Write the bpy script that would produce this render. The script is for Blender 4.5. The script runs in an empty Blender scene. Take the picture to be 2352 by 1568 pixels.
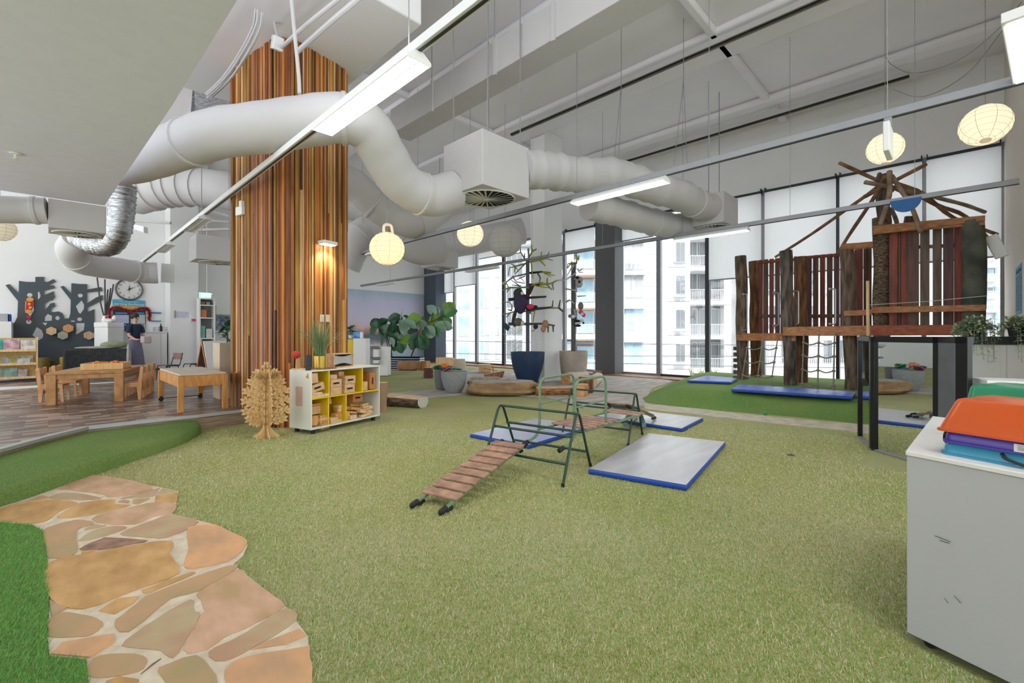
import bpy, bmesh, math, random
from mathutils import Vector, Matrix, noise
R = random.Random(7)
pi = math.pi
SC = bpy.context.scene
COL = SC.collection
# ---- viewpoint: eye height 1.3 m, room axes x (towards windows) and y (along the window wall)
FL, EH, HY = 1047.0, 1.3, 770.0
TH = math.radians(45.51)
SN, CS = math.sin(TH), math.cos(TH)
cam_d = bpy.data.cameras.new('camera'); cam = bpy.data.objects.new('camera', cam_d); COL.objects.link(cam)
cam.location = (0, 0, EH); cam.rotation_euler = (pi/2, 0, -TH)
cam_d.sensor_width = 36; cam_d.lens = FL/2352*36; cam_d.shift_y = -14/2352; cam_d.clip_end = 400; cam_d.clip_start = .05
SC.camera = cam
# ---- world, sun, exposure
w = bpy.data.worlds.new('world'); SC.world = w; w.use_nodes = True
bg = w.node_tree.nodes['Background']; bg.inputs[0].default_value = (.93, .97, 1, 1); bg.inputs[1].default_value = 1.45
sd = bpy.data.lights.new('sun', 'SUN'); sd.energy = 2.4; sd.angle = math.radians(20); so = bpy.data.objects.new('sun', sd); COL.objects.link(so)
so.rotation_euler = Vector((.62, .55, -.75)).to_track_quat('-Z', 'Y').to_euler()
SC.view_settings.view_transform = 'Standard'; SC.view_settings.look = 'None'; SC.view_settings.gamma = 1
SC.view_settings.use_curve_mapping = False; SC.view_settings.exposure = 0.95
try:
    SC.cycles.max_bounces = 10; SC.cycles.diffuse_bounces = 6; SC.cycles.glossy_bounces = 4; SC.cycles.transmission_bounces = 6; SC.cycles.transparent_max_bounces = 12
    SC.cycles.use_denoising = True
    SC.cycles.sample_clamp_indirect = 6
except Exception: pass
# ---- where a sight line meets a plane
def ray(px): k = (px-1176)/FL; return SN+CS*k, CS-SN*k
def W(px, py, d): a, b = ray(px); return Vector((a*d, b*d, EH-(py-HY)/FL*d))
def G(px, py, z=0.): return W(px, py, (EH-z)*FL/(py-HY))
def PX(px, py, x): return W(px, py, x/ray(px)[0])
def PY(px, py, y): return W(px, py, y/ray(px)[1])
def dof(p): return p[0]*SN+p[1]*CS
# ---- materials
def lin(h):
    h = h.lstrip('#'); c = [int(h[i:i+2], 16)/255 for i in (0, 2, 4)]
    return tuple(x/12.92 if x <= .04045 else ((x+.055)/1.055)**2.4 for x in c)+(1,)
MATS = {}
def M(name, hexc, rough=.6, metal=0, kind=None, hex2=None, scale=8., amt=.12, bump=0., emit=0, trans=0, alpha=1., spec=.5, stretch=(1, 1, 1)):
    if name in MATS: return MATS[name]
    m = bpy.data.materials.new(name); MATS[name] = m; m.use_nodes = True
    nt = m.node_tree; N = nt.nodes; L = nt.links; b = N['Principled BSDF']
    c = lin(hexc); m.diffuse_color = c
    b.inputs['Base Color'].default_value = c; b.inputs['Roughness'].default_value = rough; b.inputs['Metallic'].default_value = metal
    b.inputs['Specular IOR Level'].default_value = spec
    if emit: b.inputs['Emission Color'].default_value = c; b.inputs['Emission Strength'].default_value = emit
    if alpha < 1: b.inputs['Alpha'].default_value = alpha
    if kind != 'flat':
        tc = N.new('ShaderNodeTexCoord'); mp = N.new('ShaderNodeMapping'); L.new(tc.outputs['Object'], mp.inputs[0]); mp.inputs['Scale'].default_value = stretch
        t = N.new('ShaderNodeTexNoise'); t.inputs['Scale'].default_value = scale; t.inputs['Detail'].default_value = 5; L.new(mp.outputs[0], t.inputs['Vector'])
        r = N.new('ShaderNodeValToRGB'); L.new(t.outputs['Fac'], r.inputs[0])
        c2 = lin(hex2) if hex2 else tuple(x*(1-amt) for x in c[:3])+(1,)
        r.color_ramp.elements[0].position = .36; r.color_ramp.elements[1].position = .64
        r.color_ramp.elements[0].color = c2; r.color_ramp.elements[1].color = c
        L.new(r.outputs[0], b.inputs['Base Color'])
        if bump:
            bn = N.new('ShaderNodeBump'); bn.inputs['Strength'].default_value = bump; bn.inputs['Distance'].default_value = .01
            L.new(t.outputs['Fac'], bn.inputs['Height']); L.new(bn.outputs[0], b.inputs['Normal'])
    if trans:
        tr = N.new('ShaderNodeBsdfTranslucent'); tr.inputs[0].default_value = c; mx = N.new('ShaderNodeMixShader'); mx.inputs[0].default_value = trans
        out = N['Material Output']; L.new(b.outputs[0], mx.inputs[1]); L.new(tr.outputs[0], mx.inputs[2]); L.new(mx.outputs[0], out.inputs[0])
    return m
def wood(name, c, c2, rough=.55, scale=6., stretch=(6, 6, .5), bump=.15): return M(name, c, rough, hex2=c2, scale=scale, stretch=stretch, bump=bump)
# ---- mesh builder
class MB:
    def __init__(s): s.v = []; s.f = []; s.m = []; s.X = Matrix()
    def add(s, vs, fs, mi=0):
        o = len(s.v); s.v += [s.X @ Vector(v) for v in vs]; s.f += [tuple(i+o for i in f) for f in fs]; s.m += [mi]*len(fs); return s
    def box(s, x0, x1, y0, y1, z0, z1, mi=0):
        return s.add([(x, y, z) for z in (z0, z1) for y in (y0, y1) for x in (x0, x1)], [(0, 2, 3, 1), (4, 5, 7, 6), (0, 1, 5, 4), (2, 6, 7, 3), (0, 4, 6, 2), (1, 3, 7, 5)], mi)
    def cbox(s, c, sz, mi=0, rot=None):
        X = s.X; s.X = X @ Matrix.Translation(c)
        if rot is not None: s.X = s.X @ (rot.to_4x4() if isinstance(rot, Matrix) else Matrix.Rotation(rot, 4, 'Z'))
        a, b, e = [q/2 for q in sz]; s.box(-a, a, -b, b, -e, e, mi); s.X = X; return s
    def prism(s, pts, ext, mi=0):
        pts = [Vector(p) for p in pts]; n = len(pts); e = Vector(ext)
        return s.add(pts+[p+e for p in pts], [tuple(range(n))[::-1], tuple(range(n, 2*n))]+[(i, (i+1) % n, n+(i+1) % n, n+i) for i in range(n)], mi)
    def poly(s, pts, mi=0): return s.add(pts, [tuple(range(len(pts)))], mi)
    def tube(s, pts, r, n=8, mi=0, caps=True, closed=False, sq=None):
        pts = [Vector(p) for p in pts]; k = len(pts); rr = r if isinstance(r, (list, tuple)) else [r]*k
        T = []
        for i in range(k):
            a = pts[(i-1) % k] if (closed or i) else pts[0]; b = pts[(i+1) % k] if (closed or i < k-1) else pts[-1]
            t = b-a; T.append(t.normalized() if t.length > 1e-9 else Vector((0, 0, 1)))
        u = T[0].orthogonal().normalized() if abs(T[0].z) > .95 else T[0].cross(Vector((0, 0, 1))).normalized()
        vs = []
        for i in range(k):
            u = (u-T[i]*u.dot(T[i])); u = u.normalized() if u.length > 1e-6 else T[i].orthogonal().normalized(); q = T[i].cross(u)
            for j in range(n):
                a = 2*pi*(j+.5 if sq else j)/n; vs.append(pts[i]+(u*math.cos(a)+q*math.sin(a))*rr[i])
        fs = []
        for i in range(k if closed else k-1):
            for j in range(n):
                a, b = i*n+j, i*n+(j+1) % n; c, d = ((i+1) % k)*n+(j+1) % n, ((i+1) % k)*n+j; fs.append((a, b, c, d))
        if caps and not closed: fs += [tuple(range(n))[::-1], tuple(range((k-1)*n, k*n))]
        return s.add(vs, fs, mi)
    def lathe(s, c, prof, n=24, mi=0, sx=1, sy=1):
        c = Vector(c); vs = []; k = len(prof)
        for r, z in prof:
            for j in range(n): a = 2*pi*j/n; vs.append(c+Vector((r*math.cos(a)*sx, r*math.sin(a)*sy, z)))
        fs = [(i*n+j, i*n+(j+1) % n, (i+1)*n+(j+1) % n, (i+1)*n+j) for i in range(k-1) for j in range(n)]
        if prof[0][0] > 1e-4: fs.append(tuple(range(n))[::-1])
        if prof[-1][0] > 1e-4: fs.append(tuple(range((k-1)*n, k*n)))
        return s.add(vs, fs, mi)
    def ball(s, c, r, mi=0, n=12, rings=8, sc=(1, 1, 1)):
        X = s.X; s.X = X @ Matrix.Translation(c) @ Matrix.Diagonal((*sc, 1))
        s.lathe((0, 0, 0), [(max(r*math.sin(pi*i/rings), 1e-5), -r*math.cos(pi*i/rings)) for i in range(rings+1)], n, mi); s.X = X; return s
    def build(s, name, mats, parent=None, bev=0, smooth=True, angle=40, kind=None, label=None, seg=2):
        me = bpy.data.meshes.new(name)
        inv = parent['_inv'] if parent is not None and '_inv' in parent else None
        iv = Matrix([inv[i*4:i*4+4] for i in range(4)]) if inv is not None else Matrix()
        me.from_pydata([iv @ v for v in s.v], [], s.f); me.validate()
        if not isinstance(mats, (list, tuple)): mats = [mats]
        for m in mats: me.materials.append(m)
        if len(me.polygons) == len(s.m): me.polygons.foreach_set('material_index', s.m)
        bm = bmesh.new(); bm.from_mesh(me); bmesh.ops.remove_doubles(bm, verts=bm.verts, dist=1e-6); bmesh.ops.recalc_face_normals(bm, faces=bm.faces); bm.to_mesh(me); bm.free()
        if smooth: me.polygons.foreach_set('use_smooth', [True]*len(me.polygons)); me.set_sharp_from_angle(angle=math.radians(angle))
        o = bpy.data.objects.new(name, me); COL.objects.link(o)
        if parent is not None: o.parent = parent; o['_inv'] = [x for r in iv for x in r]
        if bev: b = o.modifiers.new('bevel', 'BEVEL'); b.width = bev; b.segments = seg; b.limit_method = 'ANGLE'; b.angle_limit = math.radians(35)
        if kind: o['kind'] = kind
        if label: o['label'] = label
        return o
def thing(name, label, cat, loc=(0, 0, 0), rz=0, group=None):
    o = bpy.data.objects.new(name, None); COL.objects.link(o); o.empty_display_size = .1
    o.location = loc; o.rotation_euler = (0, 0, rz); o['label'] = label; o['category'] = cat
    if group: o['group'] = group
    iv = (Matrix.Translation(loc) @ Matrix.Rotation(rz, 4, 'Z')).inverted(); o['_inv'] = [x for r in iv for x in r]
    return o
def tag(o, label, cat, group=None, kind=None):
    o['label'] = label; o['category'] = cat
    if group: o['group'] = group
    if kind: o['kind'] = kind
    return o
def copy_tree(o, loc=None, rz=None, label=None, parent=None, scale=None):
    c = o.copy(); COL.objects.link(c)
    if parent: c.parent = parent
    if loc is not None: c.location = loc
    if rz is not None: c.rotation_euler = (0, 0, rz)
    if scale: c.scale = scale
    if label: c['label'] = label
    for ch in list(o.children): copy_tree(ch, parent=c)
    return c
def cr(pts, n=6, closed=False):
    P = [Vector(p) for p in pts]; out = []; k = len(P)
    for i in range(k if closed else k-1):
        p0, p1, p2, p3 = P[(i-1) % k] if closed or i else P[0]*2-P[1], P[i], P[(i+1) % k], P[(i+2) % k] if closed or i < k-2 else P[-1]*2-P[-2]
        for j in range(n):
            t = j/n; out.append(.5*((2*p1)+(p2-p0)*t+(2*p0-5*p1+4*p2-p3)*t*t+(3*p1-p0-3*p2+p3)*t**3))
    if not closed: out.append(P[-1])
    return out
def bent(pts, rad=.12, n=5):
    P = [Vector(p) for p in pts]; out = [P[0]]
    for i in range(1, len(P)-1):
        a, b, c = P[i-1], P[i], P[i+1]; r = min(rad, (a-b).length*.45, (c-b).length*.45); p = b+(a-b).normalized()*r; q = b+(c-b).normalized()*r
        for j in range(n+1): t = j/n; out.append(p*(1-t)**2+b*2*t*(1-t)+q*t*t)
    return out+[P[-1]]
def text(s, name, mat, loc, rx, size, parent=None, align='CENTER', depth=.001):
    cu = bpy.data.curves.new(name, 'FONT'); cu.body = s; cu.size = size; cu.align_x = align; cu.align_y = 'CENTER'; cu.extrude = depth; cu.resolution_u = 2
    t = bpy.data.objects.new(name, cu); COL.objects.link(t); dg = bpy.context.evaluated_depsgraph_get(); dg.update()
    me = bpy.data.meshes.new_from_object(t.evaluated_get(dg)); me.materials.clear(); me.materials.append(mat); bpy.data.objects.remove(t); bpy.data.curves.remove(cu)
    Mx = Matrix.Translation(loc) @ rx.to_4x4()
    if parent is not None and '_inv' in parent: inv = parent['_inv']; Mx = Matrix([inv[i*4:i*4+4] for i in range(4)]) @ Mx
    me.transform(Mx); o = bpy.data.objects.new(name, me); COL.objects.link(o)
    if parent is not None: o.parent = parent
    return o
def facing(nx, ny):  # rotation so text's +Z looks along (nx,ny,0) and its +Y is up
    z = Vector((nx, ny, 0)).normalized(); y = Vector((0, 0, 1)); x = y.cross(z); return Matrix((x, y, z)).transposed()
def S(name, mb, mat, **k): return mb.build(name, mat, kind='structure', **k)
# ---- palette
WHITE = M('white_paint', '#e6e6e6', .7, amt=.03, scale=1.2)
CEIL = M('ceiling_paint', '#eeecf1', .8, amt=.05, scale=.8)
DUCT = M('painted_duct', '#c4c2c2', .6, amt=.05, scale=1.5, bump=.05)
LAM = M('white_laminate', '#e4e4e2', .35, amt=.02, scale=2)
DARKF = M('dark_frame', '#33363c', .45, 0.1, amt=.1)
GREYF = M('grey_aluminium', '#8f9195', .4, .3, amt=.06)
BLACK = M('black_powder_coat', '#101114', .35, amt=.1)
CHROME = M('chrome', '#c8cacc', .2, 1, kind='flat')
BLUEV = M('blue_vinyl', '#1448a8', .4, amt=.1, bump=.05)
PINE = wood('pale_pine', '#e6c79c', '#d4ae7c'); BIRCH = wood('birch_ply', '#dcb881', '#cfa468')
HONEY = wood('honey_wood', '#cf9450', '#a96c30'); REDW = wood('red_hardwood', '#8a3a22', '#5f2415', stretch=(3, 3, .3))
BARK = M('bark', '#7a6654', .9, hex2='#40352c', scale=5, bump=.6, stretch=(3, 3, .6))
BARKD = M('dark_bark', '#6e6056', .9, hex2='#352e29', scale=6, bump=.6, stretch=(3, 3, .5))
BARKR = M('brown_bark', '#8a6242', .85, hex2='#50321f', scale=5, bump=.5, stretch=(3, 3, .5))
TIMB = wood('orange_timber', '#b07a4c', '#8a5430', stretch=(1.5, 1.5, 6))
CEMENT = M('cement_pot', '#989c9e', .8, hex2='#8c9092', scale=14, bump=.04)
GREEN = M('green_leaf', '#3f7a35', .45, hex2='#2a5a2a', scale=9)
# ================= SETTING =================
def grassmat(name, c1, c2, c3, c4, sc=1.):
    m = bpy.data.materials.new(name); m.use_nodes = True; nt = m.node_tree; N = nt.nodes; L = nt.links; b = N['Principled BSDF']
    b.inputs['Roughness'].default_value = .85; b.inputs['Specular IOR Level'].default_value = .15
    tc = N.new('ShaderNodeTexCoord')
    def nz(s, d, stretch=(1, 1, 1), rot=0):
        mp = N.new('ShaderNodeMapping'); mp.inputs['Scale'].default_value = stretch; mp.inputs['Rotation'].default_value = (0, 0, rot); L.new(tc.outputs['Object'], mp.inputs[0])
        t = N.new('ShaderNodeTexNoise'); t.inputs['Scale'].default_value = s; t.inputs['Detail'].default_value = d; t.inputs['Roughness'].default_value = .65; L.new(mp.outputs[0], t.inputs['Vector']); return t
    def ramp(t, a, b2, p0=.35, p1=.65):
        r = N.new('ShaderNodeValToRGB'); r.color_ramp.elements[0].position = p0; r.color_ramp.elements[1].position = p1
        r.color_ramp.elements[0].color = lin(a) if isinstance(a, str) else (a, a, a, 1); r.color_ramp.elements[1].color = lin(b2) if isinstance(b2, str) else (b2, b2, b2, 1); L.new(t.outputs['Fac'], r.inputs[0]); return r
    big = nz(.45*sc, 3); mid = nz(70, 4, (1, .45, 1), .8); fine = nz(230, 3, (1, .4, 1), .5)
    r1 = ramp(big, c1, c2, .38, .62); r2 = ramp(mid, c3, c4, .3, .7)
    mx = N.new('ShaderNodeMix'); mx.data_type = 'RGBA'; mx.inputs[0].default_value = .45; L.new(r1.outputs[0], mx.inputs[6]); L.new(r2.outputs[0], mx.inputs[7])
    r3 = ramp(fine, .55, 1.3, .3, .72); m2 = N.new('ShaderNodeMix'); m2.data_type = 'RGBA'; m2.blend_type = 'MULTIPLY'; m2.inputs[0].default_value = .9
    L.new(mx.outputs[2], m2.inputs[6]); L.new(r3.outputs[0], m2.inputs[7]); L.new(m2.outputs[2], b.inputs['Base Color'])
    bn = N.new('ShaderNodeBump'); bn.inputs['Strength'].default_value = .6; bn.inputs['Distance'].default_value = .012; L.new(fine.outputs['Fac'], bn.inputs['Height'])
    b2 = N.new('ShaderNodeBump'); b2.inputs['Strength'].default_value = .6; b2.inputs['Distance'].default_value = .02; L.new(mid.outputs['Fac'], b2.inputs['Height']); L.new(bn.outputs[0], b2.inputs['Normal']); L.new(b2.outputs[0], b.inputs['Normal'])
    return m
GRASS = grassmat('artificial_turf', '#a3a562', '#bdba94', '#8c9a4c', '#c6c29e')
GRASS2 = grassmat('deep_green_turf', '#5f8a3e', '#869a58', '#4a6f30', '#8fa665')
mb = MB(); mb.box(-6, 13.75, -9, 19.2, -.2, 0); S('floor', mb, GRASS)
# vinyl deck (raised floor)
def checkmat():
    m = bpy.data.materials.new('vinyl_squares'); m.use_nodes = True; nt = m.node_tree; N = nt.nodes; L = nt.links; b = N['Principled BSDF']; b.inputs['Roughness'].default_value = .32
    tc = N.new('ShaderNodeTexCoord'); br = N.new('ShaderNodeTexBrick'); L.new(tc.outputs['Object'], br.inputs['Vector'])
    br.offset = .37; br.inputs['Scale'].default_value = 1; br.inputs['Brick Width'].default_value = .2; br.inputs['Row Height'].default_value = .11; br.inputs['Mortar Size'].default_value = 0; br.inputs['Bias'].default_value = 0
    br.inputs['Color1'].default_value = (0, 0, 0, 1); br.inputs['Color2'].default_value = (1, 1, 1, 1)
    r = N.new('ShaderNodeValToRGB'); L.new(br.outputs['Color'], r.inputs[0]); r.color_ramp.interpolation = 'LINEAR'
    r.color_ramp.elements[0].color = lin('#54433a'); r.color_ramp.elements[1].color = lin('#ad9786'); e = r.color_ramp.elements.new(.5); e.color = lin('#6e5a4c')
    L.new(r.outputs[0], b.inputs['Base Color']); return m
VINYL = checkmat()
GREYV = M('grey_vinyl', '#8b8b8e', .25, amt=.05, scale=3)
RISER = M('riser_planks', '#a08a72', .5, hex2='#6e5a4a', scale=4, stretch=(.7, .7, 22))
DZ = .2
edge = [G(-700, 1130, DZ), G(-160, 1072, DZ), G(0, 1031, DZ), G(100, 1004, DZ), G(200, 980, DZ), G(330, 966, DZ), G(455, 953, DZ), G(560, 941, DZ), G(640, 934, DZ)]
edge = [Vector((p.x, p.y, 0)) for p in edge]
back = [Vector((3.6, 8.4, 0)), Vector((4.1, 12, 0)), Vector((4.1, 18.7, 0)), Vector((-2.5, 18.7, 0)), Vector((-2.5, edge[0].y, 0))]
mb = MB(); pl = edge+back; mb.prism([p+Vector((0, 0, .001)) for p in pl], (0, 0, DZ-.001)); S('floor_deck', mb, VINYL, smooth=False)
mb = MB()
for i in range(len(edge)-1):
    a, b = edge[i], edge[i+1]; n = (b-a).cross(Vector((0, 0, 1))).normalized()*.015
    mb.prism([a, b, b+n, a+n], (0, 0, DZ-.03))
S('trim_1', mb, RISER, smooth=False)
mb = MB()
for i in range(len(edge)-1):
    a, b = edge[i], edge[i+1]; n = (b-a).cross(Vector((0, 0, 1))).normalized()
    z = Vector((0, 0, DZ-.03)); mb.prism([a+n*.03+z, b+n*.03+z, b-n*.05+z, a-n*.05+z], (0, 0, .036))
S('trim_2', mb, M('aluminium_nosing', '#b4b9ba', .4, .4, amt=.03), smooth=False)
# grass bank beside the deck
bo = [G(-700, 1500), G(-300, 1290), G(0, 1167), G(110, 1130), G(218, 1092), G(300, 1062), G(380, 1036), G(430, 1016), G(455, 1001), G(462, 996)]
mb = MB(); n = len(bo); top = []
for i, p in enumerate(bo):
    q = p.copy(); t = i/(n-1); ed = Vector((edge[-1].x-.3, edge[-1].y, 0)); q += (Vector((.1, 1, 0)))*.09; q.z = .125-.03*t*t; top.append(q)
low = [Vector((p.x, p.y, 0.001)) for p in bo]
def deckpt(i):
    x = top[i].x
    for a, b in zip(edge, edge[1:]):
        if min(a.x, b.x) <= x <= max(a.x, b.x): t = (x-a.x)/(b.x-a.x+1e-9); q = a.lerp(b, t); return Vector((q.x, q.y-.02, .14))
    return Vector((x, edge[0].y-.02, .14))
dk = [deckpt(i) for i in range(n)]
mid = [low[i].lerp(top[i], .5)+Vector((0, -.01, .035)) for i in range(n)]
rows = [low, mid, top, dk]; vs = [p for r in rows for p in r]
fs = [(j*n+i, j*n+i+1, (j+1)*n+i+1, (j+1)*n+i) for j in range(3) for i in range(n-1)]+[(n-1, 2*n-1, 3*n-1, 4*n-1)]
mb.add(vs, fs); S('floor_bank', mb, GRASS2, angle=80)
# mound with the play fort
MX0, MY1, MH = 8.05, 4.9, .26
def mh(x, y):
    fx = (x-MX0-.25*math.sin(y*1.1))/1.1; yy = MY1+max(0, (x-9))*.27; fy = (yy-y)/1.0
    f = min(fx, 1); g = min(fy, 1)
    if f <= 0 or g <= 0: return 0
    q = max(0, 1-math.hypot(1-f, 1-g)) if (f < 1 or g < 1) else 1
    return MH*(q*q*(3-2*q))
mb = MB(); nx, ny = 56, 64; vs = []
for j in range(ny+1):
    for i in range(nx+1):
        x = 8+(13.3-8)*i/nx; y = -.62+(6.6+.62)*j/ny; vs.append((x, y, mh(x, y)-.004))
mb.add(vs, [(j*(nx+1)+i, j*(nx+1)+i+1, (j+1)*(nx+1)+i+1, (j+1)*(nx+1)+i) for j in range(ny) for i in range(nx)]); S('floor_mound', mb, GRASS2, angle=80)
# paving
CONC = M('concrete_path', '#c6bfac', .85, hex2='#aca493', scale=6, bump=.15)
def flat(name, pts, z, mat, th=.02):
    mb = MB(); mb.prism([Vector((p[0], p[1], .001)) for p in pts], (0, 0, z)); return S(name, mb, mat, smooth=False)
flat('floor_concrete_strip', [G(1478, 920), G(1560, 934), G(1700, 950), G(1850, 965), G(1990, 976), G(2060, 984), G(2060, 1004), G(1960, 992), G(1800, 975), G(1650, 958), G(1480, 939)], .008, CONC)
SLATE = M('slate_paving', '#b9b3ac', .8, hex2='#9b948c', scale=2.2, bump=.4, stretch=(1, 2.5, 1))
flat('floor_patio', [G(1340, 938), G(1480, 934), G(1480, 920), G(1500, 892), G(1548, 876), G(1500, 869), G(1400, 864), G(1256, 858), G(1110, 851), G(1010, 849), G(1020, 870), G(1000, 895), G(880, 905), G(880, 916), G(985, 914), G(1080, 905), G(1250, 912)], .02, SLATE)
flat('floor_timber_strip', [(12.6, 5.6), (12.6, 18.6), (13.3, 18.6), (13.3, 5.6)], .035, wood('strip_timber', '#a8754c', '#7c4e30', stretch=(4, .5, 4)))
flat('floor_far_path', [G(880, 855), G(880, 843), G(1000, 842), G(1010, 852)], .012, CONC)
# ---- crazy paving path, traced stone by stone on the ground
def C(cx, cy): return G(cx*.3303, 1050+cy*.3303)
MORT = M('path_mortar', '#d9ccb8', .9, hex2='#c4b49e', scale=14, bump=.15)
outl = [(650,127),(1070,205),(1240,240),(1225,330),(1195,400),(1480,470),(1600,520),(1700,570),(1720,620),(1690,690),(1620,752),(1720,830),(1860,940),(1980,1040),(2060,1150),(2140,1250),(2170,1568),(2180,2300),(620,2300),(615,1568),(600,1420),(345,1395),(330,1250),(345,1000),(330,720),(300,515),(220,478),(0,458),(-500,430),(-500,460-120),(0,352),(200,290)]
mb = MB(); mb.prism([C(*p)+Vector((0, 0, .001)) for p in outl], (0, 0, .006), 0)
stones = [
 ([(650,130),(1060,208),(940,262),(760,285),(700,262),(470,232),(420,220)], 0),
 ([(290,275),(120,330),(-40,380),(60,355),(350,285)], 0),
 ([(345,290),(430,258),(560,262),(680,285),(690,300),(520,302)], 3),
 ([(-480,420),(-60,380),(110,330),(340,300),(540,322),(430,372),(380,410),(310,455),(200,468),(0,452)], 1),
 ([(400,420),(520,340),(640,312),(790,300),(800,330),(910,340),(720,390),(540,425),(430,432)], 1),
 ([(665,415),(900,355),(1080,320),(1225,330),(1190,398),(1060,420),(930,475),(680,465)], 0),
 ([(960,262),(1100,222),(1100,235),(1060,280),(940,290),(830,295)], 3), ([(1130,225),(1235,245),(1090,265)], 3), ([(1085,272),(1235,252),(1228,322),(1080,318)], 1),
 ([(925,300),(1040,292),(960,335),(925,330)], 0), ([(810,318),(860,300),(905,308),(890,328)], 3),
 ([(310,505),(520,445),(655,465),(560,500),(525,535),(525,680),(350,710),(330,640),(305,560)], 4),
 ([(580,515),(640,478),(740,485),(660,505)], 3),
 ([(555,575),(640,520),(760,490),(885,492),(800,535),(640,580),(560,590)], 3),
 ([(835,540),(1060,450),(1190,408),(1380,460),(1160,568),(1000,562)], 3),
 ([(550,650),(700,580),(760,568),(1020,590),(880,620),(720,650)], 5), ([(560,665),(680,655),(570,685)], 1),
 ([(1310,500),(1490,478),(1600,530),(1705,575),(1700,640),(1610,720),(1500,760),(1300,785),(1290,720),(1312,620)], 2),
 ([(345,745),(700,665),(1050,600),(1185,595),(1205,630),(1180,690),(1250,815),(900,950),(580,1065),(345,995)], 1),
 ([(990,935),(1010,925),(1320,812),(1340,828),(1040,950),(1000,950)], 1),
 ([(1040,970),(1340,850),(1600,765),(1640,790),(1380,940),(1180,1000),(890,1228),(800,1160),(860,1110),(980,1010)], 4),
 ([(1390,940),(1660,790),(1740,850),(1860,945),(1975,1045),(1790,1160),(1560,1270),(1440,1350),(1275,1355),(1400,1110),(1425,1080),(1390,1000)], 0),
 ([(690,1080),(820,990),(970,975),(930,1030),(790,1108)], 1),
 ([(350,1012),(480,1050),(420,1085),(365,1125)], 3), ([(340,1140),(430,1090),(600,1110),(700,1150),(700,1200),(600,1255),(350,1265),(335,1200)], 4),
 ([(870,1290),(1100,1130),(1330,1000),(1350,1080),(1390,1110),(1310,1260),(1200,1410),(1120,1360),(880,1330)], 3),
 ([(350,1390),(440,1300),(780,1248),(795,1300),(620,1410)], 2),
 ([(1450,1370),(1700,1240),(1980,1060),(2060,1150),(1790,1320),(1560,1430)], 3),
 ([(1740,1355),(1860,1290),(2080,1205),(2140,1250),(2000,1310)], 2),
 ([(1590,1470),(1720,1400),(2100,1340),(2150,1340),(2170,1568),(2175,1760),(1700,1800),(1560,1568)], 2),
 ([(620,1440),(760,1380),(1000,1395),(1010,1450),(960,1500),(650,1550)], 4),
 ([(980,1520),(1060,1450),(1120,1415),(1000,1510)], 5),
 ([(1110,1480),(1360,1395),(1500,1530),(1480,1700),(1250,1720),(1130,1540)], 4), ([(740,1568),(820,1545),(960,1560),(900,1700),(700,1720)], 1),
 ([(650,1750),(1300,1760),(1350,2200),(650,2200)], 1), ([(1400,1760),(2150,1850),(2170,2250),(1450,2250)], 0)]
SM = [M('stone_pink', '#cca48a', .8, hex2='#b0906a', scale=3.2, bump=.5, stretch=(2, 1, 1)), M('stone_gold', '#cda26c', .8, hex2='#a9824e', scale=3, bump=.5, stretch=(2, 1, 1)),
      M('stone_orange', '#d6a274', .8, hex2='#b89270', scale=3.4, bump=.5, stretch=(2, 1, 1)), M('stone_olive', '#b3a27e', .8, hex2='#b08a6e', scale=3.5, bump=.5),
      M('stone_mixed', '#bd9470', .8, hex2='#a39068', scale=3, bump=.3), M('stone_dark', '#a07a66', .85, hex2='#6e5a4a', scale=10, bump=.5)]
for pts, k in stones:
    P = [C(*p) for p in pts]; c = sum(P, Vector())/len(P)
    if len(P) > 5: P = cr(P, 3, True)
    P = [p+Vector((R.uniform(-1, 1), R.uniform(-1, 1), 0))*.004 for p in P]
    mb.prism([p+Vector((0, 0, .003)) for p in P], (0, 0, R.uniform(.0065, .0105)), k+1)
S('floor_stone_path', mb, [MORT]+SM, smooth=False)
# near-left darker turf patch
flat('floor_turf_patch', [C(*p) for p in [(0,462),(220,482),(296,520),(325,720),(340,1000),(326,1250),(338,1400),(596,1425),(612,1568),(618,2300),(-900,2300),(-900,470)]], .012, GRASS2)
# ---- walls
XW, YF, YR, ZC = 13.5, 18.7, -.64, 7.0
def yw(px, x=XW): a, b = ray(px); return x*b/a
mb = MB(); mb.box(XW, XW+.35, YR-.3, YF+.3, 5.2, ZC); mb.box(XW, XW+.35, YR-.3, YF+.3, -.2, 0.02); mb.box(XW, XW+.35, YR-.3, YR, 0, ZC); S('wall_window', mb, WHITE, smooth=False)
mb = MB(); mb.box(-2.7, XW+.3, YF, YF+.2, 0, ZC); S('wall_far', mb, WHITE, smooth=False)
WARM = M('warm_wall_paint', '#d8cfc2', .7, amt=.04, scale=1)
mb = MB(); mb.box(7.4, XW, YR-.25, YR, 0, ZC); S('wall_right', mb, WARM, smooth=False)
mb = MB(); mb.box(-9, XW+.35, -10, YF+.2, ZC, ZC+.3)  # unseen overhang past the floor added to keep the sun out
S('ceiling', mb, CEIL, smooth=False)
# ceiling beams running along the window wall and one across
for i, (x0, x1, z, y0, y1) in enumerate([(2.6, 3.7, 6.86, -9, YF), (5.9, 6.6, 6.84, -9, YF), (8.6, 9.6, 6.86, -9, YF), (11.9, 12.35, 6.84, -9, YF)]):
    mb = MB(); mb.box(x0, x1, y0, y1, z, ZC); S('ceiling_beam', mb, CEIL, bev=.06)
for (y0, y1) in ((3.2, 3.35), (9.2, 9.35)):
    mb = MB(); mb.box(3.7, 13.5, y0, y1, 6.86, ZC); S('ceiling_rib', mb, CEIL, bev=.03)
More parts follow.
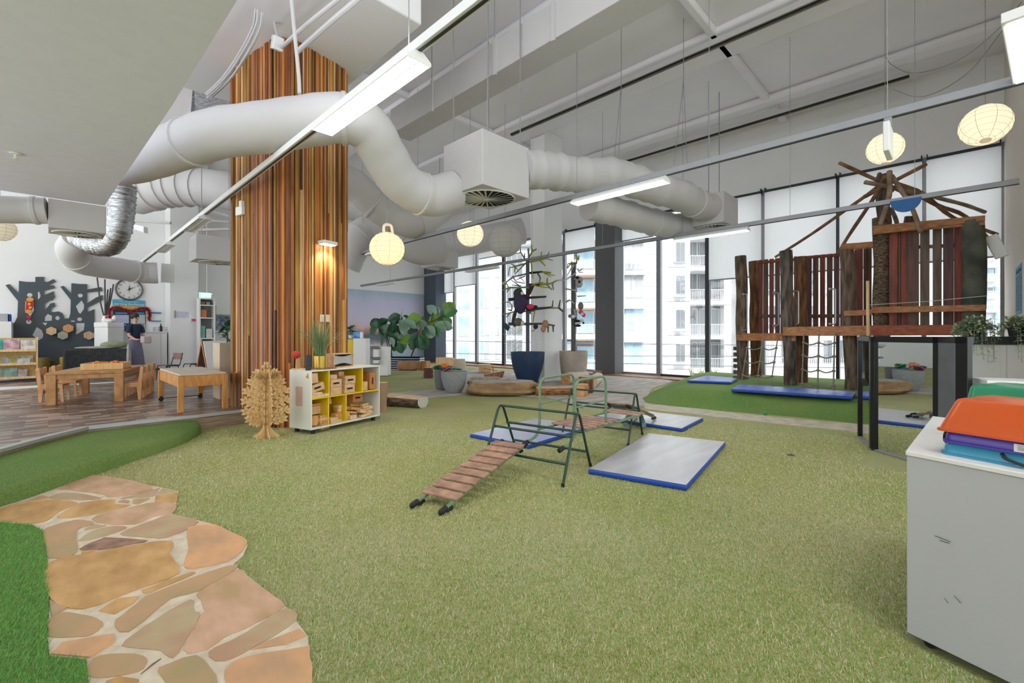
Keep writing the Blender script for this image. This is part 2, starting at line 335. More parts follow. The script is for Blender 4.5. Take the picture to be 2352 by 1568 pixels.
# plaster soffit on the left
SZ = 3.3; q = (SZ-EH)*FL
so_ = [W(545, 0, q/770), W(400, 235, q/535), W(240, 472, q/298), W(0, 437, q/333)]
so_ = [Vector((p.x, p.y, SZ)) for p in so_]
d0 = (so_[0]-so_[1]).normalized(); a = so_[0]+d0*7
mb = MB(); mb.prism([a, so_[0], so_[1], so_[2], so_[3], Vector((-3.2, so_[3].y+.3, SZ)), Vector((-3.2, a.y, SZ))], (0, 0, .035)); S('ceiling_soffit', mb, M('soffit_paint', '#e4e6f6', .7, amt=.03), smooth=False)
mb = MB(); mb.box(-3.8, -3.6, -3.6, 2.2, 0, 4.5); S('wall_added_shade', mb, WHITE, smooth=False)  # unseen partial wall added behind the viewpoint to shade the cabinet front
# wooden drop panel around the column's head is plaster
# window wall: frames, glass, blinds
GL = bpy.data.materials.new('window_glass'); GL.use_nodes = True; nt = GL.node_tree; N = nt.nodes; N.remove(N['Principled BSDF'])
tr = N.new('ShaderNodeBsdfTransparent'); tr.inputs[0].default_value = (.97, .98, .98, 1); gl = N.new('ShaderNodeBsdfGlossy'); gl.inputs['Roughness'].default_value = .02; mx = N.new('ShaderNodeMixShader'); mx.inputs[0].default_value = .05
nt.links.new(tr.outputs[0], mx.inputs[1]); nt.links.new(gl.outputs[0], mx.inputs[2]); nt.links.new(mx.outputs[0], N['Material Output'].inputs[0])
MULL = [(2306, .1, 0), (2122, .08, 1), (1924, .07, 2), (1752, .1, 1), (1624, .12, 2), (1512, .14, 1), (1295, .12, 1), (1155, .13, 2), (1093, .13, 1), (1042, .13, 1), (1003, .1, 1)]
ys = [yw(p) for p, _, _ in MULL]
for i in range(len(MULL)-1):
    y0, y1 = ys[i], ys[i+1]; win = MB(); nm = 'window_%d' % (i+1)
    wt = MULL[i][1]/2
    win.box(XW, XW+.12, y0-wt, y0+wt, .02, 5.2); win.box(XW, XW+.12, y0+wt, y1-MULL[i+1][1]/2, .02, .09); win.box(XW, XW+.12, y0+wt, y1-MULL[i+1][1]/2, 5.12, 5.2)
    o = S(nm, win, DARKF if MULL[i][2] == 2 else GREYF, smooth=False)
    g = MB(); g.box(XW+.05, XW+.06, y0+wt, y1-MULL[i+1][1]/2, .09, 5.12); go = g.build('pane', GL, o, smooth=False)
# dark piers
DP = M('dark_pier_paint', '#5b5b5e', .6, amt=.06)
mb = MB(); mb.box(12.95, XW, yw(1412, 12.95), yw(1367, 12.95), 0, 5.22); S('wall_dark_pier', mb, DP, smooth=False)
mb = MB(); mb.box(12.9, XW, PX(1001, 700, 12.9).y, YF, 0, 5.1); S('wall_corner_pier', mb, M('pier_blue_grey', '#4c5564', .6, amt=.05), smooth=False)
# white square column by the pots
mb = MB(); mb.box(9.63, 10.42, 8.2, 8.72, 0, ZC); S('wall_white_column', mb, WHITE, bev=.01)
# white column behind tables
cp = G(392, 852, .2); mb = MB(); mb.box(2.7, 3.46, 17.8, 18.69, .2, ZC); S('wall_left_column', mb, WHITE, bev=.01)
# mural on far wall
def muralmat():
    m = bpy.data.materials.new('mural_paint'); m.use_nodes = True; nt = m.node_tree; N = nt.nodes; L = nt.links; b = N['Principled BSDF']; b.inputs['Roughness'].default_value = .6
    tc = N.new('ShaderNodeTexCoord'); sp = N.new('ShaderNodeSeparateXYZ'); L.new(tc.outputs['Object'], sp.inputs[0])
    n = N.new('ShaderNodeTexNoise'); n.inputs['Scale'].default_value = 1.6; n.inputs['Detail'].default_value = 6; L.new(tc.outputs['Object'], n.inputs['Vector'])
    a = N.new('ShaderNodeMath'); a.operation = 'MULTIPLY_ADD'; L.new(n.outputs['Fac'], a.inputs[0]); a.inputs[1].default_value = .7; L.new(sp.outputs['Z'], a.inputs[2])
    d = N.new('ShaderNodeMath'); d.operation = 'DIVIDE'; L.new(a.outputs[0], d.inputs[0]); d.inputs[1].default_value = 4
    r = N.new('ShaderNodeValToRGB'); L.new(d.outputs[0], r.inputs[0]); cr_ = r.color_ramp
    st = [(0, '#8fa3b4'), (.2, '#9fb0c0'), (.3, '#b5a9b4'), (.36, '#5f7078'), (.42, '#4f6468'), (.455, '#c08a84'), (.5, '#d0b8bc'), (.6, '#c8c0d6'), (.8, '#bcbcd6'), (.92, '#9db4c4'), (1, '#8fa8c0')]
    cr_.elements[0].position = 0; cr_.elements[0].color = lin(st[0][1]); cr_.elements[1].position = 1; cr_.elements[1].color = lin(st[-1][1])
    for p, c in st[1:-1]: e = cr_.elements.new(p); e.color = lin(c)
    L.new(r.outputs[0], b.inputs['Base Color']); return m
mb = MB(); mb.box(8.2, 12.88, YF-.03, YF-.002, .02, 3.3); S('wall_mural', mb, muralmat(), smooth=False)
# roller blinds
BL = M('blind_fabric', '#f2f2f2', .8, kind='flat', trans=.7)
def blind(p0, p1, z0, z1, lab, x=13.36):
    y0, y1 = yw(p0, x), yw(p1, x); t = thing('roller_blind', lab, 'blind', (x, (y0+y1)/2, z1))
    a, b = min(y0, y1), max(y0, y1)
    mb = MB(); mb.box(x, x+.004, a, b, z0, z1); mb.build('blind_fabric', BL, t, smooth=False)
    mb = MB(); mb.box(x-.012, x+.014, a, b, z0-.035, z0); mb.build('bottom_bar', GREYF, t)
    mb = MB(); mb.tube([(x+.01, a, z1+.03), (x+.01, b, z1+.03)], .035, 10); mb.build('roller', DARKF, t)
    [MB().box(x-.02, XW+.01, q, q+.02, z1-.01, z1+.12).build('bracket', DARKF, t, smooth=False) for q in (a, b-.02)]
blind(2300, 2128, 2.9, 5.1, 'wide white roller blind nearest the beige wall at right, half lowered')
blind(2118, 1928, 2.9, 5.1, 'white roller blind behind the peak of the pole roof')
blind(1920, 1756, 2.9, 5.1, 'white roller blind above the slatted fort wall, left of the pole apex')
blind(1748, 1628, 2.9, 5.1, 'white half-lowered roller blind leftmost of the four behind the fort')
blind(1500, 1415, 4.45, 5.1, 'short white roller blind just right of the dark grey pier', x=13.4)
blind(1366, 1298, 4.4, 5.1, 'short white roller blind between the white column and the dark pier', x=13.4)
blind(1150, 1100, 4.7, 5.1, 'short white roller blind behind the unlit grey paper lantern', x=13.4)
blind(1092, 1045, 3.6, 5.1, 'pale roller blind lowered over the third window from the mural', x=13.4)
blind(1041, 1006, 3.35, 5.1, 'pale roller blind lowered over the window beside the mural corner', x=13.4)
# ================= SLATTED COLUMN =================
Fv = Vector((SN, CS, 0)); Rv = Vector((CS, -SN, 0))
C0 = W(652, 770, 6.35); C0.z = 0
Ld = (Rv*-.832+Fv*.555).normalized(); Rd = (Rv*.515+Fv*.857).normalized()
colp = [C0+Ld*1.5, C0+Ld*.16, C0+Rd*.16, C0+Rd*1.0, C0+Rd*1.12+Ld*.12, C0+Rd*1.12+Ld*1.4, C0+Rd*1.0+Ld*1.5]
t = thing('slatted_column', 'tall square column clad in brown and honey vertical timber slats', 'column', tuple(sum(colp, Vector())/7))
mb = MB(); cc = sum(colp, Vector())/7; mb.prism([cc+(p-cc)*.97 for p in colp], (0, 0, 5.5)); mb.build('core', M('column_core', '#3a2416', .8), t, smooth=False)
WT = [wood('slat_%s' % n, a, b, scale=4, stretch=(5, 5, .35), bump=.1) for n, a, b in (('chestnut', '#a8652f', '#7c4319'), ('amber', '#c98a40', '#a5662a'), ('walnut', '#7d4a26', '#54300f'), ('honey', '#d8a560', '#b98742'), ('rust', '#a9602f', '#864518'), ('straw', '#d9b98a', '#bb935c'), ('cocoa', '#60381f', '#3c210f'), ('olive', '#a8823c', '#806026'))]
mb = MB()
wl = [8, 3, 9, 2, 6, 1, 7, 3]
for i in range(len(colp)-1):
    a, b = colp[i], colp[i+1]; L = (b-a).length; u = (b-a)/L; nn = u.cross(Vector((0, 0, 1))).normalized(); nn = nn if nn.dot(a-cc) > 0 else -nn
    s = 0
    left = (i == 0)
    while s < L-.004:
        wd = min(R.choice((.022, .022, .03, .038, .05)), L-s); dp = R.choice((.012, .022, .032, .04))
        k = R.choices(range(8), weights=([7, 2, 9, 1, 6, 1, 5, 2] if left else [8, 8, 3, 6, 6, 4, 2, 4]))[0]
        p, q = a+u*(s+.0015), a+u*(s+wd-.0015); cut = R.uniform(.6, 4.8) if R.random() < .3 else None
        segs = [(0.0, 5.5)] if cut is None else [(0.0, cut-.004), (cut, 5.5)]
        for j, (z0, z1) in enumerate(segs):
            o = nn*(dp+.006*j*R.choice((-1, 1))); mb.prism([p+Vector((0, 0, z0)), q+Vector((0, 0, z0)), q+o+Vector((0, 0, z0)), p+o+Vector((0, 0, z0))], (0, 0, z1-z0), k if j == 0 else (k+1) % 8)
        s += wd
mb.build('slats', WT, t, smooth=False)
mb = MB(); mb.box(.2, 3.55, 5.2, 9.4, 5.5, ZC); S('ceiling_drop_panel', mb, WHITE, bev=.02)
# things fixed on the column
def onface(px, py, side):   # point on the left ('L') or right ('R') face of the column
    d = Ld if side == 'L' else Rd; a, b = ray(px); den = a*d.y-b*d.x; tt = (C0.x*d.y-C0.y*d.x)/den
    return W(px, py, tt)
nR = Rd.cross(Vector((0, 0, 1))).normalized(); nR = nR if nR.dot(-C0) > 0 else -nR
nL = Ld.cross(Vector((0, 0, 1))).normalized(); nL = nL if nL.dot(-C0) > 0 else -nL
def frame(d, n): return Matrix((d, n, Vector((0, 0, 1)))).transposed()
FR, FLm = frame(Rd, nR), frame(Ld, nL)
p = onface(741, 560, 'R')+nR*.12
t = thing('wall_light', 'small white wall light glowing on the right face of the slatted column', 'light', tuple(p))
MB().cbox(p, (.24, .16, .05), rot=FR).build('housing', LAM, t, bev=.008)
MB().cbox(p+Vector((0, 0, -.028)), (.2, .12, .006), rot=FR).build('diffuser', M('warm_lamp', '#fff2d8', emit=9, kind='flat'), t, label='glowing warm diffuser')
ld = bpy.data.lights.new('lamp_glow', 'SPOT'); ld.energy = 28; ld.color = (1, .9, .72); ld.spot_size = 2.2; ld.spot_blend = .8; ld.shadow_soft_size = .06
lo = bpy.data.objects.new('lamp_glow', ld); COL.objects.link(lo); lo.parent = t; lo.location = (0, 0, -.05)
p = onface(561, 482, 'L')+nL*.06
t = thing('emergency_light', 'white emergency light box high on the left face of the slatted column', 'light box', tuple(p))
MB().cbox(p+Vector((0, 0, -.03)), (.19, .05, .13), rot=FLm).build('battery_box', LAM, t, bev=.006); MB().cbox(p-Ld*.05+Vector((0, 0, .075)), (.08, .05, .08), rot=FLm).build('bracket', LAM, t, bev=.006)
for px, lb in ((735, 'pale double light switch on the column, left plate behind the grasses'), (748, 'pale light switch plate on the column, right plate behind the grasses')):
    p = onface(px, 731, 'R')+nR*.045; tag(MB().cbox(p, (.075, .012, .11), rot=FR).build('light_switch', M('switch_plate', '#d8d2bc', .4), bev=.003), lb, 'light switch')
p = W(637, 100, 5.9); t = thing('ceiling_speaker', 'small angled white box sensor at the very top of the slatted column', 'sensor', tuple(p))
MB().cbox(p, (.13, .1, .16), rot=Matrix.Rotation(.4, 3, 'X')).build('body', LAM, t, bev=.01); MB().tube([p, p+Vector((.05, .12, .12)), p+Vector((.05, .3, .5))], .018).build('bracket', DUCT, t)
# ================= DUCTWORK =================
def path(l): return [W(a, b, d) for a, b, d in l]
def duct(name, lab, l, r, mat=DUCT, rings=(), rib=0, n=20, sub=7, grp=None):
    P = cr(path(l), sub); k = len(P); rr = []
    for i in range(k): rr.append(r*(1+(.05*math.sin(i*2.3)+.03*math.sin(i*5.1) if rib else .012*math.sin(i*1.3))))
    t = thing(name, lab, 'duct', tuple(P[k//2]), 0, grp)
    MB().tube(P, rr, n).build('tube', mat, t, angle=60)
    for q in rings:
        i = min(int(q*(k-1)), k-2); a, b = P[i], P[i+1]; u = (b-a).normalized(); MB().tube([a-u*.03, a-u*.02, a+u*.02, a+u*.03], [r*1.0, r*1.07, r*1.07, r*1.0], n).build('collar', mat, t)
    return t, P
duct('air_duct', 'large round painted duct crossing the slatted column and bending down to the near diffuser', [(225, 380, 7.0), (280, 378, 6.6), (340, 362, 6.2), (420, 333, 5.85), (500, 307, 5.55), (600, 294, 5.4), (700, 280, 5.4), (780, 272, 5.45), (842, 292, 5.6), (885, 360, 5.9), (925, 420, 6.2), (985, 450, 6.5), (1042, 438, 6.75)], .285, rings=(.28, .6, .9))
duct('air_duct', 'wavy duct running right from the near diffuser box towards the fort', [(1195, 388, 7.0), (1260, 392, 7.4), (1330, 402, 7.8), (1410, 402, 8.2), (1490, 428, 8.6), (1560, 448, 9.0), (1605, 470, 9.5), (1650, 480, 9.9)], .29, rings=(.2, .82), rib=1)
duct('air_duct', 'pale lower duct below the twin tube light, sloping to the far diffuser', [(1352, 472, 8.6), (1420, 488, 9.0), (1500, 510, 9.6), (1570, 520, 10.2), (1620, 505, 10.8)], .27, rings=(.5,), rib=1)
duct('air_duct', 'duct bend emerging right of the slatted column behind the near elbow', [(770, 400, 9.3), (820, 430, 9.5), (860, 470, 9.7), (905, 500, 9.9), (960, 512, 10.), (1010, 480, 10.4)], .32, rings=(.4, .8))
duct('air_duct', 'farther round duct above the warm paper lantern, behind the others', [(790, 610, 12), (815, 560, 12), (850, 530, 12.2), (900, 540, 12.4), (960, 572, 12.6), (1010, 570, 13)], .42, rings=(.3, .7))
duct('air_duct', 'short stub of white duct entering the swirl diffuser box under the plaster soffit', [(-60, 480, 6.2), (40, 482, 6.5), (109, 484, 6.68)], .19, rings=(.8,))
FOIL = M('silver_foil', '#c8cacc', .22, .95, scale=30, bump=.9, hex2='#8a8c8e', stretch=(.4, .4, 3))
duct('foil_duct', 'crinkled silver foil duct hanging beside the soffit edge', [(283, 425, 10), (281, 470, 10), (272, 530, 10), (250, 562, 10.1), (215, 560, 10.2), (185, 545, 10.4)], .235, FOIL, rib=1, sub=16)
duct('air_duct', 'painted duct looping under the silver foil duct to a wall grille above the clock', [(180, 548, 10.8), (165, 575, 11), (185, 600, 11.4), (235, 612, 12), (290, 620, 12.6), (330, 626, 13), (362, 627, 13.2)], .3, rings=(.3, .75))
duct('air_duct', 'white duct high behind the left part of the slatted column', [(310, 450, 12.5), (380, 432, 12.4), (450, 430, 12.4), (530, 440, 12.4), (600, 460, 12.5)], .5, rings=(.15, .25, .35, .45, .55))
duct('air_duct', 'round white duct over the mural end of the room', [(800, 470, 15), (880, 500, 15), (960, 560, 15.2), (1040, 560, 15.4), (1130, 545, 15.6), (1200, 530, 15.8)], .45, rings=(.3, .6))
FINM = M('diffuser_fin', '#c9c9c2', .5, amt=.03); VOID = M('diffuser_void', '#15161a', .8)
def swirl(t, c, r):
    mb = MB(); mb.lathe((c.x, c.y, c.z-.006), [(r, -.004), (r, .003), (r*.96, .004)], 40); mb.build('diffuser_back', VOID, t)
    mb = MB(); mb.tube([(c.x+r*math.cos(a*pi/18), c.y+r*math.sin(a*pi/18), c.z-.012) for a in range(36)], .012, 6, closed=True); mb.lathe((c.x, c.y, c.z-.02), [(.05, -.006), (.05, .01)], 20)
    for i in range(24):
        a = 2*pi*i/24; X = Matrix.Translation(c+Vector((0, 0, -.018))) @ Matrix.Rotation(a, 4, 'Z') @ Matrix.Rotation(.5, 4, 'X'); mb.X = X; mb.box(.05, r, -.012, .012, -.002, .002); mb.X = Matrix()
    mb.build('swirl_vanes', FINM, t, smooth=False)
def dbox(lab, x0, x1, y0, y1, z0, z1, r, rods=(), top=6.75, off=(0, 0)):
    t = thing('diffuser_box', lab, 'air diffuser', ((x0+x1)/2, (y0+y1)/2, z0)); MB().box(x0, x1, y0, y1, z0, z1).build('plenum_box', DUCT, t, bev=.008)
    swirl(t, Vector(((x0+x1)/2+off[0], (y0+y1)/2+off[1], z0)), r)
    for x, y in rods: MB().tube([(x, y, z1), (x, y, top)], .009, 6).build('hanging_rod', GREYF, t)
    return t
dbox('large cream diffuser box with swirl grille hanging in the middle of the ceiling', 4.14, 5.08, 4.63, 5.5, 3.36, 4.12, .42, ((4.25, 5.4), (4.3, 4.7), (4.98, 4.72), (4.95, 5.4)))
dbox('diffuser box with swirl grille tucked under the edge of the plaster soffit', -.0, .63, 9.42, 10.02, 2.87, 3.29, .27)
q = W(1640, 520, 10.0); dbox('diffuser box with round grille at the far end of the wavy duct', q.x-.4, q.x+.45, q.y-.35, q.y+.4, q.z-.02, q.z+.62, .36, ((q.x-.3, q.y), (q.x+.3, q.y)))
q = W(495, 600, 11.6); dbox('white diffuser box left of the slatted column, near the white pillar', q.x-.45, q.x+.5, q.y-.2, q.y+.6, q.z, q.z+.6, .34, ((q.x-.3, q.y), (q.x+.3, q.y)))
q = W(1010, 616, 14.0); t = dbox('small far diffuser box above the fiddle leaf figs', q.x-.4, q.x+.4, q.y-.4, q.y+.4, q.z, q.z+.5, .35, ((q.x, q.y),))
q = W(370, 627, 13.6); tag(MB().box(q.x-.02, q.x+.3, q.y-.15, q.y+.2, q.z-.26, q.z+.28).build('duct_terminal', LAM, bev=.01), 'white square terminal box at the end of the looping duct above the clock', 'duct box')
t = thing('rectangular_duct', 'long flat rectangular duct hung below the ceiling with brackets', 'duct', (5.1, 2.5, 5.5)); MB().box(5.02, 5.5, -5, 8.5, 5.5, 6.02).build('trunk', DUCT, t, bev=.01)
for y in (.9, 2.6, 4.1, 5.3, 7.0): MB().box(4.99, 5.02, y-.03, y+.03, 5.46, 6.05).build('hanger', DUCT, t); MB().tube([(5.0, y, 6.0), (5.0, y, 6.99)], .008, 5).build('hanger_rod', GREYF, t)
for i, (x, y0, y1, lab) in enumerate([(8.62, 1.0-5, 8.5, 'long dark edged ceiling track running over the middle of the room'), (12.4, .74, 7.4, 'dark edged ceiling track closest to the window wall')]):
    t = thing('ceiling_track', lab, 'ceiling track', (x, (y0+y1)/2, 6.6)); MB().box(x-.06, x+.06, y0, y1, 6.64, 6.74).build('channel', DUCT, t, smooth=False); MB().box(x-.025, x+.0, y0, y1, 6.6, 6.645).build('slot', BLACK, t, smooth=False); MB().box(x+.02, x+.05, y0, y1, 6.6, 6.645).build('slot', M('brass_strip', '#8f875e', .5), t, smooth=False)
# services seen high on the left
def pipe(name, lab, l, r, mat=DUCT, cat='pipe', w=True): return tag(MB().tube(bent(path(l) if w else l, .2), r, 8).build(name, mat), lab, cat)
pipe('conduit_pipe', 'thin white pipe bending down above the white pillar', [(292, 470, 13), (370, 485, 13), (368, 450, 13), (395, 425, 13)], .035)
pipe('conduit_pipe', 'straight white pipe crossing just under the bent pipe left of the pillar', [(292, 478, 12.8), (330, 483, 12.8)], .05)
pipe('conduit_pipe', 'white conduit descending to the top right edge of the slatted column', [(668, -20, 5.2), (676, 70, 5.3), (687, 180, 5.3), (688, 215, 5.25)], .022)
pipe('conduit_pipe', 'slim pale pipe rising from the column head to the upper right', [(648, 108, 5.9), (700, 60, 5.4), (800, -20, 5.0)], .025)
pipe('conduit_pipe', 'second pale pipe rising from the column head, parallel above the first', [(684, 118, 5.7), (760, 50, 5.2), (850, -25, 4.8)], .03)
t = thing('cable_bundle', 'bundle of white cables strapped along the ceiling left of the column head', 'cables', tuple(W(560, 90, 6)))
P = cr(path([(596, -10, 5.6), (590, 30, 5.7), (560, 90, 5.9), (520, 150, 6.2), (480, 190, 6.6)]), 5); P = [p-Vector((0, 0, .2)) for p in P]
for k in range(7): MB().tube([p+Vector((math.cos(k)*.045, math.sin(k)*.045, .02*math.cos(k*2.))) for p in P], .012, 5).build('cable', DUCT, t)
t = thing('insulation_sheet', 'shiny ribbed foil insulation panel left of the column head', 'insulation panel', tuple(W(480, 230, 8.6)))
a, b, c, d = W(437, 275, 8.4), W(445, 185, 8.6), W(530, 205, 8.8), W(530, 268, 8.6); mb = MB()
for i in range(6):
    u0, u1 = i/6, (i+.75)/6; mb.prism([a.lerp(d, u0), a.lerp(d, u1), b.lerp(c, u1), b.lerp(c, u0)], (0, .04, .03))
mb.build('ribs', FOIL, t); MB().prism([a, d, c, b], (0, .02, .05)).build('backing', FOIL, t)
for i, (px, z, d, lab) in enumerate([(420, 520, 15, 'horizontal white strut crossing right of the pillar, behind the rail')]): pass
for i, l in enumerate([[(292, 505, 14), (392, 512, 14)], [(455, 505, 14), (530, 510, 14)], [(455, 528, 14), (530, 526, 14)], [(470, 480, 13), (540, 500, 13)]]):
    a, b = path(l); tag(MB().tube([a, b], .05, 4, sq=1).build('ceiling_strut', DUCT, smooth=False), ['white strut between the foil duct and the pillar', 'upper white strut seen between pillar and slatted column', 'lower white strut seen between pillar and slatted column', 'sloping white strut meeting the left edge of the slatted column'][i], 'strut')
tag(MB().prism([W(290, 510, 12), W(330, 520, 12), W(330, 534, 12), W(290, 520, 12)], (.1, .1, 0)).build('batten_light', M('white_lamp_body', '#f0f0ee', .4), smooth=False), 'slanted white batten light behind the silver foil duct', 'light')
# ================= RAILS AND LIGHTS =================
TUBE = M('fluorescent_tube', '#fff8ea', emit=3, kind='flat'); TUBEW = M('fluorescent_white', '#ffffff', emit=3, kind='flat')
RX = (1.93, 5.7, 9.45); RZ = 3.4
for x, y0, lab, z in ((RX[0], -1.5, 'suspended white lighting rail nearest the left, passing in front of the slatted column', RZ+.01), (RX[1], -1.5, 'suspended grey lighting rail crossing the middle of the room', RZ), (RX[2], -1.5, 'suspended grey lighting rail farthest right, passing in front of the windows', RZ)):
    t = thing('lighting_rail', lab, 'lighting rail', (x, 5, z)); MB().box(x-.035, x+.035, max(y0, YR+.05), 18.4, z, z+.075).build('channel', GREYF if x > 3 else LAM, t, bev=.004)
    MB().box(x-.012, x+.012, max(y0, YR+.05), 18.4, z-.006, z+.001).build('slot', DARKF, t, smooth=False)
    for y in ([.5, 2.2, 4.2, 6.2, 8.5, 11, 13.5, 16] if x > 3 else [1.5, 3.0]):
        MB().tube([(x, y, z+.07), (x, y, 6.72)], .004, 4).build('suspension_wire', GREYF, t)
def luminaire(x, y0, L, lab, z=RZ, mat=TUBE, on=True):
    t = thing('louvre_light', lab, 'ceiling light', (x, y0+L/2, z))
    h = z-.004; mb = MB(); prof = [(-.035, 0), (-.1, -.045), (-.1, -.06), (.1, -.06), (.1, -.045), (.035, 0)]
    mb = MB(); mb.prism([(x+a, y0, h+b) for a, b in [(-.035, 0), (-.105, -.05), (-.105, -.075), (-.098, -.075), (-.098, -.052), (-.033, -.008), (.033, -.008), (.098, -.052), (.098, -.075), (.105, -.075), (.105, -.05), (.035, 0)]], (0, L, 0)); mb.build('housing', M('lamp_white', '#ececea', .4, amt=.02), t, smooth=False)
    for yy in (y0-.004, y0+L): MB().prism([(x+a, yy, h+b) for a, b in [(-.035, 0), (-.105, -.05), (-.105, -.077), (.105, -.077), (.105, -.05), (.035, 0)]], (0, .006, 0)).build('end_cap', M('lamp_white', '#ececea'), t, smooth=False)
    for dx in (-.05, .05): MB().tube([(x+dx, y0+.02, h-.05), (x+dx, y0+L-.02, h-.05)], .014, 10).build('tube', mat if on else M('unlit_tube', '#d8d8d4', .4), t)
    mb = MB(); mb.box(x-.004, x+.004, y0, y0+L, h-.072, h-.05)
    n = 14
    for i in range(n): y = y0+L*(i+.5)/n; mb.box(x-.097, x+.097, y-.002, y+.002, h-.073, h-.05)
    mb.build('louvre', M('lamp_white', '#ececea'), t, smooth=False)
    if on:
        for up, e in ((0, 26), (pi, 9 if x < 3 else 0)):  # upward lamp added to brighten the ceiling; downward one is the tubes' light
            ld = bpy.data.lights.new('lamp_glow', 'AREA'); ld.shape = 'RECTANGLE'; ld.size = .16; ld.size_y = L; ld.energy = e; lo = bpy.data.objects.new('lamp_glow', ld); COL.objects.link(lo); lo.parent = t; lo.location = (0, 0, .1 if up else -.045); lo.rotation_euler = (up, 0, 0)
    return t
luminaire(RX[0], 2.86, 1.7, 'bright louvred strip light on the left rail, in front of the slatted column top', RZ+.01, TUBEW)
luminaire(RX[1], 2.75, 1.5, 'lit twin tube strip light on the middle rail beside the wavy duct', RZ, TUBE)
luminaire(RX[2], 2.9, 1.45, 'lit strip light on the far rail, left of the fort', RZ, TUBEW)
luminaire(RX[0], 9.4, 1.4, 'unlit strip light on the left rail, in front of the white pillar', RZ+.01, on=False)
luminaire(RX[0], 12.6, 1.4, 'unlit strip light on the left rail, beside the looping duct', RZ+.01, on=False)
luminaire(RX[2], 9.9, 1.4, 'unlit strip light on the far rail, left of the tall branch sculpture', RZ, on=False)
luminaire(RX[2], 15.6, 1.4, 'unlit strip light on the far rail over the mural', RZ, on=False)
luminaire(RX[1], 9.3, 1.4, 'unlit strip light on the middle rail, right beside the slatted column', RZ, on=False)
for x in RX:  # out-of-view strip light added on the left rail to brighten the room
    for y in (-1.3,) if x > 3 else (-1.3, .8)[:1]: luminaire(x, YR+.1 if x > 3 else -1.4, 1.4, {RX[0]: 'added unseen strip light on the left rail behind the viewpoint', RX[1]: 'lit strip light on the middle rail above the right hand cabinet', RX[2]: 'lit strip light on the far rail over the fort tower'}[x], RZ, TUBEW) if x == RX[0] else None
q = W(2350, 112, 3.4); t = thing('batten_light', 'bright strip light cut off at the top right corner', 'ceiling light', tuple(q))
MB().cbox(q, (1.2, .16, .07), rot=-.1).build('housing', LAM, t, bev=.005); MB().cbox(q+Vector((0, 0, -.04)), (1.1, .12, .01), rot=-.1).build('tube', TUBEW, t, smooth=False)
# blue half disc hanging on the far rail
q = PX(2080, 466, RX[2]-.06); t = thing('hanging_disc', 'blue half disc hanging on the far lighting rail in front of the fort roof', 'decoration', tuple(q)); mb = MB(); rr = .19
mb.prism([(q.x, q.y+rr*math.cos(a), RZ+.03-.2*math.sin(a)) for a in [pi*i/16 for i in range(17)]], (.02, 0, 0)); mb.build('half_disc', M('disc_blue', '#1d5f9f', .6), t, smooth=False)
# exit style fitting hanging from the middle rail
q = PX(2040, 300, RX[1]); t = thing('exit_sign_box', 'thin white hanging sign box seen edge on in front of a paper lantern', 'sign', (q.x, q.y, RZ-.35)); MB().box(q.x-.17, q.x+.17, q.y-.025, q.y+.025, RZ-.36, RZ-.08).build('panel', LAM, t, bev=.008); MB().box(q.x-.03, q.x+.03, q.y-.03, q.y+.03, RZ-.08, RZ).build('mount', GREYF, t)
# ================= PAPER LANTERNS =================
PAPER = M('lantern_paper', '#f6f0e2', .8, kind='flat', trans=.75); PAPERG = M('lantern_paper_grey', '#d9d9d7', .8, kind='flat', trans=.3)
BULB = M('lantern_bulb', '#ffd9a0', emit=14, kind='flat'); BULBW = M('lantern_bulb_white', '#fff2dc', emit=14, kind='flat')
def lantern(px, py, d, r, lab, bulb=BULB, paper=PAPER, tilt=0, handle=False, top=None):
    c = W(px, py, d); t = thing('paper_lantern', lab, 'paper lantern', tuple(c)); mb = MB(); mb.X = Matrix.Translation(c) @ Matrix.Rotation(tilt, 4, 'Y')
    n = 44; prof = []
    for i in range(n+1):
        a = .22+(pi-.44)*i/n; q = r*(1+.008*math.sin(i*pi)) * (1.012 if i % 4 == 0 else .996); prof.append((q*math.sin(a), -q*math.cos(a)*.95))
    X = mb.X; vs = []; k = 28
    for a, z in prof:
        for j in range(k): b = 2*pi*j/k; vs.append((a*math.cos(b), a*math.sin(b), z))
    mb.add(vs, [(i*k+j, i*k+(j+1) % k, (i+1)*k+(j+1) % k, (i+1)*k+j) for i in range(n) for j in range(k)]); mb.build('shade', paper, t, angle=80)
    mb = MB(); mb.X = X
    for i in range(9):
        u = .35+(pi-.7)*i/8; mb.tube([(r*1.012*math.sin(u)*math.cos(2*pi*j/28), r*1.012*math.sin(u)*math.sin(2*pi*j/28), -r*.962*math.cos(u)) for j in range(28)], .0016, 4, closed=True)
    for i in range(8):
        b = pi*i/4+.4; mb.tube([(r*1.006*math.sin(u)*math.cos(b), r*1.006*math.sin(u)*math.sin(b), -r*.957*math.cos(u)) for u in [.24+(pi-.48)*j/12 for j in range(13)]], .0022, 4)
    mb.build('wire_ribs', M('lantern_wire', '#b8a890', .6), t)
    if bulb: MB().ball(c+Vector((0, 0, r*.0)), .05, n=12).build('bulb', bulb, t, label='glowing bulb inside the lantern')
    if handle: MB().tube(cr([c+Vector((-.05, 0, r*.9)), c+Vector((-.04, 0, r*1.35)), c+Vector((.06, 0, r*1.4)), c+Vector((.09, 0, r*.9))], 5), .02, 8).build('handle', M('lantern_hook', '#f0e0cc', .6), t)
    MB().tube([c+Vector((0, 0, r*.9)), (c.x, c.y, top or 6.99)], .004, 5).build('cord', GREYF, t)
    return t
lantern(889, 571, 6.3, .235, 'warm glowing round paper lantern closest to the slatted column', handle=True, top=3.4)
lantern(1080, 537, 9.2, .265, 'glowing paper lantern right behind the middle lighting rail', BULBW)
lantern(1160, 552, 11.2, .42, 'large unlit grey paper lantern above the branch sculpture', None, PAPERG)
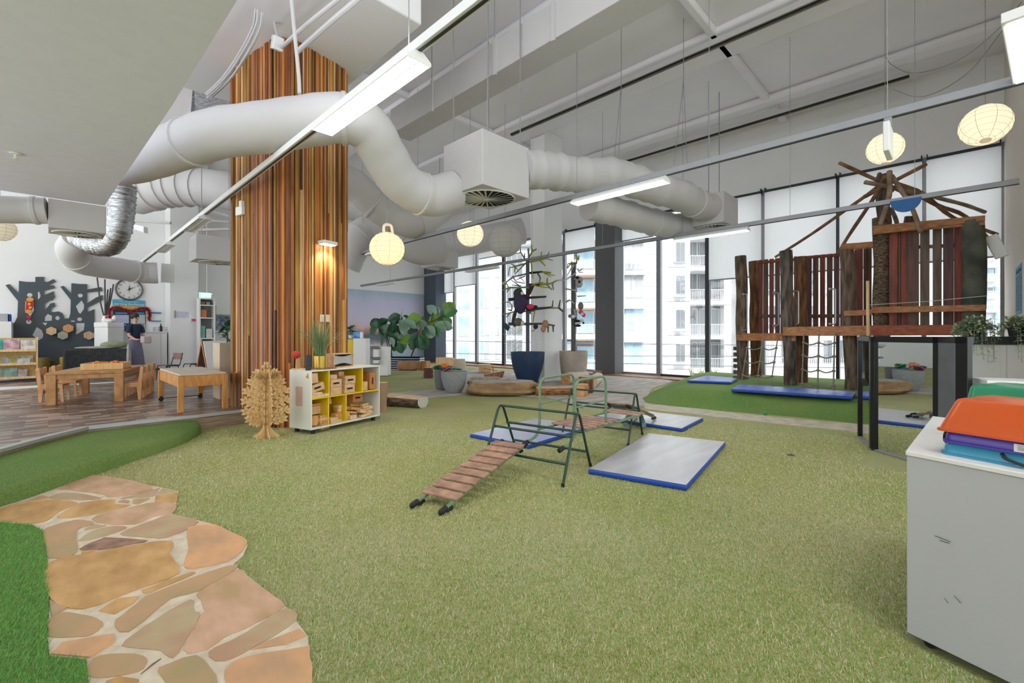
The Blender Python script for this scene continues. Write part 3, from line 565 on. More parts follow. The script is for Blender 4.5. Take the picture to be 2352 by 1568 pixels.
lantern(2033, 341, 7.4, .25, 'paper lantern just above the peak of the pole roof', BULBW)
lantern(2263, 287, 6.0, .26, 'tilted oval paper lantern at the upper right by the beige wall', BULBW, tilt=.35)
lantern(0, 526, 7.5, .2, 'white paper lantern cut off at the left edge', None, PAPER)
# ceiling sensor
q = PX(36, 352, -.0) if False else W(36, 352, 2.0/418*FL); tag(MB().lathe((q.x, q.y, SZ), [(.012, -.07), (.03, -.065), (.02, -.05), (.012, -.04), (.012, -.015), (.05, -.012), (.05, -.001)], 16).build('sprinkler', LAM), 'small sprinkler head on the plaster soffit', 'sprinkler')

for l, lab in (([(2350, 0, 6.6), (2300, 60, 6.8), (2200, 140, 7.4), (2100, 168, 8.2), (2050, 150, 8.6), (2034, 130, 8.7)], 'upper drooping thin cable from the top right corner across the window wall'), ([(2350, 10, 6.4), (2310, 60, 6.7), (2220, 170, 7.2), (2120, 222, 7.8), (2050, 205, 8.2)], 'lower drooping thin cable from the top right corner across the window wall')): tag(MB().tube(cr(path(l), 5), .006, 5).build('hanging_cable', GREYF), lab, 'cable')
for px, y0, y1, lab in ((1427, 195, 425, 'steel wire pair holding the wavy duct, left pair'), (1570, 190, 378, 'steel wire pair holding the middle rail, right of the wavy duct')):
    mb = MB(); a = W(px, y0, 8.2); mb.tube([a, W(px-22, y1, 8.2)], .006, 5); mb.tube([a, W(px-8 if px < 1500 else px+8, y1, 8.2)], .006, 5); mb.tube([a, (a.x, a.y, 6.99)], .006, 5); tag(mb.build('steel_wire', GREYF), lab, 'wire')
# ================= CLIMBING SET AND MATS =================
MATGREY = M('grey_vinyl_top', '#bcbcbe', .3, hex2='#a8a8ac', scale=1.6, bump=.5, stretch=(.6, 4, 1)); MATBLUE = M('blue_mat_top', '#3f62c8', .35, hex2='#8090cc', scale=2, bump=.5, stretch=(.6, 4, 1))
def mat_(name_lab, q, top, z=0., th=.055, side=BLUEV, grp=None):
    P = [Vector((p.x, p.y, z)) for p in q]; c = sum(P, Vector())/4
    t = thing('gym_mat', name_lab, 'gym mat', tuple(c), 0, grp); mb = MB(); mb.prism([p+Vector((0, 0, .002)) for p in P], (0, 0, th-.008)); mb.build('blue_side', side, t, bev=.015)
    n = 18; mb = MB(); vs = []
    for i in range(n+1):
        for j in range(n+1):
            u, v = i/n, j/n; p = P[0].lerp(P[1], u).lerp(P[3].lerp(P[2], u), v); p = c+(p-c)*.985
            e = min(u, 1-u, v, 1-v); d = noise.noise(Vector((u*3, v*9, c.x)))*.006+noise.noise(Vector((u*9+v*3, v*22, c.y)))*.004
            vs.append(p+Vector((0, 0, th-.004+min(e*8, 1)*(.006+d))))
    mb.add(vs, [(i*(n+1)+j, (i+1)*(n+1)+j, (i+1)*(n+1)+j+1, i*(n+1)+j+1) for i in range(n) for j in range(n)]); mb.build('vinyl_top', top, t, angle=80)
    return t
z = .05
mat_('grey topped blue edged mat lying in front right of the climbing frames', [G(1350, 1077, z), G(1490, 994, z), G(1667, 1014, z), G(1577, 1115, z)], MATGREY)
mat_('blue and grey mat under the left side of the climbing frames', [G(1079, 996, z), G(1214, 1022, z), Vector((5.25, 3.62, z)), Vector((5.16, 4.56, z))], M('mat_bluegrey_top', '#8f96c4', .3, hex2='#b0b2bc', scale=.8, bump=.4))
mat_('creased grey and blue mat behind the far climbing frame', [Vector((5.95, 4.12, z)), Vector((6.9, 4.2, z)), G(1616, 959, z), G(1567, 984, z)], MATGREY)
FZ = .262
mat_('small blue mat on the mound, left of the fort posts', [G(1578, 873, FZ+.05), G(1622, 862, FZ+.05), G(1694, 868, FZ+.05), G(1678, 877, FZ+.05)], MATBLUE, FZ)
mat_('long blue mat in front of the fort below the rope nets', [G(1679, 893, FZ+.05), G(1697, 882, FZ+.05), G(1964, 899, FZ+.05), G(1958, 911, FZ+.05)], MATBLUE, FZ)
mat_('blue mat at the right end of the mound, seen behind the black framed mirror stand', [G(1966, 908, FZ+.05), G(1972, 898, FZ+.05), G(2075, 905, FZ+.05), G(2075, 917, FZ+.05)], MATBLUE, FZ)
DG = M('dark_green_steel', '#123a2a', .35, amt=.2, scale=20); LG = M('sage_green_steel', '#6f8a6a', .4, amt=.15, scale=15); RUB = M('black_rubber', '#141518', .6)
PLK = wood('ramp_plank', '#b08a74', '#8d6a56', stretch=(2, 2, 2)); 
def aframe(off, lab):
    t = thing('climbing_frame', lab, 'climbing frame', (3.35+off.x, 2.95+off.y, 0))
    S_ = Vector((.34, .095, 0)); A = [Vector((3.43, 2.52, .576))+off, Vector((3.285, 3.39, .576))+off]
    r = .0125
    for a in A:
        f1, f2 = a-S_, a+S_; f1.z = f2.z = .012
        MB().tube(bent([f1, a-S_*.16+Vector((0, 0, -.03)), a-S_*.05+Vector((0, 0, .0)), a+S_*.05, a+S_*.16+Vector((0, 0, -.03)), f2], .05, 4), r, 10).build('leg_pair', DG, t)
        mb = MB()
        for f in (f1, f2): mb.tube([f-Vector((0, 0, .011)), f+Vector((0, 0, .02))], .016, 10)
        mb.build('rubber_foot', RUB, t)
    def rail(fr, s, nm='rail'):
        P = []
        for a in A: f = a+S_*s; f.z = .012; P.append(a.lerp(f, fr))
        MB().tube(P, r*.95, 10).build(nm, DG, t)
    rail(.0, 1, 'top_rail')
    for fr in (.34, .72):
        for s in (-1, 1): rail(fr, s)
    return t
aframe(Vector((0, 0, 0)), 'dark green A shaped climbing frame nearest the camera, at the head of the ramp')
aframe(Vector((1.68, .35, 0)), 'dark green A shaped climbing frame farther back, beside the creased mat')
def ramp(name, lab, p0, p1, wd, ns, tail=True, over=.03):
    p0, p1 = Vector(p0), Vector(p1); u = (p1-p0).normalized(); v = Vector((0, 0, 1)).cross(u).normalized(); nrm = u.cross(v); L = (p1-p0).length
    t = thing(name, lab, 'ramp', tuple(p0))
    for s in (-1, 1):
        o = v*s*wd/2; MB().tube([p0+o, p1+o], .014, 10).build('side_tube', LG, t)
        for q in (p0, p1):
            mb = MB(); sg = -1 if q is p0 else 1; mb.tube([q+o+u*sg*-.03, q+o+u*sg*.03], .022, 12); mb.ball(q+o+u*sg*.03, .022)
            if q is p0: mb.tube([q+o+u*.03-nrm*.02, q+o+u*.1-nrm*.03], .016, 8)
            else: mb.tube([q+o-u*.1-nrm*.0, q+o-u*.09-nrm*.03, q+o-u*.05-nrm*.035], .014, 8)
            mb.build('rubber_cap', RUB, t)
    for i in range(ns):
        c = p0+u*(L*(.13+.8*i/(ns-1)))+nrm*.024; Mx = Matrix((v, u, nrm)).transposed(); MB().cbox(c, (wd+over*2, L*.8/(ns-1)*.74, .02), rot=Mx).build('plank', PLK, t, bev=.004)
    return t
ramp('plank_ramp', 'ramp of nine brown planks leading up to the near climbing frame', (1.98, 2.81, .03), (3.2, 3.14, .235), .27, 9)
ramp('plank_ramp', 'short brown plank ladder sloping down behind the far climbing frame onto the mat', (6.25, 3.35, .09), (5.15, 3.15, .4), .27, 8)
def bridge():
    y0, y1 = 2.66, 3.06; t = thing('plank_bridge', 'plank bridge with two sage green hoop handrails between the climbing frames', 'climbing bridge', (3.9, 2.86, 0))
    for y, x0, x1 in ((y0, 3.58, 4.12), (y1, 3.52, 4.1)):
        MB().tube(bent([(x0-.22, y, .235), (x0-.03, y, .29), (x0, y, .42), (x0, y, .86), (x1, y, .875), (x1, y, .42), (x1+.03, y, .34), (x1+.3, y, .36), (x1+.75, y, .38)], .1, 6), .0135, 10).build('hoop_handrail', LG, t)
        MB().tube([(x0, y, .6), (x1, y, .62)], .008, 8).build('handrail_bar', LG, t)
        mb = MB(); mb.tube([(x0-.25, y, .225), (x0-.18, y, .245)], .022, 12); mb.build('rubber_cap', RUB, t)
        MB().tube([(x0, y, .345), (x1+.7, y, .365)], .012, 8).build('side_tube', LG, t)
    for i, x in enumerate([3.74+j*.1 for j in range(6)]+[4.72, 4.83]): MB().box(x, x+.08, y0-.03, y1+.03, .362+i*.002, .38+i*.002).build('plank', PLK, t, bev=.004)
bridge()
tag(MB().tube(cr([G(1436, 975, .07), G(1440, 960, .1), W(1452, 945, 6.6), W(1466, 946, 6.5), G(1474, 960, .1), G(1479, 976, .07)], 5), [.03]*26, 10).build('foam_arch', M('slate_blue_foam', '#4f6f80', .7, hex2='#7c94a0')), 'small slate blue foam arch lying on the mat behind the far climbing frame', 'foam toy')
tag(MB().ball(G(1758, 953)+Vector((0, 0, .03)), .03).build('ball', M('green_plastic', '#1fa040', .4)), 'small bright green ball at the foot of the mound', 'ball')
tag(MB().lathe(G(1817, 1046), [(.0001, 0), (.035, .0), (.03, .012), (.0001, .016)], 12).build('dark_lid', M('dark_scrap', '#4a4c4a', .6)), 'small dark disc lying alone on the open turf', 'disc')
# ================= WHITE AND YELLOW BLOCK SHELF =================
A0 = G(714, 990, .05); B0 = G(872.5, 956, .05); u = (B0-A0); WL = u.length; u = u.normalized(); v = Vector((-u.y, u.x, 0)); SH = .8; z0 = .05; DP_ = .43
BX = Matrix.Translation(A0) @ Matrix((u, v, Vector((0, 0, 1)))).transposed().to_4x4()
YEL = M('yellow_laminate', '#e6c21e', .45, amt=.05); LAMG = M('shelf_laminate', '#e0e2d8', .45, amt=.03)
def sb(x0, x1, y0, y1, a, b, mi=0): mb = MB(); mb.X = BX; mb.box(x0, x1, y0, y1, a-z0, b-z0, mi); return mb
t = thing('block_shelf', 'low white shelf unit with yellow dividers holding wooden blocks, beside the slatted column', 'shelf unit', tuple(A0))
H_ = .84; th = .02
sb(0, th, 0, DP_, .06, H_-th).build('side_panel', LAMG, t, bev=.002); sb(WL-th, WL, 0, DP_, .06, H_-th).build('side_panel', LAMG, t, bev=.002)
sb(0, WL, 0, DP_, H_-th, H_).build('top_panel', LAMG, t, bev=.002); sb(th, WL-th, 0, DP_, .06, .085).build('bottom_panel', LAMG, t, bev=.002); sb(th, WL-th, DP_-.012, DP_, .085, H_-th).build('back_panel', M('shelf_back', '#c8a060', .6), t, smooth=False)
def un(px):   # position along the shelf front below a given image column
    a, b = ray(px); d = (A0.x*u.y-A0.y*u.x)/(a*u.y-b*u.x); return (Vector((a*d, b*d, 0))-Vector((A0.x, A0.y, 0))).dot(u)
MZ = .465
sb(th, WL-th, 0.002, DP_-.012, MZ-.01, MZ+.01).build('middle_shelf', YEL, t, bev=.002)
dv = [un(756.5), un(833), un(755.2), un(795.5)]
for x, a, b in ((dv[0], MZ+.01, H_-th), (dv[1], MZ+.01, H_-th), (dv[2], .085, MZ-.01), (dv[3], .085, MZ-.01)): sb(x-.01, x+.01, .002, DP_-.012, a, b).build('divider', YEL, t, bev=.002)
for x in (.07, WL-.09):
    for y in (.05, .37): mb = MB(); mb.X = BX; mb.lathe((x, y, -.005), [(.0001, -.045), (.03, -.045), (.03, .014), (.0001, .014)], 12); mb.build('castor', RUB, t)
tag(sb(.0-.0015, 0, .16, .3, .36, .62).build('paper_note', M('pink_note', '#d0b4a8', .7), smooth=False), 'faded pink paper stuck on the white side of the block shelf', 'paper')
tag(MB().prism([BX @ Vector(p) for p in ((-.002, .04, .68), (-.002, .1, .7), (-.002, .05, .76))], BX.to_3x3() @ Vector((.0015, 0, 0))).build('sticker', M('orange_sticker', '#d08a20', .6), smooth=False), 'orange triangle sticker near the top corner of the block shelf', 'sticker')
def lx(x, y, z): return BX @ Vector((x, y, z-z0))
CR = wood('crate_wood', '#deb98e', '#c89e70', stretch=(3, 3, 3)); CRH = M('crate_handle_hole', '#1a120c', .9)
def crate(px, zc, w_, h_, lab, tilt=0, y=.02, dp=.26, hole=True, mt=CR, vert=False):
    x = un(px); c = lx(x, y+dp/2, zc); X = Matrix.Translation(c) @ BX.to_3x3().to_4x4() @ Matrix.Rotation(tilt, 4, 'Y'); t = thing('wooden_crate', lab, 'wooden box', tuple(c), 0, 'wooden boxes on the block shelf'); mb = MB(); mb.X = X
    mb.box(-w_/2, w_/2, -dp/2, dp/2, -h_/2, h_/2); mb.build('box', mt, t, bev=.004)
    if hole:
        mb = MB(); mb.X = X; hw, hh = (.05, .012) if not vert else (.012, .05); pts = [(hw*.8*cx+hh*math.cos(a), hh*math.sin(a)) for cx, a in [(1, -pi/2+pi*i/6) for i in range(7)]+[(-1, pi/2+pi*i/6) for i in range(7)]] if not vert else [(hw*math.cos(a), hh*.8*cx+hw*math.sin(a)) for cx, a in [(1, pi*i/6) for i in range(7)]+[(-1, pi+pi*i/6) for i in range(7)]]
        mb.prism([(a, -dp/2-.001, b) for a, b in pts], (0, .0015, 0)); mb.build('handle_hole', CRH, t, smooth=False)
crate(732, .605, .215, .1, 'tilted wooden box with a slot handle, leaning in the upper left bay', -.2)
crate(725, .735, .11, .13, 'plain pale wooden box leaning on the tilted one in the upper left bay', -.1, hole=False)
crate(775, .636, .19, .108, 'wooden box with slot handle, left one of the upper row in the middle bay')
crate(775, .528, .19, .104, 'plain wooden box at the lower left of the middle bay', hole=False)
crate(807.5, .662, .19, .116, 'wooden box with slot handle, right one of the upper row in the middle bay')
crate(806, .54, .185, .124, 'wooden box with slot handle, lower right in the middle bay')
crate(769, .725, .115, .062, 'small pale box on top of the left box stack', hole=False)
crate(800, .75, .1, .06, 'small yellow tinted box at the back top of the middle bay', hole=False, y=.14, dp=.2)
crate(858, .61, .12, .25, 'tall upright wooden box with vertical handle slot in the upper right bay', .06, mt=wood('crate_orange', '#c98a52', '#a9662e'), vert=True)
crate(841, .545, .1, .13, 'pale wooden cube beside the upright box in the upper right bay', hole=False, dp=.12)
crate(833, .375, .19, .12, 'orange toned wooden box with slot handle at the back of the lower right bay', .03, y=.1, mt=wood('crate_orange', '#c98a52', '#a9662e'))
# blocks
blk = []
def block(px, zc, s, lab, y=.05, rz=0, ry=0, kind='box', mt=PINE):
    c = lx(un(px), y, zc); mb = MB(); mb.X = Matrix.Translation(c) @ BX.to_3x3().to_4x4() @ Matrix.Rotation(ry, 4, 'Y') @ Matrix.Rotation(rz, 4, 'Z')
    if kind == 'box': mb.box(-s[0]/2, s[0]/2, -s[1]/2, s[1]/2, -s[2]/2, s[2]/2)
    elif kind == 'disc': mb.tube([(0, -s[1]/2, 0), (0, s[1]/2, 0)], s[0]/2, 18)
    elif kind == 'log': mb.lathe((0, 0, 0), [(s[0]/2, -s[2]/2), (s[0]/2, s[2]/2)], 12)
    elif kind == 'hex': mb.prism([(s[0]/2*math.cos(a*pi/3), -s[1]/2, s[0]/2*math.sin(a*pi/3)) for a in range(6)], (0, s[1], 0))
    tag(mb.build('wooden_block', mt, bev=.003), lab, 'wooden block', 'wooden blocks on the shelf unit')
HB = wood('honey_block', '#d9a463', '#bd8446')
def stackof(px, z, n, s, where, y=.05, jit=.008, mt=PINE, kind='box'):
    w_ = ['bottom', 'second', 'third', 'fourth', 'fifth', 'sixth', 'seventh']
    for i in range(n):
        pos = 'topmost' if i == n-1 else ('bottom' if i == 0 else w_[i]+' from bottom')
        block(px+R.uniform(-.5, .5), z+s[2]*(i+.5), (s[0]*R.uniform(.92, 1.05), s[1], s[2]*.96), 'wooden block %s of the %s' % (pos, where), y, R.uniform(-.12, .12), 0, kind, mt if R.random() < .7 else HB)
stackof(730, .475, 2, (.17, .1, .035), 'low pile under the tilted box', .06)
stackof(749, .475, 1, (.1, .1, .04), 'upper left bay, beside the yellow divider')
stackof(765, .087, 4, (.12, .1, .035), 'rear stack, lower middle bay', .26)
stackof(765, .24, 6, (.13, .12, .033), 'tall stack in the lower middle bay', .22)
stackof(747, .087, 4, (.14, .1, .034), 'front stack in the lower left bay', .06)
stackof(744, .23, 4, (.17, .14, .036), 'wide rear stack in the lower left bay', .22)
stackof(725, .2, 3, (.12, .1, .045), 'short leftmost stack in the lower left bay', .2)
stackof(722, .087, 2, (.08, .08, .06), 'squat pair in the corner of the lower left bay', .2)
stackof(780, .087, 3, (.1, .1, .04), 'front stack in the lower middle bay', .07)
stackof(789, .087, 5, (.07, .1, .045), 'right pile in the lower middle bay', .12)
stackof(768, .087, 2, (.12, .1, .04), 'pair at the front left of the lower middle bay', .05)
stackof(779, .33, 3, (.06, .06, .035), 'narrow topped pile, lower middle bay', .22)
block(727, .17, (.15, .04, .15), 'flat six sided wooden block leaning at the front of the lower left bay', .05, 0, .2, 'hex', HB)
block(805, .15, (.12, .05, .12), 'round edged wooden block leaning left in the lower right bay', .1, 0, 0, 'disc', HB)
for i, (px, zc, s, ry, y, w_) in enumerate([(815, .115, (.12, .1, .055), 0, .07, 'small upright brick at the front of the lower right bay'), (818, .175, (.2, .07, .03), .18, .12, 'slanting plank block in front of the box, lower right bay'), (812, .245, (.22, .09, .05), .25, .2, 'sloping honey block under the boxed one, lower right bay'), (832, .21, (.2, .07, .04), .22, .16, 'long honey block sliding down to the right, lower right bay'), (838, .25, (.22, .07, .035), .15, .22, 'upper long honey block leaning, lower right bay'), (848, .115, (.26, .06, .02), -.08, .06, 'thin strip lying along the bottom of the lower right bay'), (843, .1, (.2, .05, .018), -.05, .04, 'thin strip at the very front of the lower right bay'), (840, .165, (.1, .08, .05), .3, .1, 'rounded pale block in the middle of the lower right bay'), (852, .25, (.13, .08, .03), -.1, .15, 'top pale block of the right hand pile, lower right bay'), (853, .215, (.13, .08, .03), -.05, .14, 'second pale block of the right hand pile, lower right bay'), (854, .18, (.14, .08, .03), 0, .13, 'third pale block of the right hand pile, lower right bay'), (856, .145, (.15, .08, .03), 0, .12, 'lowest pale block of the right hand pile, lower right bay'), (862, .2, (.07, .08, .05), .2, .12, 'short pale block against the right side panel')]):
    block(px, zc, s, w_, y, 0, ry, 'box', HB if i in (1, 2, 3, 4) else PINE)
for px, py, lab in ((750, 986, 'pale wooden block lying on the turf under the front left of the shelf'), (826, 967, 'pale wooden block lying on the turf under the right of the shelf')):
    c = G(px, py)+v*.05; tag(MB().cbox(c+Vector((0, 0, .02)), (.14, .06, .035), rot=.35).build('wooden_block', PINE, bev=.006), lab, 'wooden block')
# on the shelf top
def st(px, y): x = un(px); return lx(x, y, H_)
c = st(683, .1); c = onb = BX @ Vector((.08-.0, .3, H_-z0)); 
c = W(684, 848, 6.15); c.z = H_; t = thing('mushroom_ornament', 'small wooden stick figure with a round red top on the shelf corner', 'ornament', tuple(c))
mb = MB(); mb.lathe(c, [(.035, 0), (.03, .02), (.026, .14), (.03, .16)], 14); mb.build('stem', wood('figure_wood', '#c99a62', '#a97a44'), t); MB().ball(c+Vector((-.02, 0, .2)), .058, sc=(1, 1, .95)).build('red_cap', M('felt_red', '#b5382a', .8, bump=.3), t)
MB().cbox(c+Vector((0, 0, .008)), (.13, .1, .016)).build('base_plate', PINE, t)
c = W(714, 848, 5.98)+v*.05; c.z = H_; tag(MB().lathe(c, [(.036, 0), (.036, .2), (.03, .202), (.0001, .2)], 24).build('round_speaker', M('speaker_cloth', '#33363a', .7, bump=.2)), 'black cylindrical speaker on the front corner of the block shelf', 'speaker')
c = st(762, .2); t = thing('round_tray', 'round wooden tray under the brass plant pot', 'tray', tuple(c)); MB().lathe(c, [(.19, 0), (.2, .012), (.185, .012), (.18, .006), (.0001, .006)], 32).build('tray_disc', wood('tray_wood', '#9a7050', '#7a5238'), t); t.children[0].name = 'tray_disc'
c = st(760, .2)+Vector((0, 0, .0065)); t = thing('grass_plant', 'spiky grass plant in a brass cylinder pot on the block shelf', 'plant', tuple(c))
mb = MB(); mb.lathe(c, [(.088, 0), (.095, .17), (.09, .17), (.085, .15), (.0001, .14)], 32); mb.build('pot', M('brass_pot', '#d8b65a', .28, .85, kind='flat'), t)
mb = MB(); GB = [M('grass_blade_green', '#6b8a5c', .6, amt=.3, scale=30), M('grass_blade_straw', '#b8a878', .6, amt=.2)]
for i in range(170):
    a = R.uniform(0, 2*pi); sp = abs(R.gauss(0, .3)); L = R.uniform(.3, .62); right = 1 if math.cos(a)*u.x+math.sin(a)*u.y > 0 else 0; if_ = Vector((math.cos(a), math.sin(a), 0))
    b = c+if_*R.uniform(0, .06)+Vector((0, 0, .13)); P = [b, b+if_*sp*L*.35+Vector((0, 0, L*.5)), b+if_*sp*L*1.0+Vector((0, 0, L*(1-.35*sp)))]
    mb.tube(cr(P, 3), [.0035, .0035, .003, .003, .0025, .002, .0008], 3, 1 if (right and R.random() < .6) else 0)
mb.build('grass_blades', GB, t)
c = st(806, .22); X = Matrix.Translation(c) @ BX.to_3x3().to_4x4(); t = thing('wooden_frame_box', 'pale wooden frame box with a grey curved panel on the right of the block shelf', 'box', tuple(c)); W2, H2, D2 = .36, .2, .16
mb = MB(); mb.X = X
for a in ((-W2/2, W2/2, -D2/2, D2/2, .001, .014), (-W2/2, W2/2, -D2/2, D2/2, H2-.013, H2), (-W2/2, -W2/2+.013, -D2/2, D2/2, .014, H2-.013), (W2/2-.013, W2/2, -D2/2, D2/2, .014, H2-.013)): mb.box(*a)
mb.build('frame', CR, t, bev=.002)
mb = MB(); mb.X = X; n = 12; top = [(-W2/2+.015+(W2-.03)*i/n, -D2/2+.02, H2-.02-.025*math.sin(pi*i/n)) for i in range(n+1)]; bot = [(-W2/2+.015+(W2-.03)*i/n, -D2/2+.02, .03+.03*math.sin(pi*i/n)) for i in range(n+1)]
mb.prism(top+bot[::-1], (0, .01, 0)); mb.build('grey_panel', M('grey_mirror_card', '#b2b3b5', .4), t, smooth=False)
mb = MB(); mb.X = X; mb.box(-W2/2+.015, W2/2-.015, D2/2-.01, D2/2-.004, .014, H2-.014); mb.build('back_panel', M('dark_olive_card', '#4a4c38', .8), t, smooth=False)
# ================= PLYWOOD TREE =================
c = G(612, 1004); PLY = M('plywood', '#d9b680', .6, hex2='#cba36c', scale=3, stretch=(2, 2, .6))
t = thing('plywood_tree', 'slotted plywood tree with cut out leaves standing in front of the slatted column', 'wooden tree', tuple(c))
def leaf(mb, X, x, z, a, L, w_):
    mb.X = X @ Matrix.Translation((x, 0, z)) @ Matrix.Rotation(-a, 4, 'Y'); P = [(L*(s), w_*math.sin(pi*min(1, s**.85))) for s in [i/7 for i in range(8)]]
    mb.prism([(p, -.006, q) for p, q in P]+[(p, -.006, -q) for p, q in P[::-1][1:-1]], (0, .012, 0))
for k in range(3):
    X = Matrix.Translation(c) @ Matrix.Rotation(.45+k*pi/3, 4, 'Z'); mb = MB(); mb.X = X
    if True:
        prof = [(.155, 0), (.15, .03), (.1, .06), (.05, .12), (.033, .2), (.03, .6), (.036, .78), (.03, .88), (.03, .96)]
        mb.prism([(x, -.006, z) for x, z in prof]+[(-x, -.006, z) for x, z in prof[::-1]], (0, .012, 0))
        pts = [(.06*math.cos(a), .9+.03*math.sin(a)) for a in [2*pi*i/14 for i in range(14)]]; mb.prism([(a, -.006, b) for a, b in pts], (0, .012, 0))
    for s in (-1, 1):
        for (z, L, a) in ((.2, .2, .25), (.3, .25, .2), (.4, .27, .35), (.5, .26, .5), (.6, .22, .7), (.7, .15, .8), (.78, .1, .3)):
            mb.X = X; e = (s*(.03+L*math.cos(a)*.8), z+L*math.sin(a)*.7); b = (s*.02, z-.03); dx, dz = e[0]-b[0], e[1]-b[1]; ln = math.hypot(dx, dz); nx, nz = -dz/ln*.012, dx/ln*.012
            mb.prism([(b[0]-nx, -.006, b[1]-nz), (b[0]+nx, -.006, b[1]+nz), (e[0]+nx*.6, -.006, e[1]+nz*.6), (e[0]-nx*.6, -.006, e[1]-nz*.6)], (0, .012, 0))
            ang = math.atan2(dz, dx)
            for f in (.35, .65, .95):
                px_, pz = b[0]+dx*f, b[1]+dz*f
                for q in (-.75, .75): leaf(mb, X, px_, pz, ang+q, .085, .02)
            leaf(mb, X, e[0], e[1], ang, .08, .022)
    mb.build('tree_panel', PLY, t, smooth=False)
# ================= LOGS, ROCKS, POTS =================
def log(name, lab, p0, p1, r0, r1, mt, endm=None, half=False, cat='log', flatz=1.0, n=20):
    p0, p1 = Vector(p0), Vector(p1); k = 14; P = [p0.lerp(p1, i/(k-1)) for i in range(k)]; t = thing(name, lab, cat, (p0.x, p0.y, 0)); mb = MB()
    u_ = (p1-p0).normalized(); w_ = u_.cross(Vector((0, 0, 1))).normalized() if abs(u_.z) < .9 else Vector((1, 0, 0)); h_ = w_.cross(u_)
    vs = []
    for i, p in enumerate(P):
        rr = r0+(r1-r0)*i/(k-1)
        for j in range(n):
            a = 2*pi*j/n; q = rr*(1+.08*noise.noise(Vector((i*.5, math.cos(a)*1.5, math.sin(a)*1.5+p0.x)))); y_ = math.sin(a)*flatz; y_ = min(y_, .4) if half else y_; vs.append(p+w_*math.cos(a)*q+h_*y_*q)
    tp = [j for j in range(n) if half and math.sin(2*pi*j/n) > .3 and math.sin(2*pi*(j+1)/n) > .3]; q4 = lambda i, j: (i*n+j, i*n+(j+1) % n, (i+1)*n+(j+1) % n, (i+1)*n+j)
    mb.add(vs, [q4(i, j) for i in range(k-1) for j in range(n) if j not in tp]); mb.add(vs, [q4(i, j) for i in range(k-1) for j in tp], 2); mb.add(vs[:n]+vs[-n:], [tuple(range(n))[::-1], tuple(range(n, 2*n))], 1)
    mb.build('log_body', [mt, endm or PINE, SAW], t, angle=50); return t
SAW = wood('sawn_face', '#d8bea2', '#c2a284'); CUT = M('cut_wood_end', '#d0a070', .8, hex2='#b07a48', scale=12)
t = log('split_log', 'weathered split log lying on the turf right of the block shelf', G(862, 935)+Vector((.3, .1, .13)), G(972, 936)+Vector((0, 0, .12)), .2, .16, M('split_bark', '#7c6a54', .9, hex2='#3c3226', scale=7, bump=.8, stretch=(1, 1, 5)), M('grey_sawn_end', '#c8c4ba', .8), flatz=.85, half=True)
a, b = G(858, 930)+Vector((.3, .1, .0)), G(955, 925); MB().tube([(a.x, a.y, .205), (b.x, b.y, .19)], .1, 4, sq=0).build('sawn_top', SAW, t) if False else None
log('log_end', 'upright tan log leaning behind the right side of the block shelf', (3.98, 7.02, .0), (4.0, 7.0, .5), .08, .07, M('tan_bark', '#a08468', .9, bump=.4))
def rock(name, lab, px0, px1, pyb, h, dp, mt, cat='rock', seed=1, z=0., flat_=.7):
    a, b = G(px0, pyb, z), G(px1, pyb, z); u_ = (b-a); L = u_.length; c = (a+b)/2+Vector((SN, CS, 0))*dp*.45; ang = math.atan2(u_.y, u_.x); mb = MB(); X = Matrix.Translation(c+Vector((0, 0, h*.5))) @ Matrix.Rotation(ang, 4, 'Z')
    n, rg = 26, 12; vs = []
    for i in range(rg+1):
        th_ = pi*i/rg
        for j in range(n):
            ph = 2*pi*j/n; sx = abs(math.cos(ph))**flat_*math.copysign(1, math.cos(ph)); sy = abs(math.sin(ph))**flat_*math.copysign(1, math.sin(ph)); s = abs(math.sin(th_))**.45; cz = -math.copysign(abs(math.cos(th_))**.6, math.cos(th_))
            q = 1+.16*noise.noise(Vector((sx*1.7*s+seed, sy*1.7*s, cz*1.3)))+.09*noise.noise(Vector((sx*5, sy*5+seed, cz*6))); vs.append(X @ Vector((sx*s*L/2*q, sy*s*dp/2*q, cz*h/2*(1+.08*noise.noise(Vector((sx*3, sy*3, seed))) if i > 2 else 1))))
    zt = h*.9; vs = [Vector((v_.x, v_.y, min(v_.z, zt+.04*h*noise.noise(v_*2.5)))) for v_ in vs]; q4 = [(i*n+j, i*n+(j+1) % n, (i+1)*n+(j+1) % n, (i+1)*n+j) for i in range(rg) for j in range(n)]; up = lambda f: min(vs[a_].z for a_ in f) > zt-.06*h
    mb.add(vs, [f for f in q4 if not up(f)]); mb.add(vs, [f for f in q4 if up(f)], 1); return tag(mb.build(name, [mt, M('dusty_rock_top', '#b8b0a6', .85, hex2='#a0988e', scale=4, bump=.4)], angle=35), lab, cat)
SAND = M('sandstone', '#a88a66', .85, hex2='#7f6248', scale=3, bump=.6, stretch=(1, 1, 3)); GRS = M('greenish_stone', '#aeab90', .85, hex2='#8c8a74', scale=7, bump=.5)
rock('flat_rock', 'big flat sandstone boulder with rounded left end, in front of the dark blue pot', 1064, 1236, 911, .33, .8, SAND, seed=3, flat_=.5)
log('broken_log', 'cracked orange brown log lying right of the flat boulder', G(1238, 910)+Vector((0, .1, .13)), G(1352, 908)+Vector((.1, .1, .12)), .15, .13, M('cracked_wood', '#b47f50', .85, hex2='#5a3a24', scale=7, bump=.8, stretch=(1, 1, 5)), CUT, half=True)
rock('garden_stone', 'pale greenish stone block behind the flat boulder', 1082, 1150, 882, .2, .5, GRS, seed=8, z=.02, flat_=.4)
log('tree_stump', 'reddish round stump between greenish stone and dark blue pot', G(1163, 884)+Vector((0, .15, .0)), G(1163, 884)+Vector((0, .15, .16)), .19, .19, BARKR, SAW, cat='stump')
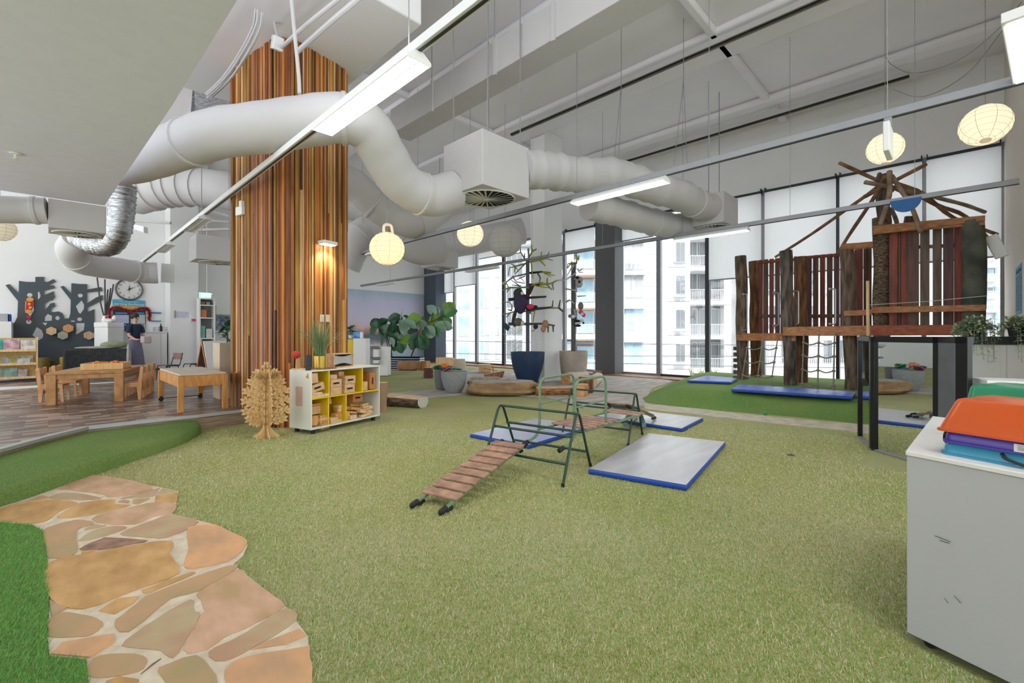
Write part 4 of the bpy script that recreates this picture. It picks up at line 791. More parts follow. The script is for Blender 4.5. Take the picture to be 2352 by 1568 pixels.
log('log_bench', 'short log on its side in front of the beige pot', G(1302, 884)+Vector((-.05, 0, .16)), G(1326, 880)+Vector((.3, -.05, .17)), .16, .15, M('pale_bark', '#cfc4b4', .85, bump=.3), CUT, cat='log')
log('tree_stump', 'orange sawn stump just right of the second hoop handrail', G(1342, 912)+Vector((0, .1, 0)), G(1342, 912)+Vector((0, .1, .27)), .16, .17, CUT, SAW, cat='stump')
log('tree_stump', 'tall brown stump behind the orange one', G(1358, 906)+Vector((.1, .2, 0)), G(1358, 906)+Vector((.1, .2, .38)), .16, .16, BARKR, SAW, cat='stump')
log('log_bench', 'pale rounded log slanting behind the stumps right of the hoops', G(1366, 892)+Vector((0, .1, .15)), G(1384, 884)+Vector((.4, .4, .15)), .15, .14, M('pale_bark', '#cfc4b4', .85), SAW, cat='log')
log('tree_stump', 'small dark stump left of the cement pots', G(984, 868)+Vector((0, 0, 0)), G(984, 868)+Vector((0, 0, .32)), .14, .14, M('dark_red_bark', '#5c4038', .9, bump=.4), SAW, cat='stump')
log('tree_stump', 'light wooden stump by the timber strip near the dark pier', G(1383, 858)+Vector((-.2, 0, .0)), G(1383, 858)+Vector((-.2, 0, .12)), .2, .2, M('tan_bark', '#a08468', .9), SAW, cat='stump')
rock('tan_boulder', 'long tan boulder in front of the striped planter', 909, 960, 852, .42, .7, M('tan_rock', '#b98a66', .85, hex2='#9c7452', scale=4, bump=.4), seed=5, flat_=.5)
for i, (px, lab) in enumerate(((966, 'left of two orange square stumps right of the tan boulder'), (981, 'right one of two orange square stumps right of the tan boulder'))):
    c = G(px, 851)+Vector((0, .1, 0)); tag(MB().cbox(c+Vector((0, 0, .18)), (.26, .26, .36), rot=.3).build('cube_stool', wood('orange_cedar', '#c08858', '#a06a3c'), bev=.03), lab, 'wooden seat')
def pot(lab, px, pyb, h, prof, mt, cat='pot', z=0., soil=True, name='planter_pot', dy=0.):
    c = G(px, pyb, z)+Vector((SN, CS, 0))*dy; c.z = z; t = thing(name, lab, cat, tuple(c)); MB().lathe(c, prof+[(prof[-1][0]-.03, prof[-1][1]), (prof[-1][0]-.05, prof[-1][1]-.08), (.0001, prof[-1][1]-.08)], 40).build('pot_body', mt, t, bev=0); return t, c
pf = lambda r, h, k=.5: [(r*k, 0), (r*(k+.06), .01)]+[(r*(k+.06+(.94-k)*math.sin(pi/2*(i/8))**.9), h*i/8+.01) for i in range(1, 9)]
NAVY = M('navy_glaze', '#1f3a5c', .45, hex2='#18304e', scale=3); BEIGE = M('beige_pot_finish', '#b0a498', .7, hex2='#a09488', scale=4)
t1, c1 = pot('large dark blue pot holding the tall olive branch sculpture', 1213, 882, .83, [(.25, 0), (.27, .02), (.33, .2), (.4, .4), (.44, .6), (.46, .84)], NAVY, z=.02, dy=.3)
t2, c2 = pot('large beige pot holding the grey pole with soft toys', 1323, 880, .8, [(.28, 0), (.3, .02), (.35, .25), (.38, .5), (.395, .85)], BEIGE, z=.02, dy=.5)
t3, c3 = pot('rounded grey cement pot filled with flower shaped discs', 1040, 906, .5, [(.12, 0), (.14, .005), (.185, .06), (.225, .14), (.255, .23), (.277, .33), (.29, .44), (.292, .5)], CEMENT, dy=.2)
t4, c4 = pot('dark grey cement pot half hidden behind the rounded one', 1013, 902, .5, [(.17, 0), (.2, .06), (.22, .2), (.235, .5)], M('dark_cement', '#6e7276', .8), dy=.5)
FD = [('navy', '#1f2f52', 1019, 847, .0), ('plum pink', '#a8607a', 1028, 849, -.1), ('green', '#3f9a50', 1005, 843, .45), ('teal', '#2a8a84', 1050, 848, .02), ('peach', '#e0a088', 1036, 841, .12), ('sea green', '#2f9478', 1008, 852, .2), ('yellow', '#e8c030', 1002, 850, .5), ('orange', '#e8802a', 1023, 842, .35)]
for nm, hx, px, py, ex in FD:
    base = c3 if px > 1012 else c4; d = dof(base)+ex*.4-.08; p = W(px, py, d); p.z = max(p.z, .53); r = .11; mb = MB(); X = Matrix.Translation(p) @ Matrix.Rotation(R.uniform(.2, .7), 4, Vector((R.uniform(-1, 1), R.uniform(-1, 1), 0)).normalized()) ; mb.X = X
    pr = []
    for i in range(64): a = 2*pi*i/64; q = r*(.78+.24*abs(math.cos(a*4))**.5); pr.append((q*math.cos(a), q*math.sin(a), 0))
    mb.prism(pr, (0, 0, .02)); tag(mb.build('flower_disc', M('disc_'+nm.replace(' ', '_'), hx, .45), smooth=False), nm+' flower shaped disc sticking out of the cement pots', 'toy disc', 'flower shaped discs in the cement pots')
t = thing('toy_boat', 'small wooden boat standing on the paving left of the dark blue pot', 'toy boat', tuple(G(1135, 866, .02))); c = G(1135, 868, .02); X = Matrix.Translation(c) @ Matrix.Rotation(-.6, 4, 'Z'); mb = MB(); mb.X = X
mb.prism([(-.28, -.1, .02), (.24, -.12, .02), (.3, -.13, .22), (-.3, -.11, .12)], (0, .24, 0)); mb.build('hull', wood('boat_wood', '#b98050', '#98603a'), t, bev=.01)
mb = MB(); mb.X = X; mb.tube([(-.02, 0, .1), (-.05, 0, .42)], .02, 8); mb.tube([(-.35, 0, .3), (.1, 0, .22)], .012, 6); mb.build('mast', HONEY, t)
for k, (px0, px1, py0, py1, d, nm) in enumerate([(1001, 1041, 822, 856, 14.6, 'cream plywood box standing behind the cement pots, left one'), (1040, 1068, 825, 856, 14.8, 'grey cream box behind the cement pots, right one'), (1100, 1128, 837, 850, 15.5, 'low pale timber crate near the windows left of the blue pot')]):
    a, b = W(px0, py1, d), W(px1, py1, d); h = W(px0, py0, d).z; tag(MB().prism([(a.x, a.y, .03), (b.x, b.y, .03), (b.x+.3, b.y+.35, .03), (a.x+.3, a.y+.35, .03)], (0, 0, max(h-.03, .15))).build('plywood_box', [PINE, M('cream_ply', '#cfc6ac', .6), PINE][k], bev=.005), nm, 'box')
# ================= BRANCH SCULPTURES =================
OLIVE = M('olive_branch', '#8c9236', .7, amt=.2); GRYB = M('grey_branch', '#84847e', .75, amt=.2); POLE = M('grey_pole', '#4e4f52', .5, amt=.1); PALEB = M('pale_branch', '#b9b9b2', .7)
d1 = dof(c1); top = W(1213, 598, d1).z
t = thing('branch_sculpture', 'tall grey pole with olive and grey branching twigs, rising from the dark blue pot', 'sculpture', tuple(c1+Vector((0, 0, .76))))
MB().tube([c1+Vector((0, 0, .77)), (c1.x, c1.y, top)], .052, 16).build('pole', M('pole_blue_grey', '#45505e', .5), t)
def B(pts, r, m, nm='branch', sc=6.53, ox=1140, oy=560, d=None, par=None):
    P = [W(ox+x/sc, oy+y/sc, (d or d1)+(e if len(q) > 2 else 0)) for q in pts for x, y, e in [(q[0], q[1], q[2] if len(q) > 2 else 0)]]; k = len(P)
    MB().tube(P, [r*(1-.4*i/max(1, k-1)) for i in range(k)], 7).build(nm, m, par or t)
for pts, r, m in [
 ([(490, 270, 0), (640, 240, -.2), (750, 215, -.3)], .03, OLIVE), ([(740, 215, -.3), (850, 250, -.3)], .016, GRYB), ([(650, 240, -.2), (735, 330, -.2)], .022, OLIVE), ([(665, 235, -.2), (678, 120, -.2)], .022, OLIVE), ([(750, 210, -.3), (795, 118, -.3)], .018, GRYB),
 ([(490, 200, 0), (540, 110, .1), (525, 15, .1)], .026, OLIVE), ([(540, 110, .1), (605, 75, .1)], .026, OLIVE), ([(480, 70, .1), (490, 270, 0)], .03, M('grey_metal_tip', '#808488')),
 ([(430, 230, 0), (360, 115, -.1), (365, 35, -.1)], .022, GRYB), ([(360, 135, -.1), (290, 145, -.1)], .018, GRYB), ([(420, 210, 0), (425, 140, 0)], .02, GRYB),
 ([(450, 290, 0), (290, 335, -.2), (220, 300, -.2)], .026, OLIVE), ([(290, 340, -.2), (200, 355, -.2), (178, 475, -.2)], .02, GRYB), ([(285, 345, -.2), (270, 430, -.2)], .024, OLIVE), ([(420, 310, 0), (280, 450, -.2)], .02, GRYB), ([(300, 350, -.2), (330, 420, -.2)], .016, GRYB),
 ([(510, 435, 0), (700, 415, -.3)], .036, BLACK), ([(690, 420, -.3), (820, 430, -.4)], .028, OLIVE), ([(730, 430, -.3), (880, 478, -.4)], .016, OLIVE), ([(720, 440, -.3), (820, 495, -.4)], .016, OLIVE), ([(620, 440, -.2), (660, 510, -.2), (645, 580, -.2)], .026, M('moss_branch', '#5e6440')), ([(520, 280, -.1), (550, 520, -.1)], .02, OLIVE),
 ([(450, 450, 0), (260, 490, -.2)], .028, GRYB), ([(260, 490, -.2), (150, 570, -.3)], .03, GRYB), ([(240, 480, -.2), (300, 570, -.2), (430, 590, -.1)], .026, PALEB), ([(430, 480, 0), (300, 540, -.2)], .018, GRYB), ([(350, 500, -.1), (430, 570, -.1)], .014, GRYB), ([(150, 570, -.3), (90, 600, -.3)], .05, M('sage_knob', '#a3a870')), ([(150, 590, -.3), (190, 660, -.3)], .018, GRYB),
 ([(500, 640, 0), (580, 600, -.2), (700, 575, -.2)], .03, OLIVE), ([(580, 615, -.1), (760, 600, -.3), (830, 590, -.4), (900, 550, -.5)], .032, OLIVE), ([(760, 600, -.3), (765, 505, -.3)], .028, OLIVE), ([(760, 610, -.3), (835, 690, -.3)], .026, OLIVE), ([(840, 590, -.4), (858, 690, -.4)], .026, GRYB), ([(600, 630, -.2), (800, 660, -.3)], .018, OLIVE), ([(500, 610, 0), (650, 610, -.2)], .034, BLACK), ([(900, 550, -.5), (960, 540, -.5), (1030, 545, -.6)], .022, PALEB),
 ([(480, 650, 0), (200, 655, -.3), (80, 700, -.3)], .028, GRYB), ([(200, 660, -.3), (155, 725, -.3)], .024, OLIVE), ([(350, 630, -.1), (220, 540, -.1)], .018, GRYB), ([(370, 630, -.1), (230, 615, -.1)], .022, GRYB), ([(500, 661, -.06), (260, 655, -.35)], .012, M('lime_rod', '#4fd84a', .4)),
 ([(180, 835, -.1), (500, 805, -.06), (750, 790, -.1)], .045, M('dark_limb', '#3a3a3a')), ([(470, 985, -.06), (830, 950, -.4)], .046, M('dark_limb', '#3a3a3a')), ([(820, 960, -.4), (940, 960, -.4)], .026, OLIVE), ([(840, 945, -.4), (850, 845, -.4)], .02, M('dark_limb', '#3a3a3a')), ([(935, 960, -.4), (960, 840, -.4)], .024, M('dark_limb', '#3a3a3a')), ([(940, 960, -.4), (1005, 1020, -.4)], .028, M('dark_limb', '#3a3a3a')),
 ([(470, 1010, 0), (280, 1015, -.2), (80, 1060, -.3)], .026, GRYB), ([(200, 1040, -.3), (150, 1100, -.3)], .022, GRYB), ([(230, 1000, -.2), (170, 985, -.3)], .024, GRYB), ([(230, 1000, -.2), (235, 920, -.2), (190, 870, -.2), (80, 880, -.3)], .018, GRYB), ([(510, 1010, 0), (575, 1005, -.1), (550, 1170, -.1)], .022, OLIVE), ([(480, 1000, 0), (520, 1050, -.1)], .03, OLIVE),
 ([(180, 1200, -.1), (480, 1200, -.06), (720, 1195, -.1)], .044, M('dark_limb2', '#55564e')), ([(720, 1200, -.1), (880, 1225, -.2)], .03, M('moss_branch', '#5e6440')), ([(775, 1220, -.1), (778, 1330, -.1)], .026, M('moss_branch', '#5e6440')), ([(850, 1225, -.2), (855, 1320, -.2)], .028, M('moss_branch', '#5e6440'))]: B(pts, r, m)
def plush(name, lab, parts, mts, cat='soft toy'):
    p = parts[0][0]; t_ = thing(name, lab, cat, tuple(p)); 
    for nm, mi in sorted({(q[4], q[3]) for q in parts}):
        mb = MB()
        for c_, r, sc, m_, n_ in parts:
            if (n_, m_) == (nm, mi):
                if isinstance(c_, list): mb.tube(cr(c_, 4), [r]*(4*(len(c_)-1)+1), 8)
                else: mb.ball(c_, r, n=14, rings=10, sc=sc)
        mb.build(nm, mts[mi], t_)
def w1(x, y, e=0): return W(1140+x/6.53, 560+y/6.53, d1+e)
plush('toy_monkey', 'large dark furry toy monkey in a purple top clinging to the branch sculpture', [(w1(360, 880, -.22), .3, (.7, .5, 1), 0, 'body'), (w1(330, 745, -.22), .14, (1, .9, 1), 1, 'head'), ([w1(300, 790, -.25), w1(270, 840, -.3), w1(330, 700, -.15), w1(345, 660, -.05)], .05, 0, 1, 'arm'), ([w1(400, 800, -.25), w1(470, 770, -.25), w1(510, 700, -.12), w1(545, 620, -.05)], .05, 0, 2, 'striped_arm'), ([w1(300, 980, -.2), w1(270, 1080, -.2), w1(255, 1170, -.2), w1(290, 1235, -.2)], .045, 0, 1, 'tail'), (w1(390, 740, -.36), .045, (1, 1, 1), 3, 'pale_muzzle')], [M('purple_plush', '#3a3350', .9), M('dark_fur', '#3c3a3a', .95, bump=.5), M('maroon_plush', '#4a2430', .9), M('white_plush', '#dcdcd8', .9)])
plush('toy_bird', 'bright pink toy bird with dark head on the branch sculpture', [(w1(510, 940, -.2), .1, (1.3, 1, .7), 0, 'body'), (w1(585, 945, -.2), .06, (1.2, 1, .8), 1, 'head')], [M('hot_pink_plush', '#e8306a', .8), M('navy_plush', '#22263c', .9)])
plush('toy_sloth', 'small grey brown furry toy on the lower left limb of the branch sculpture', [(w1(330, 1170, -.25), .12, (1.2, .8, .9), 0, 'body'), (w1(385, 1185, -.25), .07, (1, 1, 1), 1, 'face')], [M('grey_brown_fur', '#6a6258', .95, bump=.5), M('white_plush', '#dcdcd8', .9)])
plush('toy_bear', 'tan toy animal hanging at the right end of the lowest limb', [(w1(735, 1200, -.25), .1, (.9, .8, 1.1), 0, 'body'), (w1(705, 1275, -.25), .085, (.8, .8, 1), 0, 'head')], [M('tan_plush', '#a98468', .95)])
plush('toy_spider', 'small navy blue round toy under the lowest limb right of the pole', [(w1(590, 1240, -.2), .065, (1, 1, 1), 0, 'body'), ([w1(590, 1250, -.2), w1(560, 1300, -.2), w1(525, 1305, -.2)], .008, 0, 0, 'leg')], [M('navy_plush', '#22263c', .9)])
p = w1(150, 1240, -.3); tag(MB().cbox(p, (.22, .06, .13), rot=Matrix.Rotation(.6, 3, 'Y')).build('hanging_pouch', M('teal_felt', '#1f4a5c', .8), bev=.02), 'flat teal felt pouch hanging at the left end of the lowest limb', 'pouch')
d2 = dof(c2); t = thing('toy_pole', 'grey pole with pale twigs rising from the beige pot', 'sculpture', tuple(c2+Vector((0, 0, .78))))
MB().tube([c2+Vector((0, 0, .78)), (c2.x, c2.y, W(1319, 603, d2).z)], .068, 16).build('pole', POLE, t)
for pts in [[(330, 110), (200, 130), (190, 220)], [(280, 90), (190, 215)], [(320, 150), (270, 250)], [(360, 300, -.1), (240, 380, -.2), (160, 430, -.2)], [(400, 360, -.1), (320, 430, -.1)], [(380, 220), (420, 290), (490, 290)], [(420, 260), (490, 220)], [(360, 130), (380, 0), (340, -40)], [(400, 60), (410, -30)], [(350, 635, -.08), (250, 615, -.2), (150, 595, -.3)], [(250, 620, -.2), (140, 610, -.3)], [(380, 745, -.05), (545, 735, -.1)], [(320, 880, -.1), (230, 810, -.2), (110, 855, -.3)], [(230, 820, -.2), (160, 865, -.2)], [(300, 140), (240, 260), (190, 340)], [(320, 990, -.1), (340, 1110, -.1)]]: B([(q[0], q[1], q[2] if len(q) > 2 else -.06) for q in pts], .022, PALEB if R.random() < .7 else OLIVE, sc=8.25, ox=1280, oy=590, d=d2)
def w2(x, y, e=-.14): return W(1280+x/8.25, 590+y/8.25, d2+e)
WP, BP = M('white_plush', '#dcdcd8', .9), M('black_plush', '#1c1c1e', .9)
plush('toy_lemur', 'shaggy grey toy animal with black patches near the top of the grey pole', [(w2(410, 500), .11, (1, .9, 1.1), 0, 'body'), (w2(430, 430), .085, (1, 1, 1), 0, 'head'), (w2(420, 470, -.24), .035, (1, 1, 1), 1, 'dark_eye_patch'), (w2(380, 390, -.2), .05, (1.2, 1, .7), 1, 'ear')], [M('grey_plush', '#a8a8a4', .95, bump=.6), BP])
plush('toy_possum', 'grey toy animal above the pink one on the right side of the grey pole', [(w2(445, 930), .085, (.9, .9, 1.3), 0, 'body')], [M('mid_grey_plush', '#74746f', .95, bump=.5)])
plush('toy_flamingo', 'pink and white soft toy on the right side of the grey pole', [(w2(450, 1045), .07, (1.1, .9, .8), 0, 'body'), (w2(500, 1100), .06, (.9, .9, 1), 0, 'wing'), (w2(470, 1080, -.2), .04, (1, 1, 1), 1, 'belly')], [M('pink_plush', '#e0406e', .85), WP])
plush('toy_zebra', 'black and white striped soft toy low on the grey pole', [(w2(380, 1215), .085, (1.2, .9, .5), 1, 'stripe'), (w2(390, 1255), .08, (1.3, .9, .45), 0, 'body'), (w2(390, 1300), .085, (1.3, .9, .4), 1, 'stripe'), (w2(465, 1200), .06, (1, 1, .8), 0, 'head'), (w2(495, 1250), .03, (1, 1, 1), 1, 'muzzle')], [WP, BP])
plush('toy_bunny', 'white soft toy with grey head on the left side of the grey pole', [(w2(300, 1130), .06, (1.1, 1, .9), 0, 'body'), (w2(240, 1120), .05, (1, 1, 1), 1, 'head'), (w2(340, 1165), .04, (1, 1, 1), 2, 'scarf')], [WP, M('mid_grey_plush', '#74746f'), M('indigo_plush', '#3a3a70', .9)])
# white bare twig tree near the windows
t = thing('white_twig_tree', 'slender bare white twig tree between the window and the dark blue pot', 'tree', tuple(G(1184, 870)+Vector((.4, .5, .02)))); c = G(1184, 866)+Vector((.5, .5, .02)); dd = dof(c); WT_ = M('white_twig', '#e8e8e4', .6)
MB().lathe(c, [(.16, 0), (.02, .03), (.018, .1)], 12).build('stand', WT_, t)
mb = MB(); H2 = W(1184, 750, dd).z; mb.tube([c, (c.x, c.y, H2)], [.03, .012], 6)
for i in range(34):
    z = R.uniform(.4, H2); a = R.uniform(0, 2*pi); L = .32*(1-.5*abs(z-H2*.7)/H2)*R.uniform(.6, 1.3); e = Vector((math.cos(a)*L, math.sin(a)*L, L*.5)); mb.tube([(c.x, c.y, z), Vector((c.x, c.y, z))+e], [.008, .004], 4); mb.tube([Vector((c.x, c.y, z))+e*.6, Vector((c.x, c.y, z))+e*.6+Vector((R.uniform(-.1, .1), R.uniform(-.1, .1), .08))], .004, 4)
mb.build('twigs', WT_, t)
# ================= PLANTER WITH FIDDLE LEAF FIGS =================
a, b = W(888, 848, 16.9), W(972, 848, 16.7); cpl = (a+b)/2+Vector((.1, .3, 0)); t = thing('striped_planter', 'low dark corrugated metal planter with pale stripes in front of the mural', 'planter', (cpl.x, cpl.y, 0)); uu = (b-a).normalized(); ang = math.atan2(uu.y, uu.x); L = (b-a).length
X = Matrix.Translation((cpl.x, cpl.y, 0)) @ Matrix.Rotation(ang, 4, 'Z'); mb = MB(); mb.X = X; prof = []
for i in range(25): z = .02+.48*i/24; prof.append((.25+.02*math.sin(i*pi/2), z))
for i in range(24):
    (w0, za), (w1_, zb) = prof[i], prof[i+1]
    mb.add([(-L/2-w0*.2, -w0, za), (L/2+w0*.2, -w0, za), (L/2+w0*.2, w0, za), (-L/2-w0*.2, w0, za), (-L/2-w1_*.2, -w1_, zb), (L/2+w1_*.2, -w1_, zb), (L/2+w1_*.2, w1_, zb), (-L/2-w1_*.2, w1_, zb)], [(0, 1, 5, 4), (1, 2, 6, 5), (2, 3, 7, 6), (3, 0, 4, 7)], 1 if i % 4 in (0, 1) else 0)
mb.build('corrugated_side', [M('navy_corrugated', '#16233e', .35, .3), M('pale_corrugated', '#c4ccd8', .3, .3)], t, smooth=False)
mb = MB(); mb.X = X; mb.box(-L/2, L/2, -.22, .22, .44, .46); mb.build('soil', M('soil', '#3a2c22', .95), t, smooth=False)
LF = [M('fig_leaf_dark', '#3a6a4a', .35, hex2='#234a34', scale=5), M('fig_leaf_green', '#4f8a4a', .35, amt=.2), M('fig_leaf_lime', '#86b048', .4, amt=.15), M('fig_leaf_grey', '#8fae9c', .35, amt=.15)]
def bigleaf(mb, base, dirv, L, w_, mi, droop=.3, roll=0.):
    dirv = dirv.normalized(); s = dirv.cross(Vector((0, 0, 1))); s = s.normalized() if s.length > .1 else Vector((1, 0, 0)); n_ = 6; vs = []; up = s.cross(dirv); s, up = s*math.cos(roll)+up*math.sin(roll), up*math.cos(roll)-s*math.sin(roll)
    for i in range(n_+1):
        f = i/n_; wd = w_*(math.sin(pi*min(1, f*.93+.05)))**.8*(.75+.5*f); c_ = base+dirv*L*f+up*(-droop*L*f*f)
        for q in (-1, -.5, 0, .5, 1): vs.append(c_+s*wd*q+up*abs(q)*wd*.25)
    mb.add(vs, [(i*5+j, i*5+j+1, (i+1)*5+j+1, (i+1)*5+j) for i in range(n_) for j in range(4)], mi)
def fig(name, lab, base, stems, leaves, d):
    t_ = thing(name, lab, 'plant', tuple(base)); mb = MB()
    for s in stems: mb.tube(cr([base]+[W(x, y, d+e) for x, y, e in s], 5), .018, 6)
    mb.build('stem', M('fig_stem', '#5a5048', .8), t_); mb = MB()
    for x, y, e, ax, az, L, mi in leaves: bigleaf(mb, W(x, y, d+e), Rv*math.cos(ax)*math.cos(az)+Vector((0, 0, math.sin(az)))+Fv*math.sin(ax)*math.cos(az), L*1.12, L*.46, mi, .22, R.choice((-1, 1))*R.uniform(.7, 1.5))
    mb.build('leaves', LF, t_, angle=80)
q = X @ Vector((L*.22, 0, .46))
fig('fiddle_leaf_fig', 'fiddle leaf fig with large leaves reaching in front of the window, right side of planter', q, [[(950, 800, 0), (958, 770, 0), (975, 745, -.1), (1000, 735, -.2), (1020, 720, -.3)], [(952, 800, .1), (960, 770, .2), (945, 740, .2)]], [(960, 770, -.1, a_, z_, .5, m_) for a_, z_, m_ in ((0, -1.2, 0), (.3, -.9, 1), (-.6, -1, 0), (2.8, -1, 0))]+[(1005, 735, -.2, .2, .6, .45, 1), (1010, 728, -.2, 2.6, .9, .42, 3), (1022, 718, -.3, .3, .9, .45, 2), (1020, 722, -.3, -.4, .3, .45, 1), (1018, 730, -.3, .5, -.7, .4, 1), (1000, 742, -.1, -.6, -.4, .45, 3), (985, 745, -.1, .1, .7, .42, 2), (975, 745, 0, 2.4, .6, .42, 1), (980, 750, -.2, -.3, -.6, .45, 3), (968, 760, -.1, .4, -.3, .45, 0), (1010, 745, -.3, .2, -.2, .42, 3), (995, 750, -.3, -.2, -.9, .4, 1), (960, 760, .1, 2.9, .1, .4, 0), (1028, 716, -.3, 2.8, 1.2, .35, 2), (990, 738, -.2, 1.5, 1.0, .38, 1), (965, 752, -.1, -.8, .7, .4, 3), (1002, 722, -.2, 2.9, .8, .4, 3), (955, 755, -.1, 2.7, .8, .35, 1)], 16.6)
q = X @ Vector((-L*.3, 0, .46))
fig('fiddle_leaf_fig', 'darker fiddle leaf fig leaning left over the white drawers, left side of planter', q, [[(892, 800, 0), (888, 775, -.1), (895, 745, -.1), (915, 735, -.1)], [(900, 800, .1), (915, 780, 0)], [(888, 770, 0), (870, 750, -.1)]], [(868, 750, -.1, a_, z_, .38, 0) for a_, z_ in ((2.8, .7), (.3, .8), (3.0, -.6), (.2, -.7), (1.5, .4))]+[(895, 745, -.1, 2.9, -.9, .5, 0), (900, 742, -.1, .2, -1.2, .5, 0), (890, 735, -.1, .2, .2, .48, 0), (910, 735, -.2, 3, -1.0, .48, 0), (918, 735, -.2, .3, -1.1, .5, 3), (922, 733, -.2, 1.8, 1.1, .4, 3), (925, 737, -.2, 0, -.3, .5, 3), (935, 735, -.2, .1, .3, .45, 2), (888, 770, -.1, 3, -.9, .4, 0), (890, 765, -.1, .1, -.4, .45, 0), (895, 775, -.1, -.3, -.9, .35, 3), (915, 785, 0, .1, .25, .45, 2), (912, 785, 0, 2.9, -1.0, .35, 0), (915, 787, -.1, -.2, -1.2, .35, 0), (918, 785, 0, .3, -.8, .3, 3), (940, 735, 0, .2, -.4, .45, 3), (945, 740, 0, 2.8, .8, .35, 1), (880, 745, 0, 2.9, .3, .4, 0)], 16.5)
# white drawers and stacked shelves left of the planter
def cboxpx(name, lab, px0, px1, py0, py1, d, dp, mt, cat, bev=.004, floor=None, par=None):
    a, b = W(px0, py1, d), W(px1, py1, d); z1 = W(px0, py0, d).z; z0_ = a.z if floor is None else floor; e = Fv*dp
    o = MB().prism([(a.x, a.y, z0_), (b.x, b.y, z0_), (b.x+e.x, b.y+e.y, z0_), (a.x+e.x, a.y+e.y, z0_)], (0, 0, z1-z0_)).build(name, mt, par, bev=bev)
    return tag(o, lab, cat) if par is None else o
t = thing('storage_shelf', 'white and grey storage shelf beside the block shelf, with pale side panel', 'shelf unit', tuple(W(870, 847, 14.5)))
cboxpx('side_panel', '', 871, 890, 796, 847, 14.5, .4, LAM, '', floor=.02, par=t); cboxpx('body', '', 846, 870, 797, 847, 14.8, .4, M('grey_carcass', '#9fa0a2', .6), '', floor=.02, par=t)
cboxpx('shelf', '', 843, 872, 797, 800, 14.4, .45, M('grey_shelf_edge', '#77787a', .5), '', par=t); cboxpx('shelf', '', 843, 872, 821, 825, 14.4, .45, M('grey_shelf_edge', '#77787a', .5), '', par=t)
cboxpx('white_drawer', '', 857, 869, 802, 820, 14.3, .3, LAM, '', par=t); cboxpx('white_drawer', '', 857, 869, 827, 834, 14.3, .3, LAM, '', par=t)
tag(MB().cbox(W(855, 793, 14.6), (.5, .3, .09), rot=-.7).build('folded_blanket', M('pale_blanket', '#c4c0b8', .9, bump=.5), bev=.03), 'crumpled pale blanket on top of the white storage shelf', 'blanket')
t = thing('cube_cabinet', 'white cube cabinet with a yellow inner side behind the frame box', 'cabinet', tuple(W(826, 800, 12)))
cboxpx('white_panel', '', 811, 841, 777, 806, 11.0, .3, LAM, '', floor=.02, par=t); cboxpx('yellow_panel', '', 799, 810, 779, 806, 11.2, .3, YEL, '', floor=.02, par=t)
p = W(822, 770, 11.1); tag(cboxpx('picture_box', '', 811, 826, 762, 776.5, 11.1, .12, M('blue_print', '#1c4fb0', .5, hex2='#6ab0e0', scale=18), ''), 'small blue patterned box standing on the white cube cabinet', 'box'); tag(cboxpx('white_block', '', 826.5, 832, 762, 776.5, 11.1, .1, LAM, ''), 'narrow white block beside the blue patterned box', 'block')
p = W(806, 770, 11.2); t = thing('potted_plant', 'small dark green bushy plant just right of the slatted column', 'plant', tuple(W(806, 777, 11.2))); MB().lathe(W(806, 777, 11.2), [(.05, 0), (.07, .08), (.0001, .08)], 14).build('pot', LAM, t); mb = MB()
for i in range(60): a_, z_ = R.uniform(0, 2*pi), R.uniform(-.2, 1.2); bigleaf(mb, W(806, 760, 11.2), Vector((math.cos(a_)*math.cos(z_), math.sin(a_)*math.cos(z_), math.sin(z_))), R.uniform(.12, .26), .02, R.choice((0, 0, 3)))
mb.build('leaves', LF, t, angle=80)
# ================= PLAY FORT =================
fort = thing('play_fort', 'timber play fort on log posts with slatted walls and a roof of radiating poles', 'play fort', (11.2, 1.5, FZ))
def post(pxb, pyb, pxt, pyt, wpx, x, mt, bulge=None, lab=None):
    b = PX(pxb, pyb, x); tp = PX(pxt, pyt, x); d = dof(b); k = (pxb-1176)/FL; r = wpx/2/FL*d/math.sqrt(1+k*k)**.5*.97
    n = 12; P = [b.lerp(tp, i/n)+Vector((0, .012*math.sin(i*.9+pxb), 0)) for i in range(n+1)]; rr = [r*(1+.03*math.sin(i*1.7+pxb)+(bulge[2]*math.exp(-((i/n-bulge[0])/bulge[1])**2) if bulge else 0)) for i in range(n+1)]
    mb = MB(); mb.tube(P, rr, 20); mb.build('log_post', mt, fort, angle=50, label=lab)
post(1706, 880, 1702, 588, 27, 11.7, BARK); post(1737, 868, 1733, 600, 26, 12.5, BARKR); post(1817, 889, 1804, 576, 29, 10.95, BARKD, (.45, .1, .2)); post(1842, 881, 1838, 590, 29, 11.8, BARKR)
post(1957, 896, 1946, 573, 32, 10.9, BARK); post(1986, 892, 1986, 760, 24, 12.0, BARKD); post(2026, 900, 2023, 500, 36, 10.75, M('scored_bark', '#7a6650', .9, hex2='#2e241c', scale=16, bump=.9, stretch=(1, 1, 3)), lab='front tower post with deep scored bark')
post(2031, 560, 2028, 402, 30, 10.9, BARKD); post(2240, 905, 2236, 506, 50, 10.35, M('grey_green_bark', '#5e6052', .9, hex2='#3a3c38', scale=3, bump=.4), lab='thick grey right hand tower post'); post(2092, 560, 2090, 498, 26, 12.0, BARKD)
def plank(nm, px0, py0a, py0b, px1, py1a, py1b, x0, x1, th_, mt, **k):
    a, b, c, d = PX(px0, py0a, x0), PX(px0, py0b, x0), PX(px1, py1b, x1), PX(px1, py1a, x1); a.z, b.z
    MB().prism([a, b, c, d], (th_, 0, 0)).build(nm, mt, fort, bev=.006, **k)
